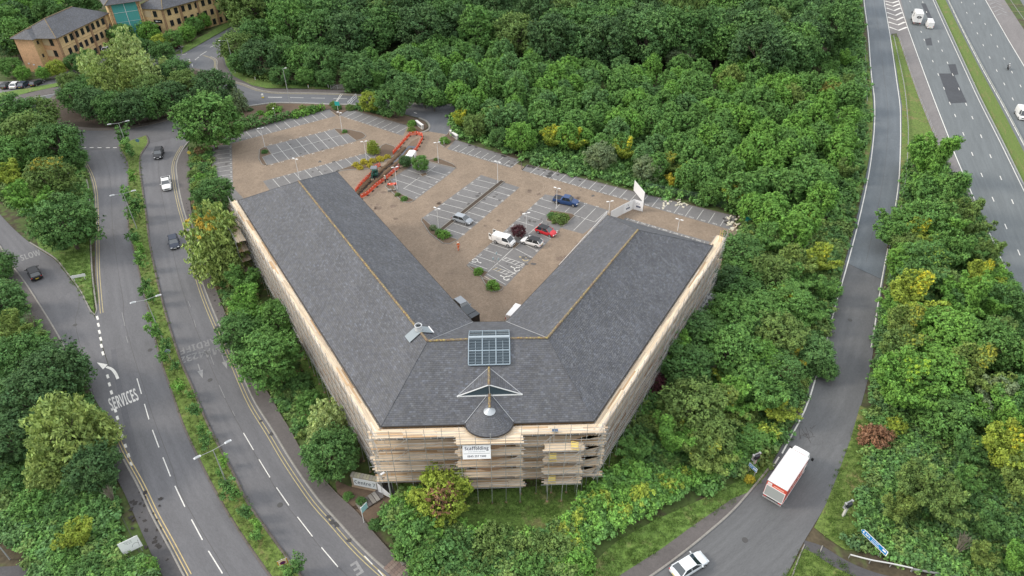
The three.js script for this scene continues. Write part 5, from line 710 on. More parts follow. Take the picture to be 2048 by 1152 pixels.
for (const [k, x, y, r, t, l, o] of [['willow', 985, 55, 26, 'grey', 'thin greyish half-bare tree in the old wood', {}], ['willow', 1370, 35, 44, 'moss', 'tall mossy feathery tree in the old wood', { tall: 1.1 }], ['great', 1590, 110, 50, 'deep', 'great round tree at the end of the old wood by the slip road', {}], ['round', 1360, 118, 28, 'grey', 'grey-green round tree before the old wood', {}], ['oak', 1170, 62, 52, 'deep', 'broad deep green oak in the middle of the old wood', {}], ['round', 1450, 60, 24, 'brown', 'brownish half-dead tree in the old wood', {}], ['round', 1655, 185, 30, 'olive', 'olive bronze tree above the slip road', { patch: { dir: [-0.3, 0.6, 0], width: 0.8, tint: [1.6, 1.0, 1] } }], ['spreading', 1600, 60, 30, 'olive', 'olive tree by the great round tree', {}], ['spreading', 1690, 340, 28, 'moss', 'mossy bush above the slip road bend', {}], ['spreading', 1650, 260, 26, 'fresh', 'fresh green tree near the slip road', {}], ['spreading', 1610, 445, 26, 'yellow', 'yellow bush at the back of the trees beside the slip road', {}], ['round', 1235, 262, 22, 'brown', 'brownish round bush among the young trees', {}]]) treeAt(k, x, y, r, t, l, o);
// between the right wing and the slip road
const eastTrees = [['round', 1480, 505, 46, 'deep', 'dark green tree nearest the far corner of the right wing'], ['round', 1455, 560, 36, 'dark', 'dark tree over the pallet by the right wing'], ['spreading', 1535, 480, 40, 'mid', 'green tree behind the yellow bush by the slip road'], ['round', 1540, 545, 44, 'moss', 'mossy tree in the middle behind the air units'], ['spreading', 1585, 530, 50, 'olive', 'olive bushy tree left of the slip road joint'], ['spreading', 1640, 520, 40, 'lime', 'yellow-green tree against the slip road line'], ['spreading', 1650, 580, 38, 'mid', 'green tree hanging over the slip road line'], ['round', 1490, 590, 40, 'deep', 'dark tree just right of the air units'], ['spreading', 1560, 605, 40, 'lime', 'yellow-green tree behind the dark one by the air units'], ['spreading', 1610, 625, 44, 'mid', 'green tree above the bluish tree by the road'], ['round', 1505, 655, 40, 'blue', 'bluish round tree second right of the air units'], ['round', 1395, 660, 46, 'blue', 'bluish tree touching the right scaffold'], ['spreading', 1440, 625, 34, 'deep', 'dark tree at the near end of the air units'], ['spreading', 1350, 700, 52, 'fresh', 'bright feathery tree against the right scaffold'], ['round', 1460, 700, 58, 'mid', 'large green tree in the middle of the strip'], ['spreading', 1545, 690, 42, 'olive', 'olive tree between the large green tree and the road'], ['spreading', 1525, 665, 22, 'lime', 'small yellow tree with bright tips above the large green one'], ['spreading', 1580, 712, 34, 'yellow', 'bright yellow tree beside the bluish roadside tree'], ['round', 1630, 705, 40, 'blue', 'bluish tree overhanging the slip road'], ['round', 1655, 740, 22, 'deep', 'dark branch tree reaching over the road line'], ['round', 1568, 748, 24, 'rust', 'rust-coloured dying tree among green ones'], ['round', 1310, 765, 26, 'purple', 'purple-brown bush under the right scaffold'], ['spreading', 1445, 750, 30, 'lime', 'yellow-tipped tree left of the rust-coloured one'], ['spreading', 1500, 760, 38, 'deep', 'dark green tree below the rust-coloured one'], ['spreading', 1365, 790, 48, 'moss', 'mossy tree halfway to the lorry'], ['spreading', 1445, 815, 56, 'olive', 'olive tree left of the yellow roadside bush'], ['spreading', 1552, 815, 46, 'lime', 'yellow-green bush at the verge above the lorry'], ['spreading', 1345, 860, 50, 'olive', 'golden olive tree near the front right corner'], ['spreading', 1410, 905, 62, 'olive', 'broad brownish olive tree above the lawn strip'], ['spreading', 1440, 860, 30, 'blue', 'bluish bush behind the broad olive tree'], ['spreading', 1275, 905, 44, 'mid', 'green tree next to the front right scaffold corner'], ['round', 1500, 880, 34, 'mid', 'green bush between the broad olive tree and the sign back'], ['spreading', 1600, 680, 30, 'mid', 'green tree behind the bright yellow one'], ['spreading', 1475, 545, 28, 'mid', 'green tree over the car park end corner']];
eastTrees.forEach(([k, x, y, r, t, l]) => treeAt(k, x, y, r, t, l, { tall: y > 780 ? 0.8 : 0.95, patch: t === 'lime' || (t === 'olive' && y > 780) ? { dir: [-0.15, 0.75, 0.25], width: 0.5, tint: [2.0, 1.5, 0.8] } : null, v: x % 3 }));
wood([1790, 440, 1830, 350, 1880, 360, 1965, 500, 2050, 690, 2090, 800, 2060, 860, 1900, 860, 1860, 760, 1770, 640, 1775, 560], { h: 3.6, gap: 6.6, kinds: ['spreading', 'spreading', 'round'], tints: pick('fresh', 'mid', 'moss', 'mid', 'fresh', 'deep', 'mid'), r: [3.4, 5.2], seed: 331, tall: [0.75, 1.0], label: (k, r, t) => `${TINTNAME[t]} bushy tree, ${k} along row ${r} between slip road and motorway`, group: 'bushy trees between slip road and motorway' });
wood([1350, 760, 1400, 660, 1470, 570, 1500, 500, 1560, 500, 1640, 560, 1630, 640, 1600, 720, 1560, 800, 1500, 860, 1420, 900, 1330, 880], { h: 3.6, gap: 6.6, kinds: ['spreading', 'round', 'spreading'], tints: pick('mid', 'deep', 'mid', 'fresh', 'moss', 'mid'), r: [3.0, 4.6], seed: 332, tall: [0.75, 1.0], label: (k, r, t) => `${TINTNAME[t]} bushy tree, ${k} along row ${r} between right wing and slip road`, group: 'bushy trees between right wing and slip road' });
// bushes before the building
[[830, 1060, 60, 'mid', 'dense green bush by the pavement, largest of the front planting'], [905, 1102, 56, 'deep', 'deep green bush behind the bottom edge left of centre'], [985, 1085, 52, 'moss', 'mossy bush below the lawn, centre of the front planting'], [1060, 1092, 46, 'moss', 'second mossy bush below the lawn'], [1020, 1075, 26, 'mid', 'small green bush under the bay scaffold lawn'], [1120, 1085, 48, 'moss', 'mossy green bush at the right of the front planting'], [860, 1120, 46, 'mid', 'green bush at the bottom edge by the inspection cover'], [1150, 1120, 44, 'fresh', 'bright bush at the bottom edge by the lawn strip'], [950, 1140, 44, 'deep', 'dark bush at the bottom edge centre'], [1060, 1140, 48, 'mid', 'green bush at the bottom edge right of centre'], [822, 1022, 36, 'fresh', 'bright leafy bush at the tip of the white hoarding panel']].forEach(([x, y, r, t, l]) => treeAt('shrub', x, y, r, t, l, { tall: 1.1 }));
for (const [x, y, r, t, l] of [[1662, 140, 24, 'mid', 'green tree filling the corner below the great round tree'], [1690, 118, 22, 'fresh', 'fresh green tree at the slip road end of the old wood'], [1694, 165, 22, 'moss', 'mossy bush on the slip road bank below the old wood'], [1700, 70, 22, 'mid', 'green tree beside the slip road at the top of the bank'], [1698, 25, 22, 'fresh', 'fresh green tree by the slip road at the top edge'], [1712, 205, 16, 'olive', 'olive bush on the bank by the thin safety barrier'], [1640, 120, 24, 'deep', 'dark tree between the great round tree and the slip road'], [1705, 290, 18, 'fresh', 'bright bush on the bank above the slip road bend']]) treeAt('spreading', x, y, r, t, l);
function bare(px, py, rpx, label) { const c = at(px, py, 2.5), r = rpx * depthAt(c) / FOCAL, f = rng(Math.round(px + py)), o = thing('bare_bush', label, 'bush', c.clone().setY(0)), g = []; for (let i = 0; i < 22; i++) { const a = f() * 6.28, e = V3(Math.cos(a) * r * f(), 2.2 + r * (0.5 + 0.6 * f()), Math.sin(a) * r * f()), m = e.clone().multiplyScalar(0.5).add(V3(0.3 * f(), 0.3, 0)); g.push(bar(V3(0, 0, 0), m, 0.05, 4, 0.035), bar(m, e, 0.035, 4, 0.012)); for (let k = 0; k < 3; k++) g.push(bar(m.clone().lerp(e, 0.2 + 0.25 * k), e.clone().add(V3((f() - 0.5) * r, 0.4 * f(), (f() - 0.5) * r)), 0.02, 3, 0.008)); } part('branch', g, barkPale, o); }
for (const [x, y, r, l] of [[1672, 245, 16, 'bare grey bush standing dead above the slip road'], [1425, 735, 18, 'bare grey branches beside the yellow-tipped tree and scaffold'], [1560, 570, 16, 'dead bare bush among green trees near the air units'], [1925, 1085, 18, 'bare straw-coloured bush near the pale pipe rail'], [1040, 75, 18, 'bare white-limbed dead tree at the edge of the old wood'], [1480, 75, 20, 'half-dead bare tree in the old wood above the round tree'], [60, 640, 18, 'bare twiggy bush by the services kerb'], [215, 985, 12, 'bare grey bush on the bank below the willow']]) bare(x, y, r, l);
treeAt('shrub', 1500, 957, 11, 'yellow', 'small yellow-flowering shrub on the grass verge below the signal');
// between the slip road and the motorway
[['spreading', 1868, 320, 60, 'fresh', 'round bright bush nearest the motorway hard shoulder'], ['spreading', 1835, 312, 34, 'mid', 'green bush at the tip of the grass wedge'], ['spreading', 1885, 395, 66, 'mid', 'big green bush second along the motorway side'], ['spreading', 1840, 400, 40, 'deep', 'dark bush beside the slip road safety rail'], ['spreading', 1930, 440, 50, 'moss', 'mossy bush third along the motorway side'], ['spreading', 1835, 470, 36, 'lime', 'yellow-tipped bush by the slip road rail'], ['spreading', 1862, 452, 20, 'rust', 'rust-red bush among the green beside the rail'], ['spreading', 1815, 490, 18, 'yellow', 'small yellow and red bush by the rail'], ['spreading', 1905, 505, 52, 'mid', 'green bush in the middle of the strip level with the joint'], ['spreading', 1975, 515, 42, 'moss', 'mossy bush at the hard shoulder'], ['round', 1850, 530, 46, 'deep', 'deep green bush behind the yellow-topped one'], ['spreading', 1960, 555, 40, 'lime', 'yellow-green bush leaning to the motorway'], ['spreading', 1820, 600, 62, 'lime', 'yellow-topped bush at the slip road joint'], ['spreading', 1930, 600, 60, 'fresh', 'large light green bush in the middle of the strip'], ['round', 2015, 605, 40, 'deep', 'dark bush beside the motorway line'], ['spreading', 1810, 660, 56, 'olive', 'olive bush with yellow patches beside the slip road'], ['spreading', 1890, 665, 48, 'moss', 'mossy bush between the light green and the olive'], ['round', 1980, 690, 56, 'mid', 'green bush near the frame edge'], ['spreading', 2035, 680, 40, 'deep', 'dark bush at the frame edge near the motorway'], ['spreading', 1800, 710, 60, 'moss', 'mossy feathery bush above the yellow-patched one'], ['spreading', 1800, 770, 76, 'fresh', 'large bush with a bright yellow patch by the road'], ['spreading', 1945, 745, 66, 'olive', 'tall olive bush right of the yellow-patched one'], ['spreading', 1990, 800, 52, 'grey', 'grey-green bush behind the tall olive one'], ['spreading', 1920, 830, 50, 'deep', 'dark green bush right of the rough clearing'], ['shrub', 1755, 868, 34, 'rust', 'russet shrub at the road edge'], ['shrub', 1795, 850, 24, 'lime', 'yellow-green shrub beside the russet one'], ['spreading', 2010, 900, 66, 'lime', 'big golden bush at the frame edge'], ['spreading', 2040, 960, 56, 'olive', 'golden olive bush at the frame edge below the big one'], ['spreading', 1935, 900, 40, 'deep', 'dark bush left of the big golden one'], ['spreading', 1830, 975, 62, 'moss', 'broad low olive bush behind the blue arrow sign'], ['spreading', 1890, 1010, 56, 'moss', 'broad low mossy bush right of the blue arrow sign'], ['spreading', 1800, 1020, 40, 'olive', 'low olive bush directly behind the blue arrow sign'], ['spreading', 1980, 1050, 54, 'deep', 'dark bush above the pale pipe rail'], ['spreading', 2030, 1120, 44, 'fresh', 'fresh bush at the bottom corner'], ['spreading', 1960, 1110, 34, 'olive', 'straggly olive bush at the end of the pale rail'], ['spreading', 1930, 960, 36, 'mid', 'green bush behind the broad mossy one']].forEach(([k, x, y, r, t, l]) => treeAt(k, x, y, r, t, l, { tall: 1.12, patch: /yellow|golden/.test(l) ? { dir: [0.3, 0.8, 0.2], width: 0.55, most: 0.4, tint: [1.9, 1.4, 0.8] } : null, v: x % 3 }));
// hedges: clipped boxes of leaves
function hedge(label, line, w, h, tint) {
  const f = rng(Math.round(line[0].x * 7 + 4000)), o = thing('hedge', label, 'hedge'), L1 = resample(line, 0.8), lobes = []; for (const p of L1) for (const k of [-0.5, 0, 0.5]) for (const y of [0.3, 0.75]) lobes.push({ c: V3(p.x, h * y, p.z + k * w), r: V3(0.65, h * 0.3, w * 0.28), n: 26 });
  part('foliage', leafCloud(lobes, f, { size: 0.26, up: 0.6, depth: 0.2 }), T[tint], o); part('stem', L1.filter((_, i) => i % 3 === 0).map((p) => cyl(0.04, 0.05, h * 0.6, p.x, h * 0.3, p.z, 5)), barkMat, o);
}
hedge('long dark clipped hedge behind the top bays', pts([478, 262, 520, 252, 555, 242, 583, 234]), 1.6, 1.6, 'deep'); hedge('bright clipped hedge along the last top bays', pts([590, 236, 620, 227, 645, 219]), 1.5, 1.4, 'fresh'); hedge('low clipped hedge crossing the bed behind the top bays', pts([533, 234, 560, 222]), 1.2, 1.0, 'fresh'); hedge('dark clipped hedge beside the corner tree', pts([470, 250, 512, 240]), 2.0, 1.4, 'deep'); hedge('clipped hedge under the dark oval tree', pts([714, 217, 745, 224, 780, 233]), 1.6, 1.2, 'deep');
hedge('clipped hedge of the grass strip by the bend', pts([478, 140, 510, 154, 545, 162, 568, 166]), 2.4, 1.8, 'moss'); hedge('low straight hedge behind the grass strip', pts([580, 168, 620, 172, 660, 174]), 0.8, 0.9, 'deep');

// ---------------------------------------------------------------- undergrowth: brambles, ivy and rough grass that nobody could count
const clump = (() => { const f = rng(7), l = []; for (let i = 0; i < 7; i++) l.push({ c: V3((f() - 0.5) * 1.1, 0.1 + 0.4 * f(), (f() - 0.5) * 1.1), r: V3(0.5, 0.36, 0.5), n: 42 }); return leafCloud(l, f, { size: 0.165, up: 0.7 }); })();
const tuft = (() => { const f = rng(8), pos = [], col = [], idx = []; for (let i = 0; i < 46; i++) { const a = f() * 6.28, d = 0.5 * Math.sqrt(f()), x = Math.cos(a) * d, z = Math.sin(a) * d, h = 0.16 + 0.22 * f(), w = 0.035, b = f() * 6.28, v = pos.length / 3, lx = (f() - 0.5) * 0.3, lz = (f() - 0.5) * 0.3, t = 0.75 + 0.5 * f(); pos.push(x - Math.cos(b) * w, 0, z - Math.sin(b) * w, x + Math.cos(b) * w, 0, z + Math.sin(b) * w, x + lx, h, z + lz); for (let j = 0; j < 3; j++) col.push(t, t, t); idx.push(v, v + 1, v + 2); } const g = new THREE.BufferGeometry(); g.setAttribute('position', new THREE.Float32BufferAttribute(pos, 3)); g.setAttribute('color', new THREE.Float32BufferAttribute(col, 3)); g.setIndex(idx); g.computeVertexNormals(); return g; })();
const whiteLeaf = new THREE.MeshStandardMaterial({ vertexColors: true, roughness: 0.8, side: THREE.DoubleSide });
function cover(name, label, areas, { gap, size, tints, height = () => 0, seed, shape = clump }) {
  const f = rng(seed), list = [], colors = [], m = new THREE.Matrix4(), e = new THREE.Euler(), nz = tileNoise(32, seed);
  for (const area of areas) {
    const xs = [], zs = []; for (let i = 0; i < area.length; i += 2) { const p = at(area[i], area[i + 1]); xs.push(p.x); zs.push(p.z); }
    for (let x = Math.min(...xs); x < Math.max(...xs); x += gap) for (let z = Math.min(...zs); z < Math.max(...zs); z += gap) {
      const px = x + (f() - 0.5) * gap, pz = z + (f() - 0.5) * gap, s = screenOf(V3(px, 0, pz)); if (!inside(s[0], s[1], area)) continue;
      const n = nz(((px / 40) % 1 + 1) % 1, ((pz / 40) % 1 + 1) % 1), k = size * (0.7 + 0.6 * f()), h = height(n, f); m.compose(V3(px, h, pz), qq.setFromEuler(e.set((f() - 0.5) * 0.5, f() * 6.28, (f() - 0.5) * 0.5)), V3(k, k * (0.8 + 0.5 * f()), k)); list.push(m.clone());
      const c = T[tints[Math.min(tints.length - 1, Math.floor((n * 0.75 + f() * 0.35 - 0.05) * tints.length) )] ?? tints[0]].color, t = 0.8 + 0.4 * f(); colors.push(lin(c.r * t, c.g * t, c.b * t));
    }
  }
  const o = new THREE.InstancedMesh(shape, whiteLeaf, list.length); list.forEach((q, i) => { o.setMatrixAt(i, q); o.setColorAt(i, colors[i]); }); o.name = numbered(name); shade(o); scene.add(o); return tag(o, label, null, null, 'stuff');
}
T.grassA = leafMat(0.12, 0.2, 0.04); T.grassB = leafMat(0.15, 0.2, 0.055); T.grassC = leafMat(0.18, 0.19, 0.07); T.grassD = leafMat(0.09, 0.17, 0.03);
cover('bramble', 'bright green brambles covering the bank right of the front lawn', [[1160, 1005, 1225, 960, 1270, 930, 1330, 960, 1420, 930, 1500, 860, 1545, 880, 1520, 905, 1485, 935, 1440, 955, 1375, 990, 1285, 1035, 1205, 1080, 1150, 1130, 1110, 1180, 1110, 1090]], { gap: 0.62, size: 1.0, tints: ['fresh', 'mid', 'fresh', 'lime'], height: (n) => 0.3 + 1.6 * n, seed: 401 });
cover('undergrowth', 'dark undergrowth beneath the trees between right wing and slip road', [[1230, 900, 1320, 740, 1450, 540, 1490, 450, 1560, 480, 1660, 440, 1672, 560, 1640, 700, 1590, 830, 1545, 905, 1480, 950, 1400, 990, 1280, 960], [1490, 450, 1500, 410, 1600, 470, 1660, 470, 1700, 380, 1715, 380, 1690, 480, 1668, 560, 1560, 500]], { gap: 1.0, size: 1.3, tints: ['deep', 'mid', 'moss', 'deep', 'olive'], height: (n) => 0.6 * n, seed: 402 });
cover('undergrowth', 'rough weeds on the ground between slip road and motorway', [[1715, 1060, 1728, 950, 1742, 830, 1752, 690, 1775, 580, 1800, 440, 1812, 330, 1870, 300, 1960, 440, 2040, 620, 2110, 780, 2110, 1200, 1960, 1180, 1850, 1140, 1700, 1095]], { gap: 0.85, size: 1.15, tints: ['deep', 'moss', 'deep', 'mid', 'dark', 'moss'], height: (n) => 0.2 * n, seed: 403 });
cover('undergrowth', 'ivy and weeds over the rough bank at the bottom left', [[-60, 900, 100, 940, 215, 950, 235, 1020, 230, 1090, 255, 1130, 300, 1120, 320, 1165, 60, 1165, 60, 1100, -60, 1060], [-60, 570, 0, 555, 70, 650, 160, 770, 205, 850, 220, 930, 60, 960, -60, 900]], { gap: 0.8, size: 1.15, tints: ['deep', 'mid', 'blue', 'mid', 'moss'], height: (n) => 0.9 * n, seed: 404 });
cover('undergrowth', 'shrubby groundcover of the front planting below the lawn', [[768, 1030, 800, 1008, 830, 1000, 870, 1050, 960, 1075, 1080, 1080, 1140, 1050, 1150, 1150, 1120, 1200, 880, 1200, 830, 1130, 800, 1090, 770, 1050]], { gap: 0.7, size: 1.05, tints: ['mid', 'deep', 'moss', 'fresh'], height: (n) => 0.5 + 1.4 * n, seed: 405 });
cover('undergrowth', 'low scrub under the young plantation', [[690, 185, 760, 165, 900, 150, 1200, 190, 1500, 210, 1720, 240, 1728, 300, 1700, 400, 1640, 480, 1500, 440, 1470, 428, 1260, 378, 1060, 326, 1040, 316, 920, 276, 905, 262, 905, 212, 830, 204, 730, 186], [1640, 170, 1660, 90, 1690, -20, 1716, -20, 1722, 60, 1728, 150, 1732, 250, 1715, 260, 1690, 190]], { gap: 1.7, size: 1.7, tints: ['deep', 'mid', 'deep', 'mid'], height: (n) => 0.4 * n, seed: 406 });
cover('undergrowth', 'weeds on the verge between pavement and car park and left wing', [[378, 300, 400, 292, 425, 300, 440, 400, 475, 470, 520, 600, 590, 720, 640, 820, 620, 860, 600, 880, 560, 815, 520, 750, 470, 660, 430, 560, 400, 460, 384, 400]], { gap: 0.95, size: 0.9, tints: ['olive', 'moss', 'deep', 'mid', 'brown'], height: () => 0, seed: 407 });
cover('undergrowth', 'scrub beneath the trees on the services nose', [[160, 325, 172, 355, 178, 400, 178, 480, 120, 505, 60, 440, -60, 360, -60, 215, 60, 220, 130, 260]], { gap: 1.2, size: 1.2, tints: ['deep', 'moss', 'mid'], height: (n) => 0.2 * n, seed: 408 });
cover('grass', 'rough grass on the central island', [[240, 297, 281, 310, 285, 375, 299, 482, 322, 590, 365, 730, 410, 835, 475, 962, 535, 1061, 640, 1200, 576, 1200, 500, 1094, 432, 984, 367, 850, 312, 682, 277, 537, 258, 457, 257, 362]], { gap: 0.8, size: 0.6, tints: ['grassA', 'grassB', 'grassA', 'grassB'], seed: 409, shape: tuft, height: () => 0.1 });
cover('grass', 'mown grass on the lawn strip beside the slip road and before the scaffold', [[1541, 935, 1500, 985, 1383, 1055, 1240, 1152, 1180, 1180, 1160, 1150, 1230, 1085, 1310, 1040, 1400, 1000, 1512, 930], [780, 960, 960, 1030, 1100, 1040, 1200, 960, 1260, 860, 1330, 740, 1200, 900, 1000, 960], [134, 545, 187, 629, 181, 480, 112, 518], [1609, 1090, 1690, 1130, 1720, 1190, 1550, 1190], [1652, 1010, 1674, 955, 1701, 880, 1722, 830, 1748, 830, 1736, 940, 1730, 1060, 1700, 1095, 1650, 1075], [600, 700, 640, 640, 760, 860, 740, 890, 660, 800]], { gap: 0.7, size: 0.9, tints: ['grassD', 'grassA', 'grassD', 'grassA'], seed: 410, shape: tuft, height: () => 0.02 });

// ---------------------------------------------------------------- vehicles
const paintOf = (r, g, b) => new THREE.MeshPhysicalMaterial({ color: lin(r, g, b), roughness: 0.55, clearcoat: r + g + b < 0.15 ? 0.2 : 0.5, clearcoatRoughness: 0.15, side: THREE.DoubleSide });
const PAINT = { black: paintOf(0.012, 0.013, 0.016), white: paintOf(0.78, 0.78, 0.77), silver: paintOf(0.3, 0.33, 0.36), pearl: paintOf(0.66, 0.7, 0.72), red: paintOf(0.55, 0.012, 0.022), blue: paintOf(0.012, 0.05, 0.16), navy: paintOf(0.02, 0.03, 0.055), grey: paintOf(0.2, 0.22, 0.24), maroon: paintOf(0.1, 0.02, 0.025), yellow: paintOf(0.6, 0.5, 0.04), mail: paintOf(0.62, 0.075, 0.04), steelblue: paintOf(0.05, 0.12, 0.22) };
const carGlass = new THREE.MeshPhysicalMaterial({ color: lin(0.02, 0.03, 0.036), roughness: 0.05, ior: 2, side: THREE.DoubleSide }), lampWhite = mat(0.75, 0.76, 0.78, 0.15), lampRed = mat(0.45, 0.02, 0.02, 0.25), plateW = mat(0.75, 0.75, 0.72, 0.5), plateY = mat(0.7, 0.52, 0.06, 0.5), trim = mat(0.02, 0.02, 0.021, 0.6), rimM = mat(0.5, 0.51, 0.52, 0.3, { metalness: 0.7 });
const quadG = (a, b, c, d) => geo([...a, ...b, ...c, ...d], null, [0, 1, 2, 0, 2, 3]);
// body loft: stations [x, half width, bottom, top]; the section has tucked sills and rounded shoulders
function hull(st) {
  const sec = ([x, w, b, t]) => { const h = t - b; return [[-w * 0.9, b], [-w * 0.985, b + h * 0.22], [-w, b + h * 0.5], [-w * 0.985, b + h * 0.76], [-w * 0.9, t - h * 0.06], [-w * 0.6, t], [0, t + 0.015], [w * 0.6, t], [w * 0.9, t - h * 0.06], [w * 0.985, b + h * 0.76], [w, b + h * 0.5], [w * 0.985, b + h * 0.22], [w * 0.9, b]].map(([z, y]) => [x, y, z]); };
  const n = 13, pos = [], idx = []; st.forEach((s) => sec(s).forEach((p) => pos.push(...p)));
  for (let i = 0; i + 1 < st.length; i++) for (let k = 0; k < n; k++) { const a = i * n + k, b = i * n + (k + 1) % n; idx.push(a, b, a + n, b, b + n, a + n); }
  for (const i of [0, st.length - 1]) for (let k = 1; k + 1 < n; k++) idx.push(i * n, i * n + k, i * n + k + 1);
  return toCreasedNormals(geo(pos, null, idx), 0.7);
}
function wheel(parent, x, y, z, r, w) {
  const g = part('wheel', new THREE.CylinderGeometry(r, r, w, 18).rotateX(Math.PI / 2), M.tyre, parent, x, y, z), s = Math.sign(z);
  part('rim', [new THREE.CylinderGeometry(r * 0.62, r * 0.62, 0.03, 14).rotateX(Math.PI / 2).translate(0, 0, s * (w / 2 + 0.005)), ...[0, 1, 2, 3, 4].map((i) => box(r * 0.58, r * 0.13, 0.04, r * 0.29, 0, 0).rotateZ(i * 1.2566).translate(0, 0, s * (w / 2 + 0.01)))], rimM, g);
}
const CARS = {
  hatch: { L: 4.25, W: 1.79, H: 1.47, belt: 0.93, cab: [-2.0, -1.45, 0.35, 1.15] }, suv: { L: 4.5, W: 1.87, H: 1.66, belt: 1.05, cab: [-2.1, -1.75, 0.35, 1.1] }, saloon: { L: 4.7, W: 1.83, H: 1.44, belt: 0.92, cab: [-1.95, -1.2, 0.3, 1.15] },
  pickup: { L: 5.35, W: 1.9, H: 1.8, belt: 1.15, cab: [-0.75, -0.5, 0.75, 1.35], bed: true }, van: { L: 4.45, W: 1.85, H: 1.85, belt: 1.1, cab: [0.1, 0.1, 1.05, 1.75], box: true }, bigvan: { L: 5.6, W: 2.02, H: 2.4, belt: 1.2, cab: [0.9, 0.9, 1.85, 2.35], box: true },
};
function car(type, paint, label, p, heading, { roof, group, name = type === 'van' || type === 'bigvan' ? 'van' : type === 'pickup' ? 'pickup_truck' : 'car', wheels = true, category } = {}) {
  const c = CARS[type], o = thing(name, label, category ?? (name === 'pickup_truck' ? 'pickup' : name), p, heading, group), P = PAINT[paint], RF = roof ? PAINT[roof] : P, hw = c.W / 2, hl = c.L / 2, by = 0.22, [r0, r1, f1, f0] = c.cab;
  const bonnet = c.belt - (c.box ? 0.02 : 0.06), tail = c.bed ? c.belt - 0.08 : c.belt;
  const st = [[-hl, hw * 0.8, by + 0.2, tail - 0.16], [-hl + 0.08, hw * 0.92, by + 0.08, tail - 0.05], [-hl + 0.35, hw * 0.985, by, tail], [-hl * 0.4, hw, by, c.belt], [0, hw, by, c.belt], [f0 - 0.05, hw * 0.995, by, c.belt], [f0 + (hl - f0) * 0.55, hw * 0.96, by, bonnet - 0.06], [hl - 0.2, hw * 0.88, by + 0.04, bonnet - 0.17], [hl - 0.03, hw * 0.74, by + 0.12, bonnet - 0.32]];
  if (c.box) { // panel van: the load space is full height
    const bs = [[-hl, hw * 0.9, by + 0.12, c.H - 0.16], [-hl + 0.05, hw * 0.94, by + 0.05, c.H - 0.06], [-hl + 0.3, hw * 0.98, by, c.H], [c.cab[1] - 0.05, hw * 0.98, by, c.H]]; part('body', [hull(bs), hull(st.slice(4))], P, o);
  } else if (c.bed) {
    part('body', hull(st.filter((s) => s[0] > r0 - 0.4 ? true : false).concat().map((s) => s)), P, o);
    const bx = (-hl + r0) / 2, bl = r0 + hl; part('cargo_bed', [box(bl, 0.08, c.W * 0.86, bx, 0.62, 0), rbox(bl, 0.62, 0.1, 0.04, bx, 0.82, hw * 0.93), rbox(bl, 0.62, 0.1, 0.04, bx, 0.82, -hw * 0.93), rbox(0.08, 0.55, c.W * 0.9, 0.03, -hl + 0.05, 0.83, 0)], P, o);
    part('bed_cover', rbox(bl - 0.1, 0.05, c.W * 0.82, 0.02, bx, 1.06, 0), trim, o); part('bumper', rbox(0.18, 0.2, c.W * 0.9, 0.05, -hl - 0.02, 0.45, 0), trim, o);
  } else part('body', hull(st), P, o);
  // greenhouse: pillars and roof in body colour, panes set into them
  const wb = hw * 0.93, wt = hw * (c.box ? 0.86 : 0.74), yb = c.belt - 0.02, yt = c.H - 0.05, A = [f0, yb], B = [f1, yt], C = [r1, yt], D = [r0, yb];
  const rear = !c.box;
  part('windscreen', quadG([f0, yb, -wb * 0.93], [f0, yb, wb * 0.93], [f1, yt, wt * 0.93], [f1, yt, -wt * 0.93]), carGlass, o);
  if (rear) part('rear_window', quadG([r0, yb, -wb * 0.9], [r0, yb, wb * 0.9], [r1, yt, wt * 0.9], [r1, yt, -wt * 0.9]), carGlass, o);
  for (const s of [-1, 1]) part('side_window', c.box ? quadG([f0 - 0.15, yb, s * wb * 1.01], [c.cab[0] + 0.08, yb, s * wb * 1.03], [c.cab[0] + 0.08, yt - 0.1, s * wt * 1.05], [f1 - 0.05, yt - 0.1, s * wt * 1.03]) : quadG([f0 - 0.12, yb, s * wb], [r0 + 0.18, yb, s * wb], [r1 + 0.06, yt, s * wt], [f1 - 0.03, yt, s * wt]), carGlass, o);
  const pil = []; for (const s of [-1, 1]) { pil.push(bar(V3(f0, yb, s * wb), V3(f1, yt, s * wt), 0.045, 5)); if (rear) { pil.push(bar(V3(r0, yb, s * wb), V3(r1, yt, s * wt), 0.07, 5)); pil.push(bar(V3((f0 + r0) / 2, yb, s * wb), V3((f1 + r1) / 2, yt, s * wt), 0.035, 5)); } }
  part('pillar', pil, P, o);
  part('roof', rbox(f1 - r1 + 0.12, 0.1, wt * 2 + 0.06, 0.05, (f1 + r1) / 2, c.H - 0.04, 0), RF, o);
  if (c.box) part('bulkhead', quadG([c.cab[0], yb, -wb], [c.cab[0], yb, wb], [c.cab[1], yt, wt], [c.cab[1], yt, -wt]), trim, o);
  for (const s of [-1, 1]) {
    part('headlight', rbox(0.3, 0.15, 0.36, 0.05, hl - 0.17, bonnet - 0.34, s * hw * 0.66), lampWhite, o); part('tail_light', c.box ? rbox(0.08, 0.5, 0.12, 0.03, -hl + 0.02, 0.95, s * hw * 0.87) : rbox(0.12, 0.2, 0.3, 0.04, -hl + 0.07, tail - 0.22, s * hw * 0.76), lampRed, o);
    part('mirror', rbox(0.14, 0.15, 0.24, 0.05, f0 - 0.18, yb + 0.1, s * (hw + 0.1)), P, o);
    if (wheels) { const r = c.box || c.bed ? 0.37 : 0.33; wheel(o, hl - 0.85, r, s * (hw - 0.1), r, 0.23); wheel(o, -hl + 0.85, r, s * (hw - 0.1), r, 0.23); }
  }
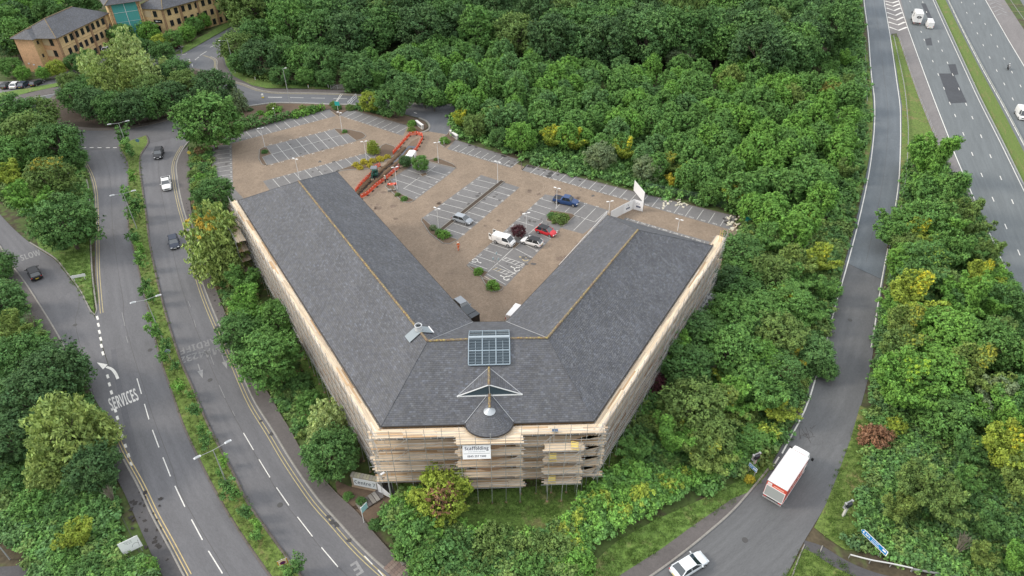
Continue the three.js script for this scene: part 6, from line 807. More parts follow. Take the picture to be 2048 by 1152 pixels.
  part('grille', rbox(0.06, 0.22, c.W * 0.52, 0.03, hl - 0.04, bonnet - 0.5, 0), trim, o); part('number_plate', box(0.03, 0.11, 0.5, hl + 0.01, 0.42, 0), plateW, o); part('number_plate', box(0.03, 0.11, 0.5, -hl - 0.015, c.bed ? 0.62 : 0.6, 0), plateY, o);
  return o;
}
const between = (x0, y0, x1, y1) => { const r = at(x0, y0), f = at(x1, y1), d = f.clone().sub(r); return [r.lerp(f, 0.5), Math.atan2(-d.z, d.x)]; };   // stands from rear pixel to front pixel
car('suv', 'black', 'black SUV coming off the roundabout', ...between(321, 305, 317, 319));
car('pickup', 'white', 'white pickup with dark load bed driving down the dual carriageway', ...between(333, 358, 336, 387));
car('hatch', 'navy', 'dark car passing the orange-topped willow', ...between(347, 476, 352, 502));
car('suv', 'black', 'black car with red tail lights climbing the services road', ...between(77, 562, 65, 540));
car('saloon', 'pearl', 'white car entering the slip road at the bottom of the picture', ...between(1351, 1152, 1403, 1120));
car('pickup', 'blue', 'dark blue pickup parked across bays above the square shrub bed', ...between(1112, 403, 1152, 411), { group: null });
car('hatch', 'silver', 'silver-grey hatchback parked on the planted strip of the double bays', ...between(908, 438, 943, 449));
car('hatch', 'red', 'red hatchback with black roof in the bays', ...between(1074, 461, 1110, 473), { roof: 'black' });
{ const o = car('hatch', 'white', 'white hatchback with black glass roof beside the purple tree', ...between(1082, 493, 1045, 483), { roof: 'black' }); }
{ const [p, h] = between(988, 480, 1028, 493), o = car('van', 'white', 'white van with its rear doors open beside the disabled bays', p, h);
  for (const s of [-1, 1]) { const d = part('rear_door', rbox(0.06, 1.35, 0.85, 0.03, 0, 0, s * 0.42), PAINT.white, o, -2.22, 1.1, s * 0.88); d.rotation.y = -s * (s < 0 ? 1.5 : 1.9); part('window', box(0.07, 0.5, 0.55, 0, 0.32, s * 0.42), carGlass, d); } part('load_space', box(0.04, 1.3, 1.5, -2.235, 1.1, 0), trim, o);
  part('lettering', [0, 1, 2].map((i) => box(0.9 - i * 0.2, 0.05, 0.01, -0.8, 1.32 - i * 0.16, 0.915)), mat(0.35, 0.38, 0.42), o); }
car('van', 'white', 'white van parked against the right wing, partly under its eaves', ...between(1024, 644, 1042, 623));
car('hatch', 'silver', 'small silver car tucked under the eaves of the left wing', ...between(917, 609, 934, 624));
{ const o = thing('storage_container', 'black steel storage container under the eaves of the left wing', 'container', at(938, 645), -0.85); part('body', rbox(3.2, 2.2, 2.1, 0.05, 0, 1.15, 0), mat(0.01, 0.01, 0.012, 0.4), o); part('lid', rbox(3.3, 0.1, 2.2, 0.04, 0, 2.3, 0), mat(0.055, 0.065, 0.075, 0.4), o); part('seam', [box(0.06, 0.05, 2.2, 0.6, 2.37, 0), box(3.3, 0.05, 0.05, 0, 2.37, 0.7)], trim, o); }
car('van', 'white', 'white works van behind the small kerbed tree beside the trench', ...between(826, 315, 817, 330));
car('bigvan', 'white', 'white van in the outer lane beside the box truck on the motorway', ...between(1862, 64, 1852, 44));
car('bigvan', 'white', 'white van coming the other way on the far motorway carriageway', ...between(2033, 222, 2048, 246));
car('suv', 'black', 'dark car at the top edge on the far motorway carriageway', ...between(1930, -12, 1938, 2));
[['saloon', 'white', 30, 176, 36, 171, 'white car parked by the frame edge before the brick gable'], ['hatch', 'black', 12, 177, 20, 172, 'dark car left of the white parked one'], ['saloon', 'navy', 46, 175, 54, 170, 'dark blue car right of the white parked one'], ['hatch', 'black', 70, 172, 80, 167, 'black car parked apart at the end of the row by the brick gable'], ['hatch', 'white', 212, 104, 218, 99, 'white car half hidden at the foot of the long brick facade'], ['saloon', 'navy', 316, 104, 326, 100, 'dark blue car parked behind the roundabout island'], ['saloon', 'grey', 328, 100, 338, 96, 'grey car second of three parked behind the island'], ['hatch', 'maroon', 342, 99, 354, 96, 'maroon car last of three parked behind the island'], ['hatch', 'steelblue', 454, 22, 466, 17, 'blue car under the lamp at the top of the road'], ['saloon', 'silver', 488, 14, 500, 8, 'silver car at the top edge behind the maples'], ['hatch', 'red', 478, 17, 486, 13, 'red car next to the silver one at the top edge'], ['hatch', 'yellow', 504, 9, 514, 5, 'yellow car at the top edge behind the maples']].forEach(([t, c, a, b, d, e, l]) => car(t, c, l, ...between(a, b, d, e), { group: 'cars parked by the brick offices' }));

// box lorries
function lorry(name, label, p, heading, { L, W, H, box: bc, side: sc, cab: cc, cabL = 1.9 }) {
  const o = thing(name, label, 'lorry', p, heading), hl = L / 2, bl = L - cabL - 0.1, bx = -hl + bl / 2, floor = 0.95;
  part('chassis', box(L - 0.6, 0.25, 0.9, -0.1, 0.65, 0), trim, o);
  part('cargo_box', [rbox(bl, H - floor, W, 0.04, bx, (H + floor) / 2, 0)], sc, o); part('roof', rbox(bl - 0.06, 0.06, W - 0.16, 0.02, bx, H + 0.015, 0), bc, o);
  part('edge_rail', [-1, 1].map((s) => rbox(bl + 0.04, 0.12, 0.08, 0.02, bx, H - 0.02, s * (W / 2 - 0.02))).concat([rbox(0.08, 0.12, W, 0.02, -hl + 0.01, H - 0.02, 0), rbox(bl, 0.1, 0.06, 0.02, bx, floor, W / 2), rbox(bl, 0.1, 0.06, 0.02, bx, floor, -W / 2)]), bc === sc ? PAINT.white : mat(0.6, 0.6, 0.6, 0.4), o);
  const cx = hl - cabL / 2; part('cab', [hull([[cx - cabL / 2, W * 0.47, 0.5, H * 0.74], [cx, W * 0.47, 0.5, H * 0.76], [hl - 0.25, W * 0.46, 0.5, H * 0.72], [hl - 0.05, W * 0.44, 0.5, H * 0.5], [hl, W * 0.42, 0.55, H * 0.42]])], cc, o);
  part('wind_deflector', hull([[cx - cabL / 2 + 0.05, W * 0.44, H * 0.7, H - 0.05], [cx + 0.1, W * 0.42, H * 0.7, H - 0.15], [hl - 0.35, W * 0.36, H * 0.7, H * 0.78]]), cc, o);
  part('windscreen', quadG([hl - 0.02, H * 0.44, -W * 0.4], [hl - 0.02, H * 0.44, W * 0.4], [hl - 0.2, H * 0.69, W * 0.4], [hl - 0.2, H * 0.69, -W * 0.4]), carGlass, o);
  for (const s of [-1, 1]) { part('side_window', box(0.8, 0.6, 0.03, hl - 0.85, H * 0.58, s * W * 0.468), carGlass, o); part('mirror', rbox(0.16, 0.5, 0.3, 0.05, hl - 0.25, H * 0.6, s * (W / 2 + 0.22)), trim, o); part('tail_light', box(0.06, 0.15, 0.4, -hl - 0.01, 0.75, s * W * 0.38), lampRed, o); part('headlight', rbox(0.1, 0.2, 0.4, 0.04, hl + 0.01, 0.8, s * W * 0.34), lampWhite, o); for (const x of [hl - 1.2, -hl + 1.6]) wheel(o, x, 0.45, s * (W / 2 - 0.17), 0.45, 0.3); }
  part('bumper', box(0.1, 0.15, W * 0.96, -hl - 0.02, 0.5, 0), mat(0.3, 0.3, 0.3), o);
  return o;
}
{
  const rl = at(1525, 991, 0.5), rrr = at(1562, 1012, 0.5), fdir = at(1579, 899, 3.5).sub(at(1533, 965, 3.5)).normalize(), Lr = 8.2, mid0 = rl.lerp(rrr, 0.5).setY(0).addScaledVector(fdir.setY(0).normalize(), Lr / 2);
  const o = lorry('lorry', 'red box lorry with white roof climbing the slip road', mid0, Math.atan2(-fdir.z, fdir.x), { L: Lr, W: 2.5, H: 3.6, box: PAINT.white, side: PAINT.mail, cab: PAINT.white, cabL: 1.6 });
  part('rear_shutter', box(0.05, 1.75, 2.2, -Lr / 2 - 0.03, 1.9, 0), mat(0.36, 0.38, 0.37, 0.4), o); part('frame', [box(0.08, 0.08, 2.4, -Lr / 2 - 0.03, 2.82, 0), box(0.08, 1.9, 0.08, -Lr / 2 - 0.03, 1.9, 1.16), box(0.08, 1.9, 0.08, -Lr / 2 - 0.03, 1.9, -1.16), box(0.09, 0.1, 2.4, -Lr / 2 - 0.03, 0.98, 0)], PAINT.white, o);
  part('label', box(0.03, 0.42, 0.55, -Lr / 2 - 0.03, 3.16, -0.85), PAINT.white, o); part('lettering', [box(0.03, 0.14, 1.3, -Lr / 2 - 0.03, 3.12, 0.3), box(0.035, 0.1, 0.4, -Lr / 2 - 0.04, 3.1, -0.85)], mat(0.75, 0.45, 0.35), o);
  part('lettering', [-2.4, -1.7, -1.1, -0.2, 0.5, 1.0].map((x, i) => box(0.42, 0.34 + 0.1 * (i % 2), 0.02, x, 2.3, 1.265)), mat(0.72, 0.5, 0.44), o); part('emblem', box(0.9, 1.2, 0.02, 1.75, 2.2, 1.265), mat(0.75, 0.7, 0.68), o);
}
{
  const [p, h] = between(1832, 64, 1820, 26), o = lorry('lorry', 'white box truck with dark oval emblems in the inside motorway lane', p.add(V3(0.8, 0, 0)), h, { L: 8, W: 2.5, H: 3.9, box: PAINT.white, side: PAINT.white, cab: PAINT.white, cabL: 2 });
  const oval = (w, hh) => new THREE.RingGeometry(0.55, 1, 22).scale(w, hh, 1); part('emblem', [oval(0.75, 0.42).rotateY(-Math.PI / 2).translate(-4.04, 2.75, 0.1), writing('OVO', 0.3).rotateY(-Math.PI / 2).translate(-4.04, 2.75, 0.1)].map((g) => g).slice(0, 1), mat(0.03, 0.03, 0.035), o); part('emblem', [oval(0.75, 0.55).rotateY(Math.PI).translate(-0.6, 2.6, -1.27), oval(0.75, 0.55).translate(-0.6, 2.6, 1.27)], mat(0.03, 0.03, 0.035), o); part('emblem_bar', box(0.02, 0.14, 0.7, -4.04, 2.75, 0.1), mat(0.1, 0.1, 0.11), o); part('rear_door', [box(0.03, 2.7, 0.03, -4.02, 2.4, 0)], mat(0.5, 0.5, 0.5), o);
}

// ---------------------------------------------------------------- people
function figure(joints, colorAt, res = 76, span = 2.1) {   // one continuous body: smooth union of tapered capsules
  const mc = new MarchingCubes(res, new THREE.MeshStandardMaterial(), false, false, 60000), S = res, half = span / 2; mc.isolation = 0;
  const bones = joints.map(([a, ra, b, rb]) => ({ a: V3(...a), b: V3(...b), ra, rb })), p = V3(), d = V3();
  for (let k = 0; k < S; k++) for (let j = 0; j < S; j++) for (let i = 0; i < S; i++) {
    p.set((i - S / 2) / (S / 2) * half, (j - S / 2) / (S / 2) * half + 0.95, (k - S / 2) / (S / 2) * half); let v = 1e3;
    for (const q of bones) { d.copy(q.b).sub(q.a); const t = Math.min(1, Math.max(0, p.clone().sub(q.a).dot(d) / Math.max(1e-6, d.lengthSq()))), e = p.distanceTo(q.a.clone().addScaledVector(d, t)) - (q.ra + (q.rb - q.ra) * t), h = Math.max(0.045 - Math.abs(v - e), 0) / 0.045; v = Math.min(v, e) - h * h * 0.045 * 0.25; }
    mc.field[i + j * S + k * S * S] = -v;
  }
  mc.update(); const n = mc.count, pos = new Float32Array(n * 3), col = new Float32Array(n * 3);
  for (let i = 0; i < n; i++) { const x = mc.positionArray[i * 3] * half, y = mc.positionArray[i * 3 + 1] * half + 0.95, z = mc.positionArray[i * 3 + 2] * half; pos.set([x, y, z], i * 3); col.set(colorAt(x, y, z), i * 3); }
  const g = new THREE.BufferGeometry(); g.setAttribute('position', new THREE.BufferAttribute(pos, 3)); g.setAttribute('normal', new THREE.BufferAttribute(mc.normalArray.slice(0, n * 3), 3)); g.setAttribute('color', new THREE.BufferAttribute(col, 3)); g.deleteAttribute('normal'); const m = mergeVertices(g); m.computeVertexNormals(); return m;
}
const skin = [0.42, 0.24, 0.16];
function person(label, p, heading, { walk = 0, top, legs, hat, boots = [0.03, 0.025, 0.02], band = true }) {
  const w = walk, J = [[[0, 0.92, 0.09], 0.1, [0.13 * w, 0.5, 0.1], 0.075], [[0.13 * w, 0.5, 0.1], 0.075, [0.05 * w, 0.1, 0.1], 0.055], [[0.05 * w, 0.06, 0.1], 0.05, [0.05 * w + 0.17, 0.04, 0.11], 0.04], [[0, 0.92, -0.09], 0.1, [-0.04 * w, 0.5, -0.1], 0.075], [[-0.04 * w, 0.5, -0.1], 0.075, [-0.3 * w, 0.12, -0.1], 0.055], [[-0.3 * w, 0.08, -0.1], 0.05, [-0.3 * w + 0.16, 0.04, -0.11], 0.04],
    [[0, 0.95, 0], 0.15, [0.02, 1.2, 0], 0.15], [[0.02, 1.2, 0], 0.15, [0.02, 1.4, 0], 0.13], [[0.02, 1.4, 0.14], 0.07, [0.02, 1.4, -0.14], 0.07], [[0.02, 1.42, 0], 0.06, [0.03, 1.54, 0], 0.055], [[0.04, 1.62, 0], 0.1, [0.05, 1.68, 0], 0.095], [[0.14, 1.62, 0], 0.02, [0.16, 1.605, 0], 0.018],
    [[0.02, 1.4, 0.2], 0.062, [-0.12 * w, 1.12, 0.26], 0.05], [[-0.12 * w, 1.12, 0.26], 0.05, [0.05, 0.9, 0.27], 0.04], [[0.05, 0.88, 0.27], 0.035, [0.08, 0.8, 0.27], 0.025], [[0.02, 1.4, -0.2], 0.062, [0.1 * w, 1.12, -0.26], 0.05], [[0.1 * w, 1.12, -0.26], 0.05, [0.2 * w + 0.06, 0.92, -0.26], 0.04], [[0.2 * w + 0.07, 0.9, -0.26], 0.035, [0.2 * w + 0.11, 0.83, -0.26], 0.025]];
  for (let i = 0; i < 4; i++) for (const [x, y, z] of [[0.08, 0.81, 0.27], [0.2 * w + 0.11, 0.84, -0.26]]) J.push([[x - 0.03 + i * 0.02, y, z], 0.011, [x - 0.02 + i * 0.02, y - 0.07 + Math.abs(i - 1.5) * 0.008, z], 0.009]);
  for (const [x, y, z] of [[0.1, 0.84, 0.26], [0.2 * w + 0.13, 0.87, -0.25]]) J.push([[x, y, z], 0.012, [x + 0.03, y - 0.04, z], 0.01]);
  const o = thing('person', label, 'person', p, heading); part('body', figure(J, (x, y, z) => y < 0.12 ? boots : y > 1.5 || (y < 0.89 && Math.abs(z) > 0.23) ? skin : band && (Math.abs(y - 1.12) < 0.03 || Math.abs(y - 0.36) < 0.03) ? [0.6, 0.62, 0.6] : y > 0.9 ? top : legs), new THREE.MeshStandardMaterial({ vertexColors: true, roughness: 0.8 }), o);
  part('helmet', [new THREE.SphereGeometry(0.125, 14, 8, 0, 6.3, 0, 1.5).translate(0.045, 1.68, 0), new THREE.CylinderGeometry(0.15, 0.15, 0.015, 16).translate(0.06, 1.69, 0)], mat(...hat, 0.4), o); part('eye', [new THREE.SphereGeometry(0.012, 6, 5).translate(0.135, 1.655, 0.035), new THREE.SphereGeometry(0.012, 6, 5).translate(0.135, 1.655, -0.035)], M.black, o); part('mouth', box(0.01, 0.008, 0.04, 0.135, 1.575, 0), mat(0.3, 0.1, 0.08), o); part('ear', [new THREE.SphereGeometry(0.025, 6, 5).translate(0.04, 1.64, 0.1), new THREE.SphereGeometry(0.025, 6, 5).translate(0.04, 1.64, -0.1)], mat(...skin), o);
  return o;
}
person('person in orange high-visibility suit and pale helmet walking across the car park', at(917, 500), 1.9, { walk: 1, top: [0.72, 0.16, 0.04], legs: [0.72, 0.16, 0.04], hat: [0.75, 0.7, 0.62] });
person('person in white helmet and dark clothes standing at the red barriers', at(771, 365), 2.4, { walk: 0.2, top: [0.5, 0.45, 0.38], legs: [0.05, 0.03, 0.03], hat: [0.78, 0.74, 0.6], band: false });

// ---------------------------------------------------------------- brick offices at the far left
{
  const g = (x, f) => V3(x, 0, -f), EV = 9.7, RG = 13.2, office = thing('brick_office_building', 'three-storey buff brick offices with slate roofs and a teal glazed entrance tower', 'building');
  const buff = withMap(blockTex, 0.68, 0.48, 0.25), red = withMap(blockTex, 0.62, 0.37, 0.21), pier = withMap(blockTex, 0.38, 0.23, 0.13), teal = new THREE.MeshPhysicalMaterial({ color: lin(0.1, 0.38, 0.37), roughness: 0.15, side: THREE.DoubleSide }), pane = mat(0.015, 0.018, 0.022, 0.15);
  const wallQ = (name, a, b, y0, y1, m) => { const l = a.distanceTo(b); return part(name, geo([a.x, y0, a.z, b.x, y0, b.z, b.x, y1, b.z, a.x, y1, a.z], [0, 0, l, 0, l, y1 - y0, 0, y1 - y0], [0, 1, 2, 0, 2, 3]), m, office); };
  const hip = (c, inset, ev, rg) => { // hip roof over four corners c0..c3; ridge along c0->c3 direction
    const m0 = c[0].clone().lerp(c[1], 0.5), m1 = c[3].clone().lerp(c[2], 0.5), ax = m1.clone().sub(m0).normalize(), r0 = m0.clone().addScaledVector(ax, inset).setY(rg), r1 = m1.clone().addScaledVector(ax, -inset).setY(rg), e = c.map((p) => p.clone().setY(ev));
    for (const f of [[e[0], r0, r1, e[3]], [e[1], e[2], r1, r0], [e[0], e[1], r0], [e[3], r1, e[2]]]) part('roof', slopeFace(f, f[0], f[f.length - 1]), slatePlain, office);
    part('ridge', ridgeTiles(r0, r1, 0.6), ridgeMat, office); for (const [p, q] of [[e[0], r0], [e[1], r0]]) part('ridge', ridgeTiles(p, q, 0.6, 0.12), ridgeMat, office);
    for (let i = 0; i < 4; i++) part('gutter', bar(e[i].clone().setY(ev - 0.08), e[(i + 1) % 4].clone().setY(ev - 0.08), 0.1, 5), mat(0.12, 0.1, 0.09), office);
  };
  const win = (p, u, out, w, h) => { const o = part('window', box(w, h, 0.1), pane, office, p.x + out.x * 0.02, p.y, p.z + out.z * 0.02); o.rotation.y = -Math.atan2(u.z, u.x); part('frame', [box(w + 0.1, 0.07, 0.14, 0, h / 2), box(w + 0.14, 0.09, 0.2, 0, -h / 2), box(0.07, h, 0.14, -w / 2), box(0.07, h, 0.14, w / 2), box(0.04, h, 0.12)], mat(0.08, 0.075, 0.07), o); };
  // left wing
  const a = g(-144.6, 201), b = g(-138.4, 199.6), c = g(-137.9, 202.6), d = g(-132.4, 201.4), e = g(-128.9, 226.2), u = e.clone().sub(d).normalize(), out = V3(-u.z, 0, u.x); if (out.x < 0) out.negate();
  const back = d.clone().addScaledVector(out, -12.4), eb = e.clone().addScaledVector(out, -12.4);
  wallQ('wall', a, b, -0.1, EV, red); wallQ('wall', b, c, -0.1, EV, buff); wallQ('wall', c, d, -0.1, EV, red); wallQ('wall', d, e, -0.1, EV, buff); wallQ('wall', a, eb, -0.1, EV, buff);
  const ov = 0.5, q = [a.clone().add(V3(-0.8, 0, 2.2)), d.clone().addScaledVector(out, ov).add(V3(0, 0, 0.8)), e.clone().addScaledVector(out, ov), eb.clone().addScaledVector(out, -ov)]; hip([q[0].clone().add(V3(0, 0, -2)), q[1], q[2], q[3]], 7, EV, RG);
  { const p0 = a.clone().add(V3(-0.7, 0, 0.7)), p1 = b.clone().add(V3(0.6, 0, 0.6)), m = p0.clone().lerp(p1, 0.5).setY(EV + 1.9).add(V3(0.6, 0, -3)), m2 = m.clone().add(V3(1, 0, -5)), k0 = p0.clone().setY(EV), k1 = p1.clone().setY(EV); const r = part('roof', [slopeFace([k0, k1, m], k0, k1), slopeFace([k1, k1.clone().add(V3(0.6, 0, -5)), m2, m], k1, k1.clone().add(V3(0.6, 0, -5))), slopeFace([k0, m, m2, k0.clone().add(V3(0.6, 0, -6))], k0, m)], slatePlain, office); part('ridge', ridgeTiles(m, m2, 0.6, 0.12), ridgeMat, r); }
  const at1 = (t, y) => d.clone().addScaledVector(u, t).setY(y); for (let i = 0; i < 8; i++) { const t = 3.4 + i * 2.55; win(at1(t, 8.1), u, out, 1.25, 1.75); win(at1(t, 4.7), u, out, 1.25, 1.75); win(at1(t, 1.4), u, out, 1.25, 1.6); }
  for (const t of [0.15, 7.2, 14.8, 22.4]) part('pilaster', box(0.7, EV - 0.2, 0.3, 0, (EV - 0.2) / 2, 0, -Math.atan2(u.z, u.x)).translate(at1(t, 0).x + out.x * 0.1, 0, at1(t, 0).z + out.z * 0.1), pier, office);
  for (const [y0, y1] of [[3.0, 3.1], [6.3, 6.4]]) { const s = at1(0.5, (y0 + y1) / 2), f = at1(24.5, (y0 + y1) / 2); part('string_course', bar(s.addScaledVector(out, 0.02), f.addScaledVector(out, 0.02), 0.05, 4), pier, office); }
  const ce = d.clone().sub(c).normalize(), co = V3(-ce.z, 0, ce.x); if (co.z < 0) co.negate(); for (const y of [8.1, 4.9, 1.5]) { win(c.clone().lerp(d, 0.6).setY(y), ce, co, 1.1, 1.8); part('render_panel', box(2.2, 1.9, 0.06, 0, 0, 0, -Math.atan2(ce.z, ce.x)).translate(c.clone().lerp(d, 0.26).x + co.x * 0.04, y, c.clone().lerp(d, 0.26).z + co.z * 0.04), mat(0.6, 0.47, 0.3), office); }
  for (const y of [8.4, 4.6]) win(b.clone().lerp(c, 0.5).setY(y), c.clone().sub(b).normalize(), V3(1, 0, 0), 0.6, 0.9);
  part('notice', [box(0.5, 0.4, 0.04, -141.4, 2.2, -200.2), box(0.5, 0.4, 0.04, -143, 2.4, -200.55)], M.white, office); part('door', box(1, 2, 0.06, -139.6, 1, -199.8), mat(0.06, 0.3, 0.16), office);
  // right wing
  const f0 = g(-121.8, 231.5), gg = g(-113.8, 230.4), hh = g(-97, 255.6), u2 = hh.clone().sub(gg).normalize(), out2 = V3(-u2.z, 0, u2.x); if (out2.x < 0) out2.negate();
  wallQ('wall', f0, gg, -0.1, EV, buff); wallQ('wall', gg, hh, -0.1, EV, buff); const hb = hh.clone().addScaledVector(out2, -12), fb = gg.clone().addScaledVector(out2, -12);
  hip([f0.clone().add(V3(-1, 0, 0.4)), gg.clone().add(V3(0.7, 0, 0.5)), hh.clone().addScaledVector(out2, 0.5), hb], 6, EV, RG);
  for (let i = 0; i < 10; i++) for (const y of [8.1, 4.7, 1.4]) win(gg.clone().addScaledVector(u2, 2.4 + i * 2.6).setY(y), u2, out2, 1.2, 1.75); for (const t of [0.2, 6.6, 13.2, 19.8]) { const p = gg.clone().addScaledVector(u2, t); part('pilaster', box(0.7, EV - 0.2, 0.3, 0, (EV - 0.2) / 2, 0, -Math.atan2(u2.z, u2.x)).translate(p.x + out2.x * 0.1, 0, p.z + out2.z * 0.1), pier, office); }
  const fe = gg.clone().sub(f0).normalize(), fo = V3(-fe.z, 0, fe.x); if (fo.z < 0) fo.negate(); for (const y of [8.0, 3.4]) win(f0.clone().lerp(gg, 0.68).setY(y), fe, fo, 1.2, 1.8); part('wall_sign', box(2.9, 1.1, 0.1, 0, 0, 0, -Math.atan2(fe.z, fe.x)).translate(f0.clone().lerp(gg, 0.72).x + fo.x * 0.06, 5.7, f0.clone().lerp(gg, 0.72).z + fo.z * 0.06), M.black, office);
  { const s = part('lettering', [new THREE.RingGeometry(0.1, 0.2, 12).translate(-0.7, 0, 0), new THREE.RingGeometry(0.1, 0.22, 12).translate(-0.25, 0.02, 0), box(0.08, 0.55, 0.01, -0.47, 0.06), box(0.7, 0.12, 0.01, 0.5, -0.02)], M.white, office, f0.clone().lerp(gg, 0.72).x + fo.x * 0.14, 5.7, f0.clone().lerp(gg, 0.72).z + fo.z * 0.14); s.rotation.y = -Math.atan2(fe.z, fe.x); }
  for (const y of [7.9, 3.4]) part('render_panel', box(3.2, 2, 0.06, 0, 0, 0, -Math.atan2(fe.z, fe.x)).translate(f0.clone().lerp(gg, 0.3).x + fo.x * 0.04, y, f0.clone().lerp(gg, 0.3).z + fo.z * 0.04), mat(0.6, 0.47, 0.3), office);
  // glazed tower
  const TH = 12.3, tl = at(221, 9, TH).setY(0), tr = at(270, 2, TH).setY(0), tu = tr.clone().sub(tl).normalize(), to = V3(-tu.z, 0, tu.x); if (to.z < 0) to.negate(); const w = tl.distanceTo(tr);
  wallQ('glazing', tl, tr, 0.1, TH, teal); const T1 = (t, y, o = 0.06) => tl.clone().addScaledVector(tu, t * w).addScaledVector(to, o).setY(y); part('mullion', bar(T1(0.5, 0, 0.08), T1(0.5, TH, 0.08), 0.09, 5), M.white, office); for (const y of [3.6, 6.6, 9.5]) part('transom', bar(T1(0, y), T1(1, y), y > 9 ? 0.08 : 0.045, 5), mat(0.55, 0.7, 0.68), office); for (const t of [0.25, 0.75, 0.125, 0.375, 0.625, 0.875]) part('mullion', bar(T1(t, 0), T1(t, TH), 0.018, 4), mat(0.2, 0.42, 0.42), office);
  for (const s of [-0.05, -0.13, 1.05, 1.13]) part('pilaster', bar(T1(s, 0, 0), T1(s, TH, 0), 0.28, 6), Math.abs(s - 0.5) > 0.6 ? buff : red, office); wallQ('wall', tl.clone().addScaledVector(tu, -1), tl.clone().addScaledVector(to, -9).addScaledVector(tu, -1), -0.1, TH, buff); wallQ('wall', tr.clone().addScaledVector(tu, 1), tr.clone().addScaledVector(to, -9).addScaledVector(tu, 1), -0.1, TH, buff);
  hip([tl.clone().addScaledVector(tu, -2).addScaledVector(to, 1.2), tr.clone().addScaledVector(tu, 2).addScaledVector(to, 1.2), tr.clone().addScaledVector(tu, 2).addScaledVector(to, -10), tl.clone().addScaledVector(tu, -2).addScaledVector(to, -10)], 4.5, TH + 0.2, TH + 4);
  for (const [p, s] of [[T1(-0.4, 5.2, 0.8), 1], [T1(1.35, 5.2, 0.8), -1]]) { part('canopy', [geo([p.x - 1.4, 5, p.z, p.x + 1.4, 5, p.z, p.x, 6.8, p.z - 1.5], null, [0, 1, 2])], slatePlain, office); part('gutter', bar(V3(p.x - 1.5, 5, p.z), V3(p.x + 1.5, 5, p.z), 0.1, 5), M.white, office); }
  structure('car_park', sheet(pts([-40, 165, 60, 160, 130, 150, 240, 100, 300, 95, 370, 92, 340, 112, 280, 120, 180, 150, 120, 172, 60, 183, -40, 195]), 0.0), M.bays);
}
// ---------------------------------------------------------------- street furniture
function twinLamp(label, px, py, H, armL, dirA, name = 'street_lamp') {   // by its top in the photograph
  const top = at(px, py, H), o = thing(name, label, 'street lamp', V3(top.x, 0, top.z), 0, 'twin-armed lamps on the central island'), d = dirA.clone().setY(0).normalize();
  part('post', cyl(0.05, 0.09, H, 0, H / 2, 0, 8), M.galv, o); part('arm', [bar(V3(0, H - 0.05, 0), d.clone().multiplyScalar(armL).setY(H + 0.1), 0.03, 5), bar(V3(0, H - 0.05, 0), d.clone().multiplyScalar(-armL).setY(H + 0.1), 0.03, 5)], M.galv, o);
  for (const s of [-1, 1]) { const p = d.clone().multiplyScalar(s * (armL + 0.35)).setY(H + 0.1), g = part('lamp_head', rbox(0.85, 0.12, 0.32, 0.05, 0, 0, 0, -Math.atan2(d.z, d.x)), mat(0.6, 0.61, 0.62, 0.4), o, p.x, p.y, p.z); part('lens', box(0.5, 0.03, 0.3, 0, 0.08, 0, -Math.atan2(d.z, d.x)), mat(0.35, 0.37, 0.38, 0.3), g); }
}
for (const [l, x, y, ax, ay, bx, by] of [['tall twin-armed lamp before the roundabout island', 237, 246, 214, 249, 257, 241], ['twin-armed lamp level with the white pickup', 246, 387, 219, 392, 270, 381], ['twin-armed lamp above the nose of the services slip', 292, 599, 260, 605, 321, 588], ['twin-armed lamp nearest the bottom, over the faded right carriageway line', 426, 900, 388, 917, 461, 880]]) { const H = 8, d = at(bx, by, H).sub(at(ax, ay, H)); twinLamp(l, x, y, H, d.length() / 2 - 0.7, d); }
function lamp(label, base, H, dir, { twin = false, arm = 0.5, group, m = M.white, post = 0.05 } = {}) {
  const o = thing('lamp_post', label, 'lamp post', base, 0, group), d = dir.clone().setY(0).normalize(); part('post', cyl(post * 0.75, post * 1.3, H, 0, H / 2, 0, 8), m, o);
  for (const s of twin ? [-1, 1] : [1]) { const p = d.clone().multiplyScalar(s * arm); part('arm', bar(V3(0, H - 0.05, 0), p.clone().setY(H + 0.05), 0.03, 5), m, o); part('lamp_head', rbox(0.55, 0.12, 0.3, 0.05, 0, 0, 0, -Math.atan2(d.z, d.x)).translate(p.x * 1.4, H + 0.06, p.z * 1.4), mat(0.7, 0.7, 0.69, 0.4), o); }
}
[[530.5, 296, 5, 'slim lamp at the left end of the island bays'], [685, 265, 5.2, 'slim lamp at the right end of the island bays'], [733, 320, 4.6, 'slim lamp behind the yellow shrub bed'], [599, 359, 5, 'slim lamp in the bays just beyond the left wing roof'], [877, 327, 5.2, 'slim lamp on the point beside the kerbed-tree bays'], [995.6, 367, 5.2, 'slim lamp at the head of the narrow planted strip'], [794.6, 378, 5.2, 'slim lamp by the fallen red barrier'], [1112.5, 417.5, 4.8, 'slim lamp in front of the blue pickup'], [1052, 471, 5, 'slim lamp behind the purple tree'], [877, 457, 4.6, 'slim lamp at the near end of the double bays'], [1217.5, 427, 2.8, 'slim lamp behind the white hoarding corner'], [1355, 462, 2.6, 'slim lamp beyond the hip of the right wing']].forEach(([x, y, H, l], i) => lamp(l, at(x, y), H, V3(0.9, 0, i % 2 ? 0.5 : -0.3), { twin: true, arm: 0.35, group: 'slim twin lamps of the car park' }));
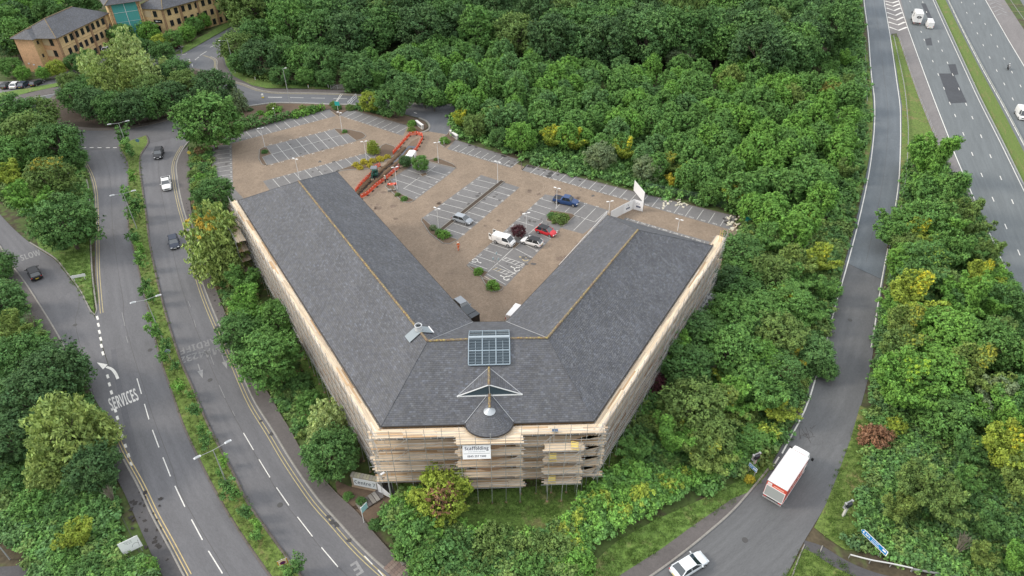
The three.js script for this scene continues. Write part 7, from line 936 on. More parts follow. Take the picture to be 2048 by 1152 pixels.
lamp('tall lamp on the grass strip at the road bend', at(471, 147), 9.6, V3(-1, 0, 0), { arm: 1.6, m: M.galv, post: 0.08 }); lamp('tall lamp on the near kerb of the access road', at(580, 206), 9.4, V3(0.6, 0, -0.3), { arm: 0.5, m: M.galv, post: 0.08 }); lamp('lamp at the top edge above the blue parked car', at(465, 24), 9, V3(-1, 0, 0), { arm: 1.2, m: M.galv, post: 0.08 }); lamp('grey lamp post standing before the left end of the front scaffold', at(784, 1003), 6.0, V3(-0.6, 0, 0.5), { arm: 0.4, m: M.galv, post: 0.09 }); lamp('thin lamp post on the rough bank at the left edge', at(20, 1119), 5, V3(-1, 0, 0), { arm: 0.4, m: M.galv, post: 0.06 }); lamp('lamp among the shrubs of the hedged bed', at(553, 243), 3.6, V3(0, 0, 1), { arm: 0.2, m: M.galv });

function signPanel(cv, w, h, m2) { const t = new THREE.CanvasTexture(cv); t.colorSpace = THREE.SRGBColorSpace; return new THREE.MeshStandardMaterial({ map: t, roughness: 0.5 }); }
function board(name, label, p, turn, w, h, y, face, { posts = [-0.35, 0.35], back = M.galv, frame, tilt = 0, postM = M.galv, group, shape, category = 'sign' } = {}) {
  const o = thing(name, label, category, p, turn, group); part('post', cyl(0.045, 0.045, y + h / 2, 0, (y + h / 2) / 2, -0.06, 7).translate(0, 0, 0), postM, o, posts[0] * w, 0, 0); if (posts[1] !== undefined) part('post', cyl(0.045, 0.045, y + h / 2, 0, (y + h / 2) / 2, -0.06, 7), postM, o, posts[1] * w, 0, 0);
  const b = part('panel', shape ?? box(w, h, 0.04), back, o, 0, y, 0); const f = part('face', shape ? shape.clone().scale(0.97, 0.95, 1) : new THREE.PlaneGeometry(w * 0.99, h * 0.99), face, b, 0, 0, shape ? 0.025 : 0.024); return o;
}
const canvas = (w, h, draw) => { const c = document.createElement('canvas'); c.width = w; c.height = h; draw(c.getContext('2d'), w, h); return c; };
{ // white junction board
  const bl = at(247, 1110, 0.9), br = at(286, 1091, 0.9), d = br.clone().sub(bl), w = d.length(), p = bl.clone().lerp(br, 0.5).setY(0);
  const cv = canvas(512, 360, (x) => { x.fillStyle = '#f6f7f7'; x.fillRect(0, 0, 512, 360); x.fillStyle = '#3a3f46'; x.font = '30px sans-serif'; x.fillText('Welcome to the', 120, 55); x.fillText('Business Park', 150, 92); x.fillText('All visitors', 190, 129); x.font = '24px sans-serif'; x.fillText('please report to', 30, 300); x.fillText('reception', 60, 330); x.strokeStyle = '#15171a'; x.lineWidth = 7; x.beginPath(); x.moveTo(470, 120); x.lineTo(440, 310); x.moveTo(452, 220); x.bezierCurveTo(390, 150, 330, 160, 270, 260); x.stroke(); });
  board('notice_board', 'large white board with a road diagram by the bottom-left pavement', p, Math.atan2(-d.z, d.x), w, 2.1, 1.95, signPanel(cv), { back: M.white });
}
{ // blue motorway signs
  const blue = '#0f7ec4'; const cv = canvas(512, 128, (x) => { x.fillStyle = '#f4f6f8'; x.fillRect(0, 0, 512, 128); x.fillStyle = blue; x.fillRect(14, 12, 484, 104); x.fillStyle = '#f4f6f8'; x.beginPath(); x.moveTo(28, 64); x.lineTo(74, 24); x.lineTo(62, 64); x.lineTo(74, 104); x.fill(); x.font = 'bold 62px sans-serif'; x.fillText('M4', 88, 86); x.font = 'bold 40px sans-serif'; x.fillText('Cardiff', 210, 58); x.fillText('Services', 210, 102); x.fillRect(420, 34, 60, 40); });
  const l = at(1729, 1081, 0.4), r = at(1756, 1107, 0.4), d = r.clone().sub(l); const sh = new THREE.Shape(); const W = 3.6, h = 0.42; sh.moveTo(-W / 2, 0); sh.lineTo(-W / 2 + 0.32, h); sh.lineTo(W / 2, h); sh.lineTo(W / 2, -h); sh.lineTo(-W / 2 + 0.32, -h); const gs = new THREE.ExtrudeGeometry(sh, { depth: 0.04, bevelEnabled: false }); const face = new THREE.ShapeGeometry(sh); const uv = face.attributes.uv, ps = face.attributes.position; for (let i = 0; i < uv.count; i++) uv.setXY(i, ps.getX(i) / W + 0.5, ps.getY(i) / (2 * h) + 0.5);
  const o = thing('direction_sign', 'blue arrow-ended motorway direction sign in the rough grass, pointing left', 'sign', l.clone().lerp(r, 0.5).setY(0), Math.atan2(-d.z, d.x)); const b = part('panel', gs, M.galv, o, 0, 1.5, 0); part('face', face, signPanel(cv), b, 0, 0, 0.045); for (const s of [-1.1, 1.1]) part('post', cyl(0.05, 0.05, 1.9, 0, 0.95, -0.05), M.galv, o, s, 0, 0);
  const c2 = canvas(256, 128, (x) => { x.fillStyle = '#f4f6f8'; x.fillRect(0, 0, 256, 128); x.fillStyle = blue; x.fillRect(10, 10, 236, 108); x.fillStyle = '#f4f6f8'; x.font = 'bold 60px sans-serif'; x.fillText('M4', 24, 84); x.fillRect(132, 44, 60, 44); x.beginPath(); x.arc(216, 60, 22, 0, 7); x.fill(); });
  const l2 = at(1496, 936, 0.8), r2 = at(1511, 950, 0.8), d2 = r2.clone().sub(l2); board('direction_sign', 'small blue motorway sign beside the signal on the left verge', l2.clone().lerp(r2, 0.5).setY(0), Math.atan2(-d2.z, d2.x), 1.35, 0.66, 1.6, signPanel(c2));
}
function signal(label, px, py, H) { const top = at(px, py, H), o = thing('traffic_signal', label, 'signal', V3(top.x, 0, top.z), 0.42, 'motorway lamp signals seen from behind'); part('post', rbox(0.34, H, 0.26, 0.04, 0, H / 2, 0), mat(0.62, 0.61, 0.58, 0.6), o); part('backboard', rbox(1.25, 1.0, 0.16, 0.12, 0, H + 0.1, -0.1), mat(0.27, 0.28, 0.28, 0.6), o); part('housing', rbox(0.72, 0.66, 0.36, 0.06, 0, H + 0.1, 0.1), mat(0.02, 0.023, 0.03, 0.5), o); for (const [x, y] of [[-0.52, 0.42], [0.52, 0.42], [-0.52, -0.42], [0.52, -0.42]]) part('lamp_pod', cyl(0.12, 0.12, 0.3, 0, 0, 0, 10).rotateX(Math.PI / 2), mat(0.3, 0.31, 0.31, 0.5), o, x, H + 0.1 + y, -0.05); }
signal('grey lamp signal on the grass right of the lorry', 1697, 1010, 2.2); signal('grey lamp signal on the left verge of the slip road', 1513, 914, 2.2);
board('sign', 'white arrow-ended board on two legs in the nose grass', at(161, 562), 0.35, 2.3, 0.55, 1.1, M.white, { back: M.white, postM: M.white }); board('sign', 'white board seen edge-on behind the orange-tipped tree', at(146, 368), -0.9, 1.8, 1.1, 2.4, M.white, { back: M.white });
board('sign', 'yellow diamond roadworks sign with purple disc on the central island', at(572, 1143), 0.5, 1.1, 1.1, 1.9, (() => signPanel(canvas(128, 128, (x) => { x.fillStyle = '#efe7c8'; x.fillRect(0, 0, 128, 128); x.strokeStyle = '#d89a1e'; x.lineWidth = 12; x.strokeRect(6, 6, 116, 116); x.fillStyle = '#5a2a6e'; x.beginPath(); x.arc(64, 70, 34, 0, 7); x.fill(); x.strokeStyle = '#c23a2a'; x.lineWidth = 8; x.stroke(); })))(), { posts: [0] }); board('sign', 'round grey-backed sign on the central island among the saplings', at(343, 722), 0.4, 0.8, 0.8, 2.0, mat(0.28, 0.36, 0.4), { posts: [0], shape: new THREE.CylinderGeometry(0.42, 0.42, 0.04, 20).rotateX(Math.PI / 2) });
board('sign', 'blue keep-left sign at the tip of the central island', at(278, 290), 0.2, 0.9, 0.9, 1.2, mat(0.16, 0.3, 0.42), { posts: [0], shape: new THREE.CylinderGeometry(0.45, 0.45, 0.04, 20).rotateX(Math.PI / 2) }); board('sign', 'small yellow disc sign at the pavement under the corner tree', at(380, 312), 0.3, 0.8, 0.8, 0.9, mat(0.7, 0.55, 0.1), { posts: [0], shape: new THREE.CylinderGeometry(0.42, 0.42, 0.04, 20).rotateX(Math.PI / 2) });
for (const [l, x, y, h] of [['teal sign on a post in the notch between the two top bay rows', 677, 226, 2.6], ['teal sign on a post on the far verge of the access road', 876, 206, 2.8], ['teal sign at the far end corner of the car park', 1495, 450, 1.3]]) board('sign', l, at(x, y), -0.15, 1.3, 1.1, h, mat(0.03, 0.4, 0.36), { posts: [0], postM: M.white });
board('sign', 'pale blue sign on a white post beside the slab path', at(734, 1041), 1.0, 1.0, 1.1, 2.6, mat(0.32, 0.55, 0.58), { posts: [-0.45], postM: M.white, back: M.white });
for (const [x, y, l] of [[993, 519, 'thin sign post at the first striped bay'], [997, 531, 'second thin sign post at the disabled bays'], [986.5, 530, 'thin sign post by the bay divider']]) board('sign_post', l, at(x, y + 8), 0.9, 0.4, 0.5, 2.3, mat(0.35, 0.5, 0.55), { posts: [0], group: 'sign posts of the disabled bays' });
// bollards and marker posts
for (const [x, y, l] of [[526, 196, 'white and yellow bollard on the splitter of the access road'], [380, 126, 'white and yellow bollard on the splitter of the north-east road']]) { const o = thing('bollard', l, 'bollard', at(x, y), 0, 'lit traffic bollards'); part('body', rbox(0.5, 1.1, 0.4, 0.1, 0, 0.6, 0), mat(0.75, 0.74, 0.68, 0.5), o); part('base', rbox(0.56, 0.4, 0.46, 0.08, 0, 0.2, 0), mat(0.7, 0.52, 0.05, 0.5), o); }
for (const [x, y, l] of [[511, 160, 'white marker post at the bend end of the grass strip'], [617, 176, 'orange-topped marker post in the middle of the grass strip'], [657, 176, 'white marker post at the gate end of the grass strip'], [491, 222, 'white marker post in the bare bed'], [888, 289, 'white marker post on the shrub point'], [722, 183, 'white marker post beside the green gate']]) { const o = thing('marker_post', l, 'marker post', at(x, y), 0, 'white marker posts'); part('post', rbox(0.2, 0.9, 0.12, 0.03, 0, 0.45, 0), M.white, o); part('cap', box(0.22, 0.16, 0.14, 0, 0.95, 0), y === 176 && x === 617 ? mat(0.6, 0.25, 0.08) : mat(0.6, 0.6, 0.55), o); }
function gate(label, a, b, h, m, bars = 4) { const o = thing('gate', label, 'gate'), d = b.clone().sub(a); for (let i = 0; i < bars; i++) part('rail', bar(a.clone().setY(0.2 + (h - 0.2) * i / (bars - 1)), b.clone().setY(0.2 + (h - 0.2) * i / (bars - 1)), 0.045, 5), m, o); for (const t of [0, 0.5, 1]) part('stile', bar(a.clone().lerp(b, t), a.clone().lerp(b, t).setY(h + 0.05), 0.055, 6), m, o); part('brace', bar(a.clone().setY(0.2), a.clone().lerp(b, 0.5).setY(h), 0.03, 5), m, o); }
gate('grey steel field gate closing the dark track by the grass strip', at(662, 179), at(689, 179), 1.3, mat(0.45, 0.46, 0.44, 0.5, { metalness: 0.3 })); gate('pale green gate at the verge beside the white marker post', at(727, 183), at(748, 183), 1.2, mat(0.4, 0.55, 0.45)); gate('white tubular gate swung open across the access lane', at(697, 213), at(713, 197), 1.3, M.white, 3);
for (const [a, b, l] of [[[833, 249], [846, 259], 'low white stone wall with dark panel at the entrance, left side'], [[901, 269], [915, 280], 'low white stone wall with dark panel at the entrance, right side']]) { const p = at(...a), q = at(...b), d = q.clone().sub(p), o = thing('sign_wall', l, 'wall', p.clone().lerp(q, 0.5), Math.atan2(-d.z, d.x)); part('wall', rbox(d.length(), 1.1, 0.5, 0.03, 0, 0.55, 0), mat(0.55, 0.54, 0.5), o); part('coping', rbox(d.length() + 0.15, 0.12, 0.62, 0.03, 0, 1.16, 0), mat(0.68, 0.67, 0.64), o); part('panel', box(d.length() * 0.8, 0.6, 0.04, 0, 0.6, 0.27), mat(0.16, 0.17, 0.18), o); }
{ // the stone sign of the building
  const p = at(705, 973), q = at(760, 984), d = q.clone().sub(p), w = d.length(), o = thing('stone_sign', 'stone wall sign reading Centre 7 below the left end of the scaffold', 'sign', p.clone().lerp(q, 0.5), Math.atan2(-d.z, d.x)); const st = withMap(concreteTex, 0.33, 0.27, 0.19);
  part('wall', rbox(w, 2.1, 0.6, 0.03, 0, 1.05, -0.3), st, o); part('plinth', rbox(w + 0.1, 0.25, 0.75, 0.03, 0, 0.12, -0.28), withMap(concreteTex, 0.4, 0.29, 0.2), o); for (let i = 0; i < 9; i++) part('coping_stone', rbox(w / 9 - 0.03, 0.16, 0.72, 0.03, -w / 2 + (i + 0.5) * w / 9, 2.18, -0.3), withMap(concreteTex, 0.36 + 0.03 * (i % 3), 0.34 + 0.03 * (i % 3), 0.29), o);
  const pn = part('panel', box(w * 0.82, 1.45, 0.05, 0, 1.22, 0.03), mat(0.72, 0.73, 0.72), o); part('lettering', writing('Centre 7', 0.5, 3).scale(1, 1.35, 1).translate(0, 1.24, 0.06), mat(0.1, 0.12, 0.13), pn);
}
{ const a = at(757, 986), b = at(789, 1000), d = b.clone().sub(a), o = thing('hoarding_panel', 'slanting white hoarding panel beside the stone sign', 'hoarding'); part('panel', geo([a.x, 0.1, a.z, b.x, 0.1, b.z, b.x, 0.5, b.z, a.x, 2.2, a.z], null, [0, 1, 2, 0, 2, 3]), M.white, o); part('prop', [bar(a.clone().setY(0), a.clone().setY(2.2), 0.04, 5), bar(b.clone().setY(0), b.clone().setY(1.2), 0.03, 5), bar(b.clone().setY(1), b.clone().add(V3(1, -1, -0.6)), 0.03, 5)], M.galv, o); }
{ const a = at(716, 1016), b = at(764, 988), n = 6, path = structure('slab_path', sheet([a.clone().add(V3(-1, 0, 0)), a.clone().add(V3(1, 0, 0.4)), b.clone().add(V3(0.8, 0, 0.2)), b.clone().add(V3(-0.6, 0, -0.3))], 0.0), M.soil), ang = -Math.atan2(b.z - a.z, b.x - a.x); for (let i = 0; i < n; i++) { const p = a.clone().lerp(b, (i + 0.5) / n); part('slab', rbox(a.distanceTo(b) / n - 0.06, 0.09, 1.5, 0.02, 0, 0, 0, ang), [M.slab, M.kerb, M.path][i % 3], path, p.x, 0.03 + i * 0.05, p.z); } structure('paved_yard', sheet(pts([762, 975, 800, 960, 860, 962, 930, 985, 920, 1000, 850, 990, 800, 992]), 0.01), M.pathDark); structure('planting_bed', sheet(pts([670, 960, 705, 975, 765, 985, 790, 1000, 740, 1050, 715, 1028, 675, 990]), 0.0), M.soil); }
{ const o = thing('inspection_cover', 'concrete inspection cover in the grass by the pavement', 'cover', at(812, 1119), 0.6); part('frame', rbox(1.5, 0.3, 1.1, 0.04, 0, 0.1, 0), M.slab, o); part('lid', rbox(1.1, 0.06, 0.75, 0.02, 0, 0.28, 0), M.kerb, o); }
// white site hoarding along the right wing
{
  const face = signPanel(canvas(256, 256, (x) => { x.fillStyle = '#f2f3f4'; x.fillRect(0, 0, 256, 256); x.strokeStyle = '#5b6780'; x.lineWidth = 8; x.beginPath(); x.arc(110, 86, 26, 2.4, 5.6); x.moveTo(130, 60); x.lineTo(150, 112); x.moveTo(128, 112); x.lineTo(162, 66); x.stroke(); x.fillStyle = '#27324e'; x.fillRect(72, 140, 120, 44); x.fillStyle = '#aab2c4'; x.fillRect(86, 152, 90, 7); x.fillRect(94, 166, 72, 7); }));
  const panel = (label, a, b, h, logo, y0 = 0.1) => { const d = b.clone().sub(a).setY(0), w = d.length(), o = thing('hoarding_panel', label, 'hoarding', a.clone().lerp(b, 0.5).setY(0), Math.atan2(-d.z, d.x), 'white site hoarding panels'); part('panel', box(w - 0.04, h, 0.05, 0, h / 2 + y0, 0), M.white, o); if (logo) part('print', new THREE.PlaneGeometry(Math.min(w, 2.4) * 0.98, 2.2).translate(0, h / 2 + y0, 0.032), face, o); for (const s of [-1, 1]) part('post', cyl(0.05, 0.05, h + 0.1, s * w / 2, h / 2, -0.06, 6), mat(0.2, 0.2, 0.2), o); part('brace', bar(V3(0, h * 0.8, -0.1), V3(0, 0, -1.2), 0.03, 5), M.galv, o); };
  panel('white gate leaf of the hoarding standing open toward the bays', at(1267, 381), at(1287, 406), 2.4, false, 0.1); panel('white hoarding panel with dark emblem facing the car park end', at(1266, 419), at(1285, 424), 2.3, true); panel('white hoarding panel with emblem at the corner of the right wing', at(1243, 430), at(1266, 419), 2.3, true); panel('plain white hoarding panel reaching to the roof corner', at(1220, 443), at(1243, 430), 2.3, false);
  const a = at(1215, 423, 2.4).setY(0), b = at(1118, 530, 2.4).setY(0), n = 9; for (let i = 0; i < n; i++) panel(`white hoarding panel along the right wing, ${ORD[i + 1]} from its far corner`, a.clone().lerp(b, (i + 1) / n), a.clone().lerp(b, i / n), 2.35, i === 3);
}
// trench works: barriers, trench, steel plates, digger
{
  const works = structure('trench_works', sheet(pts([712, 392, 726, 370, 760, 345, 800, 312, 822, 284, 838, 275, 834, 292, 812, 320, 775, 352, 740, 384, 722, 398]), 0.034), withMap(asphaltTex, 0.16, 0.115, 0.08, 1));
  part('trench', ribbon(smooth(pts([716, 393, 745, 363, 790, 324, 818, 295]), 30), 0.7, 0.045), withMap(asphaltTex, 0.025, 0.018, 0.014, 1), works);
  for (const [o, k] of [[-0.9, 5], [0.75, 9]]) { const line = side(smooth(pts([718, 391, 745, 363, 790, 324, 815, 298]), 40), o), f = rng(k); part('spoil_heap', line.map((p) => { const g = new THREE.DodecahedronGeometry(0.25 + 0.22 * f(), 1); const q = g.attributes.position; for (let i = 0; i < q.count; i++) { const j = 0.85 + 0.3 * ((Math.sin(q.getX(i) * 37 + q.getZ(i) * 51) + 1) / 2); q.setXYZ(i, q.getX(i) * j * 1.5, q.getY(i) * 0.7 * j, q.getZ(i) * j * 1.5); } return g.translate(p.x, 0.08, p.z); }), M.soilHeap, works); }
  const plates = smooth(pts([772, 348, 800, 322, 815, 307, 829, 288]), 12); for (let i = 0; i < 11; i++) { const a = plates[i], b = plates[i + 1]; part('ground_mat', plank(a.clone().setY(0.09), a.clone().lerp(b, 0.96).setY(0.09), i < 4 ? 1.3 : 2.2, 0.05), mat(0.07 + 0.012 * (i % 3), 0.085 + 0.012 * (i % 3), 0.11 + 0.012 * (i % 3), 0.6), works); }
  const orange = mat(0.72, 0.085, 0.03, 0.5), proto = new THREE.Group(); { const p = part('panel', [box(1.95, 0.1, 0.05, 0, 0.98, 0), box(1.95, 0.16, 0.05, 0, 0.72, 0), box(1.95, 0.1, 0.05, 0, 0.2, 0), box(0.1, 0.95, 0.05, -0.93, 0.55, 0), box(0.1, 0.95, 0.05, 0.93, 0.55, 0), ...[-0.75, -0.55, -0.35, -0.15, 0.05, 0.25, 0.45, 0.65].map((x) => box(0.1, 0.55, 0.045, x + 0.05, 0.44, 0))], orange, proto); part('reflector', [box(0.24, 0.14, 0.06, -0.5, 0.86, 0), box(0.24, 0.14, 0.06, 0.5, 0.86, 0)], mat(0.78, 0.76, 0.74, 0.4), proto); part('foot', rbox(0.2, 0.12, 0.75, 0.04, -0.8, 0.06, 0), M.tyre, proto); part('foot', rbox(0.2, 0.12, 0.75, 0.04, 0.8, 0.06, 0), M.tyre, proto); }
  const lay = (line, where) => { const l = resample(pts(line), 2.0); for (let i = 0; i + 1 < l.length; i++) { const d = l[i + 1].clone().sub(l[i]), c = proto.clone(); c.name = numbered('traffic_barrier'); scene.add(c); c.position.copy(l[i].clone().lerp(l[i + 1], 0.5)); c.rotation.y = Math.atan2(-d.z, d.x); tag(c, `orange-red plastic barrier ${where}, ${ORD[i + 1]} of its line`, 'barrier', 'orange-red plastic barriers round the trench'); } };
  lay([711, 386, 722, 372, 736, 358, 745, 349], 'beside the digger'); lay([722, 398, 735, 391, 752, 375, 771, 361, 786, 348, 799, 336], 'on the near side of the trench'); lay([786, 310, 798, 297, 810, 283, 820, 272], 'on the far side beyond the yellow shrubs'); lay([820, 272, 832, 270, 843, 272, 846, 279], 'across the far end of the trench'); lay([846, 279, 840, 290, 832, 303, 826, 308], 'on the entrance side of the trench');
  { const c = proto.clone(); c.name = numbered('traffic_barrier'); scene.add(c); c.position.copy(at(784, 372)).setY(0.08); c.rotation.set(-1.45, 0, 0.15); tag(c, 'orange-red plastic barrier lying flat in the bed by the slim lamp', 'barrier', 'orange-red plastic barriers round the trench'); }
  { const c = proto.clone(); c.name = numbered('traffic_barrier'); scene.add(c); c.position.copy(at(755, 336)); c.rotation.y = 0.9; tag(c, 'orange-red plastic barrier standing alone at the yellow shrub bed', 'barrier', 'orange-red plastic barriers round the trench'); }
  { const o = thing('barrier_tape', 'pink and white warning sheet tied beside the parked van', 'tape', at(806, 332), 0.7); part('sheet', new THREE.PlaneGeometry(2.4, 0.8, 6, 1).translate(0, 0.6, 0), mat(0.72, 0.5, 0.5, 0.6), o); part('stake', [cyl(0.03, 0.03, 1.1, -1.2, 0.55, 0, 5), cyl(0.03, 0.03, 1.1, 1.2, 0.55, 0, 5)], M.white, o); }
  { const o = thing('kerb_blocks', 'pair of pale concrete blocks by the fallen barrier', 'block', at(783, 382), 0.5); part('block', rbox(0.9, 0.5, 0.5, 0.04, -0.4, 0.25, 0), M.kerb, o); part('block', rbox(0.6, 0.4, 0.5, 0.04, 0.6, 0.2, 0.3), M.slab, o); }
  // tracked mini excavator, digging toward the left wing
  const o = thing('excavator', 'dark green mini excavator with grey canopy digging the trench', 'excavator', at(750, 355), 2.45 + Math.PI / 2 - 0.2 + 0.9), green = mat(0.012, 0.09, 0.065, 0.4), dark = mat(0.03, 0.032, 0.035, 0.5);
  for (const s of [-1, 1]) part('track', rbox(2.2, 0.5, 0.38, 0.24, 0, 0.26, s * 0.68), M.tyre, o); part('undercarriage', box(1.3, 0.3, 1.0, 0, 0.35, 0), dark, o); part('blade', rbox(0.1, 0.4, 1.7, 0.03, -1.35, 0.3, 0), mat(0.2, 0.19, 0.17), o);
  part('body', [rbox(1.5, 0.55, 1.45, 0.15, -0.15, 0.9, 0), rbox(0.6, 0.5, 1.4, 0.15, -0.65, 1.35, 0)], green, o); part('seat', rbox(0.5, 0.5, 0.5, 0.1, 0.1, 1.35, 0.2), M.black, o);
  for (const [x, z] of [[0.5, 0.62], [0.5, -0.62], [-0.6, 0.62], [-0.6, -0.62]]) part('canopy_post', bar(V3(x, 1.1, z), V3(x, 2.4, z), 0.04, 6), dark, o); part('canopy', rbox(1.5, 0.12, 1.45, 0.06, -0.05, 2.45, 0), mat(0.16, 0.17, 0.19, 0.5), o);
  const boom = [V3(0.6, 1.0, 0), V3(1.3, 2.3, 0), V3(2.3, 2.6, 0)]; part('boom', [bar(boom[0], boom[1], 0.13, 6), bar(boom[1], boom[2], 0.13, 6, 0.1)], green, o); part('arm', bar(boom[2], V3(2.9, 1.2, 0), 0.09, 6), green, o); part('ram', bar(V3(0.9, 1.2, 0), V3(1.8, 2.35, 0), 0.05, 6), rimM, o); part('bucket', [rbox(0.5, 0.5, 0.6, 0.12, 2.75, 0.9, 0)], mat(0.24, 0.2, 0.15), o);
}
// safety barriers along the fast roads
function guardRail(label, line, every = 3.2, h = 0.62, m = M.galv) { const o = thing('safety_barrier', label, 'safety barrier'), l = resample(line, every); part('rail', [kerbGeo(l, 0.06, h - 0.16, h + 0.14)], m, o); l.forEach((p) => part('post', box(0.09, h + 0.1, 0.09, p.x, (h + 0.1) / 2, p.z), M.steel, o)); }
const rail2 = (f) => smooth(pts(f), 40); guardRail('long pale safety barrier on the grass wedge between slip road and motorway', rail2([1786, 74, 1796, 120, 1807, 175, 1813, 230, 1815, 275, 1809, 364, 1793, 462, 1778, 557])); guardRail('safety barrier on the left verge of the slip road', rail2([1729, 92, 1731, 150, 1733, 207])); guardRail('safety barrier on the near side of the central reservation', side(L.mwEdge, 0.5), 6); guardRail('safety barrier on the far side of the central reservation', side(L.farEdgeL, -0.6), 6);
{ const o = thing('wire_fence', 'thin post and wire fence along the hard shoulder', 'fence'), l = resample(rail2([1797, 78, 1818, 145, 1836, 196, 1870, 278]), 5); l.forEach((p) => part('post', cyl(0.05, 0.05, 1.1, p.x, 0.55, p.z, 5), M.wood, o)); part('wire', [0.5, 0.95].map((y) => kerbGeo(l, 0.03, y, y + 0.04)), M.galv, o); }
{ const o = thing('pipe_rail', 'pale pipe rail along the footpath at the bottom right', 'rail'), l = resample(pts([1697, 1116, 1725, 1124, 1760, 1130, 1821, 1143]), 2.4); part('rail', new THREE.TubeGeometry(new THREE.CatmullRomCurve3(l.map((p) => p.clone().setY(0.7))), 30, 0.09, 7), mat(0.55, 0.55, 0.53, 0.5), o); l.forEach((p) => part('post', cyl(0.05, 0.05, 0.7, p.x, 0.35, p.z, 5), M.galv, o)); guardRail('grey rail continuing the pale pipe rail to the bottom edge', pts([1823, 1144, 1900, 1158, 1960, 1170]), 2.5); }
{ const o = thing('mesh_fence', 'green post and wire mesh fence behind the last bays of the car park', 'fence'), l = resample(pts([1290, 382, 1330, 390, 1400, 405, 1475, 425]), 2.6); l.forEach((p) => part('post', cyl(0.04, 0.04, 2.1, p.x, 1.05, p.z, 5), mat(0.06, 0.11, 0.08), o)); part('wire', [0.3, 0.6, 0.9, 1.2, 1.5, 1.8, 2.0].map((y) => kerbGeo(l, 0.02, y, y + 0.03)), mat(0.1, 0.16, 0.12), o); }
// cooling units and pallets beside the right wing
{
  const uR = bm.F.clone().sub(bm.G).setY(0).normalize(), ang = -Math.atan2(uR.z, uR.x), p0 = at(1414, 583, 2.3), o = thing('cooling_unit', 'row of grey air cooling units with two lines of black fans beside the right wing', 'cooling unit'), n = V3(uR.z, 0, -uR.x); if (n.x < 0) n.negate();
  for (let i = 0; i < 6; i++) { const c = p0.clone().addScaledVector(uR, -0.65 - i * 1.3).addScaledVector(n, 0.75).setY(0); const b = part('casing', rbox(1.26, 2.2, 2.0, 0.05), mat(0.34, 0.35, 0.35, 0.5), o, c.x, 1.15, c.z); b.rotation.y = ang; for (const s of [-0.5, 0.5]) { part('fan', cyl(0.42, 0.42, 0.06, 0, 1.12, s, 18), M.black, b); part('guard', [new THREE.TorusGeometry(0.44, 0.04, 5, 20).rotateX(Math.PI / 2).translate(0, 1.16, s), box(0.8, 0.02, 0.03, 0, 1.16, s), box(0.03, 0.02, 0.8, 0, 1.16, s)], mat(0.3, 0.31, 0.31), b); } }
  const w = thing('enclosure_rail', 'pale pipe crossing the dark yard beyond the cooling units', 'rail'); part('pipe', bar(at(1424, 563, 1.2), at(1455, 572, 1.2), 0.16, 7), mat(0.4, 0.39, 0.37), w); part('post', [bar(at(1440, 575), at(1440, 575).setY(1.2), 0.05, 5), bar(at(1456, 580), at(1456, 580).setY(1.2), 0.05, 5)], M.galv, w); structure('yard', sheet(pts([1425, 520, 1475, 500, 1470, 560, 1460, 600, 1435, 640, 1380, 660, 1400, 590]), 0.0), M.soilDark);
  const pallet = new THREE.Group(); for (let i = 0; i < 5; i++) part('slat', box(1.2, 0.03, 0.14, 0, 0.14, -0.43 + i * 0.215), boardMats[i % 3], pallet); for (const x of [-0.52, 0, 0.52]) part('bearer', box(0.1, 0.1, 1.0, x, 0.07, 0), boardMats[1], pallet); for (const x of [-0.52, 0, 0.52]) part('base_board', box(0.12, 0.02, 1.0, x, 0.01, 0), boardMats[2], pallet);
  const base = at(1439, 527); for (let k = 0; k < 2; k++) for (let i = 0; i < 5; i++) { const c = pallet.clone(); c.name = numbered('pallet'); scene.add(c); c.position.copy(base).addScaledVector(uR, k * 1.35).setY(i * 0.17 + 0.02); c.rotation.y = ang + 0.05 * ((i * 7) % 3 - 1); tag(c, `wooden pallet by the right wing, ${['bottom', 'second up', 'middle', 'fourth up', 'topmost'][i]} of the ${k ? 'far' : 'near'} stack`, 'pallet', 'wooden pallets stacked by the right wing'); }
  // loose rubbish and planks at the end of the car park
  const f = rng(77); tag(part('debris', Array.from({ length: 46 }, () => { const t = f(), p = t < 0.5 ? at(1325 + 60 * f(), 399 + 20 * f()) : at(1455 + 30 * f(), 432 + 34 * f()); return rbox(0.2 + 0.6 * f(), 0.1 + 0.15 * f(), 0.15 + 0.4 * f(), 0.03, 0, 0, 0, f() * 3).translate(p.x, 0.12, p.z); }), mat(0.62, 0.58, 0.46, 0.8), scene), 'scattered pale rubbish at the end of the car park', null, null, 'stuff'); const pl = thing('plank', 'loose timber plank lying at the end corner of the car park', 'plank', at(1469, 457), 0.9); part('board', rbox(2.4, 0.06, 0.25, 0.01, 0, 0.08, 0), boardMats[0], pl);
}
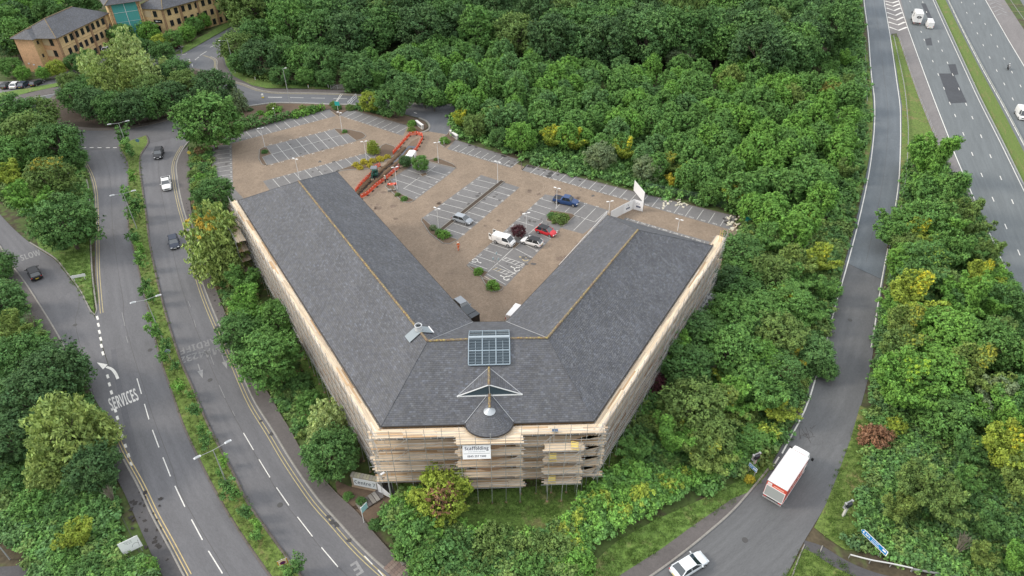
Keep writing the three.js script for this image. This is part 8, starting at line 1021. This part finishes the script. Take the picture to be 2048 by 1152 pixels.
// motorcyclist on the far carriageway
{
  const [p, h] = between(2012, 132, 2018, 146), o = thing('motorcycle', 'dark motorcycle with rider on the far motorway carriageway', 'motorcycle', p, h); for (const x of [-0.7, 0.7]) part('wheel', new THREE.TorusGeometry(0.28, 0.08, 6, 16).translate(x, 0.33, 0), M.tyre, o); part('body', [rbox(1.0, 0.4, 0.32, 0.12, 0.05, 0.75, 0), rbox(0.5, 0.35, 0.5, 0.1, -0.75, 0.9, 0), rbox(0.4, 0.5, 0.45, 0.12, 0.6, 0.95, 0)], PAINT.black, o); part('windshield', rbox(0.05, 0.4, 0.4, 0.02, 0.65, 1.25, 0), M.white, o); part('handlebar', bar(V3(0.5, 1.1, -0.38), V3(0.5, 1.1, 0.38), 0.02, 5), rimM, o); part('headlight', new THREE.SphereGeometry(0.1, 8, 6).translate(0.82, 0.95, 0), lampWhite, o);
  const J = [[[-0.2, 0.92, 0.1], 0.1, [0.15, 0.85, 0.2], 0.08], [[0.15, 0.85, 0.2], 0.08, [0.0, 0.45, 0.2], 0.06], [[-0.2, 0.92, -0.1], 0.1, [0.15, 0.85, -0.2], 0.08], [[0.15, 0.85, -0.2], 0.08, [0.0, 0.45, -0.2], 0.06], [[-0.2, 0.95, 0], 0.16, [-0.05, 1.35, 0], 0.17], [[-0.05, 1.4, 0], 0.08, [-0.02, 1.55, 0], 0.07], [[-0.05, 1.38, 0.2], 0.07, [0.2, 1.15, 0.3], 0.055], [[0.2, 1.15, 0.3], 0.055, [0.48, 1.1, 0.3], 0.045], [[-0.05, 1.38, -0.2], 0.07, [0.2, 1.15, -0.3], 0.055], [[0.2, 1.15, -0.3], 0.055, [0.48, 1.1, -0.3], 0.045]];
  const rider = thing('person', 'person in black riding gear and white helmet on the motorcycle', 'person', p, h); part('body', figure(J, () => [0.015, 0.016, 0.02], 60), new THREE.MeshStandardMaterial({ vertexColors: true, roughness: 0.6 }), rider); part('helmet', new THREE.SphereGeometry(0.16, 12, 10).translate(0, 1.66, 0), M.white, rider);
}

renderer.render(scene, camera);
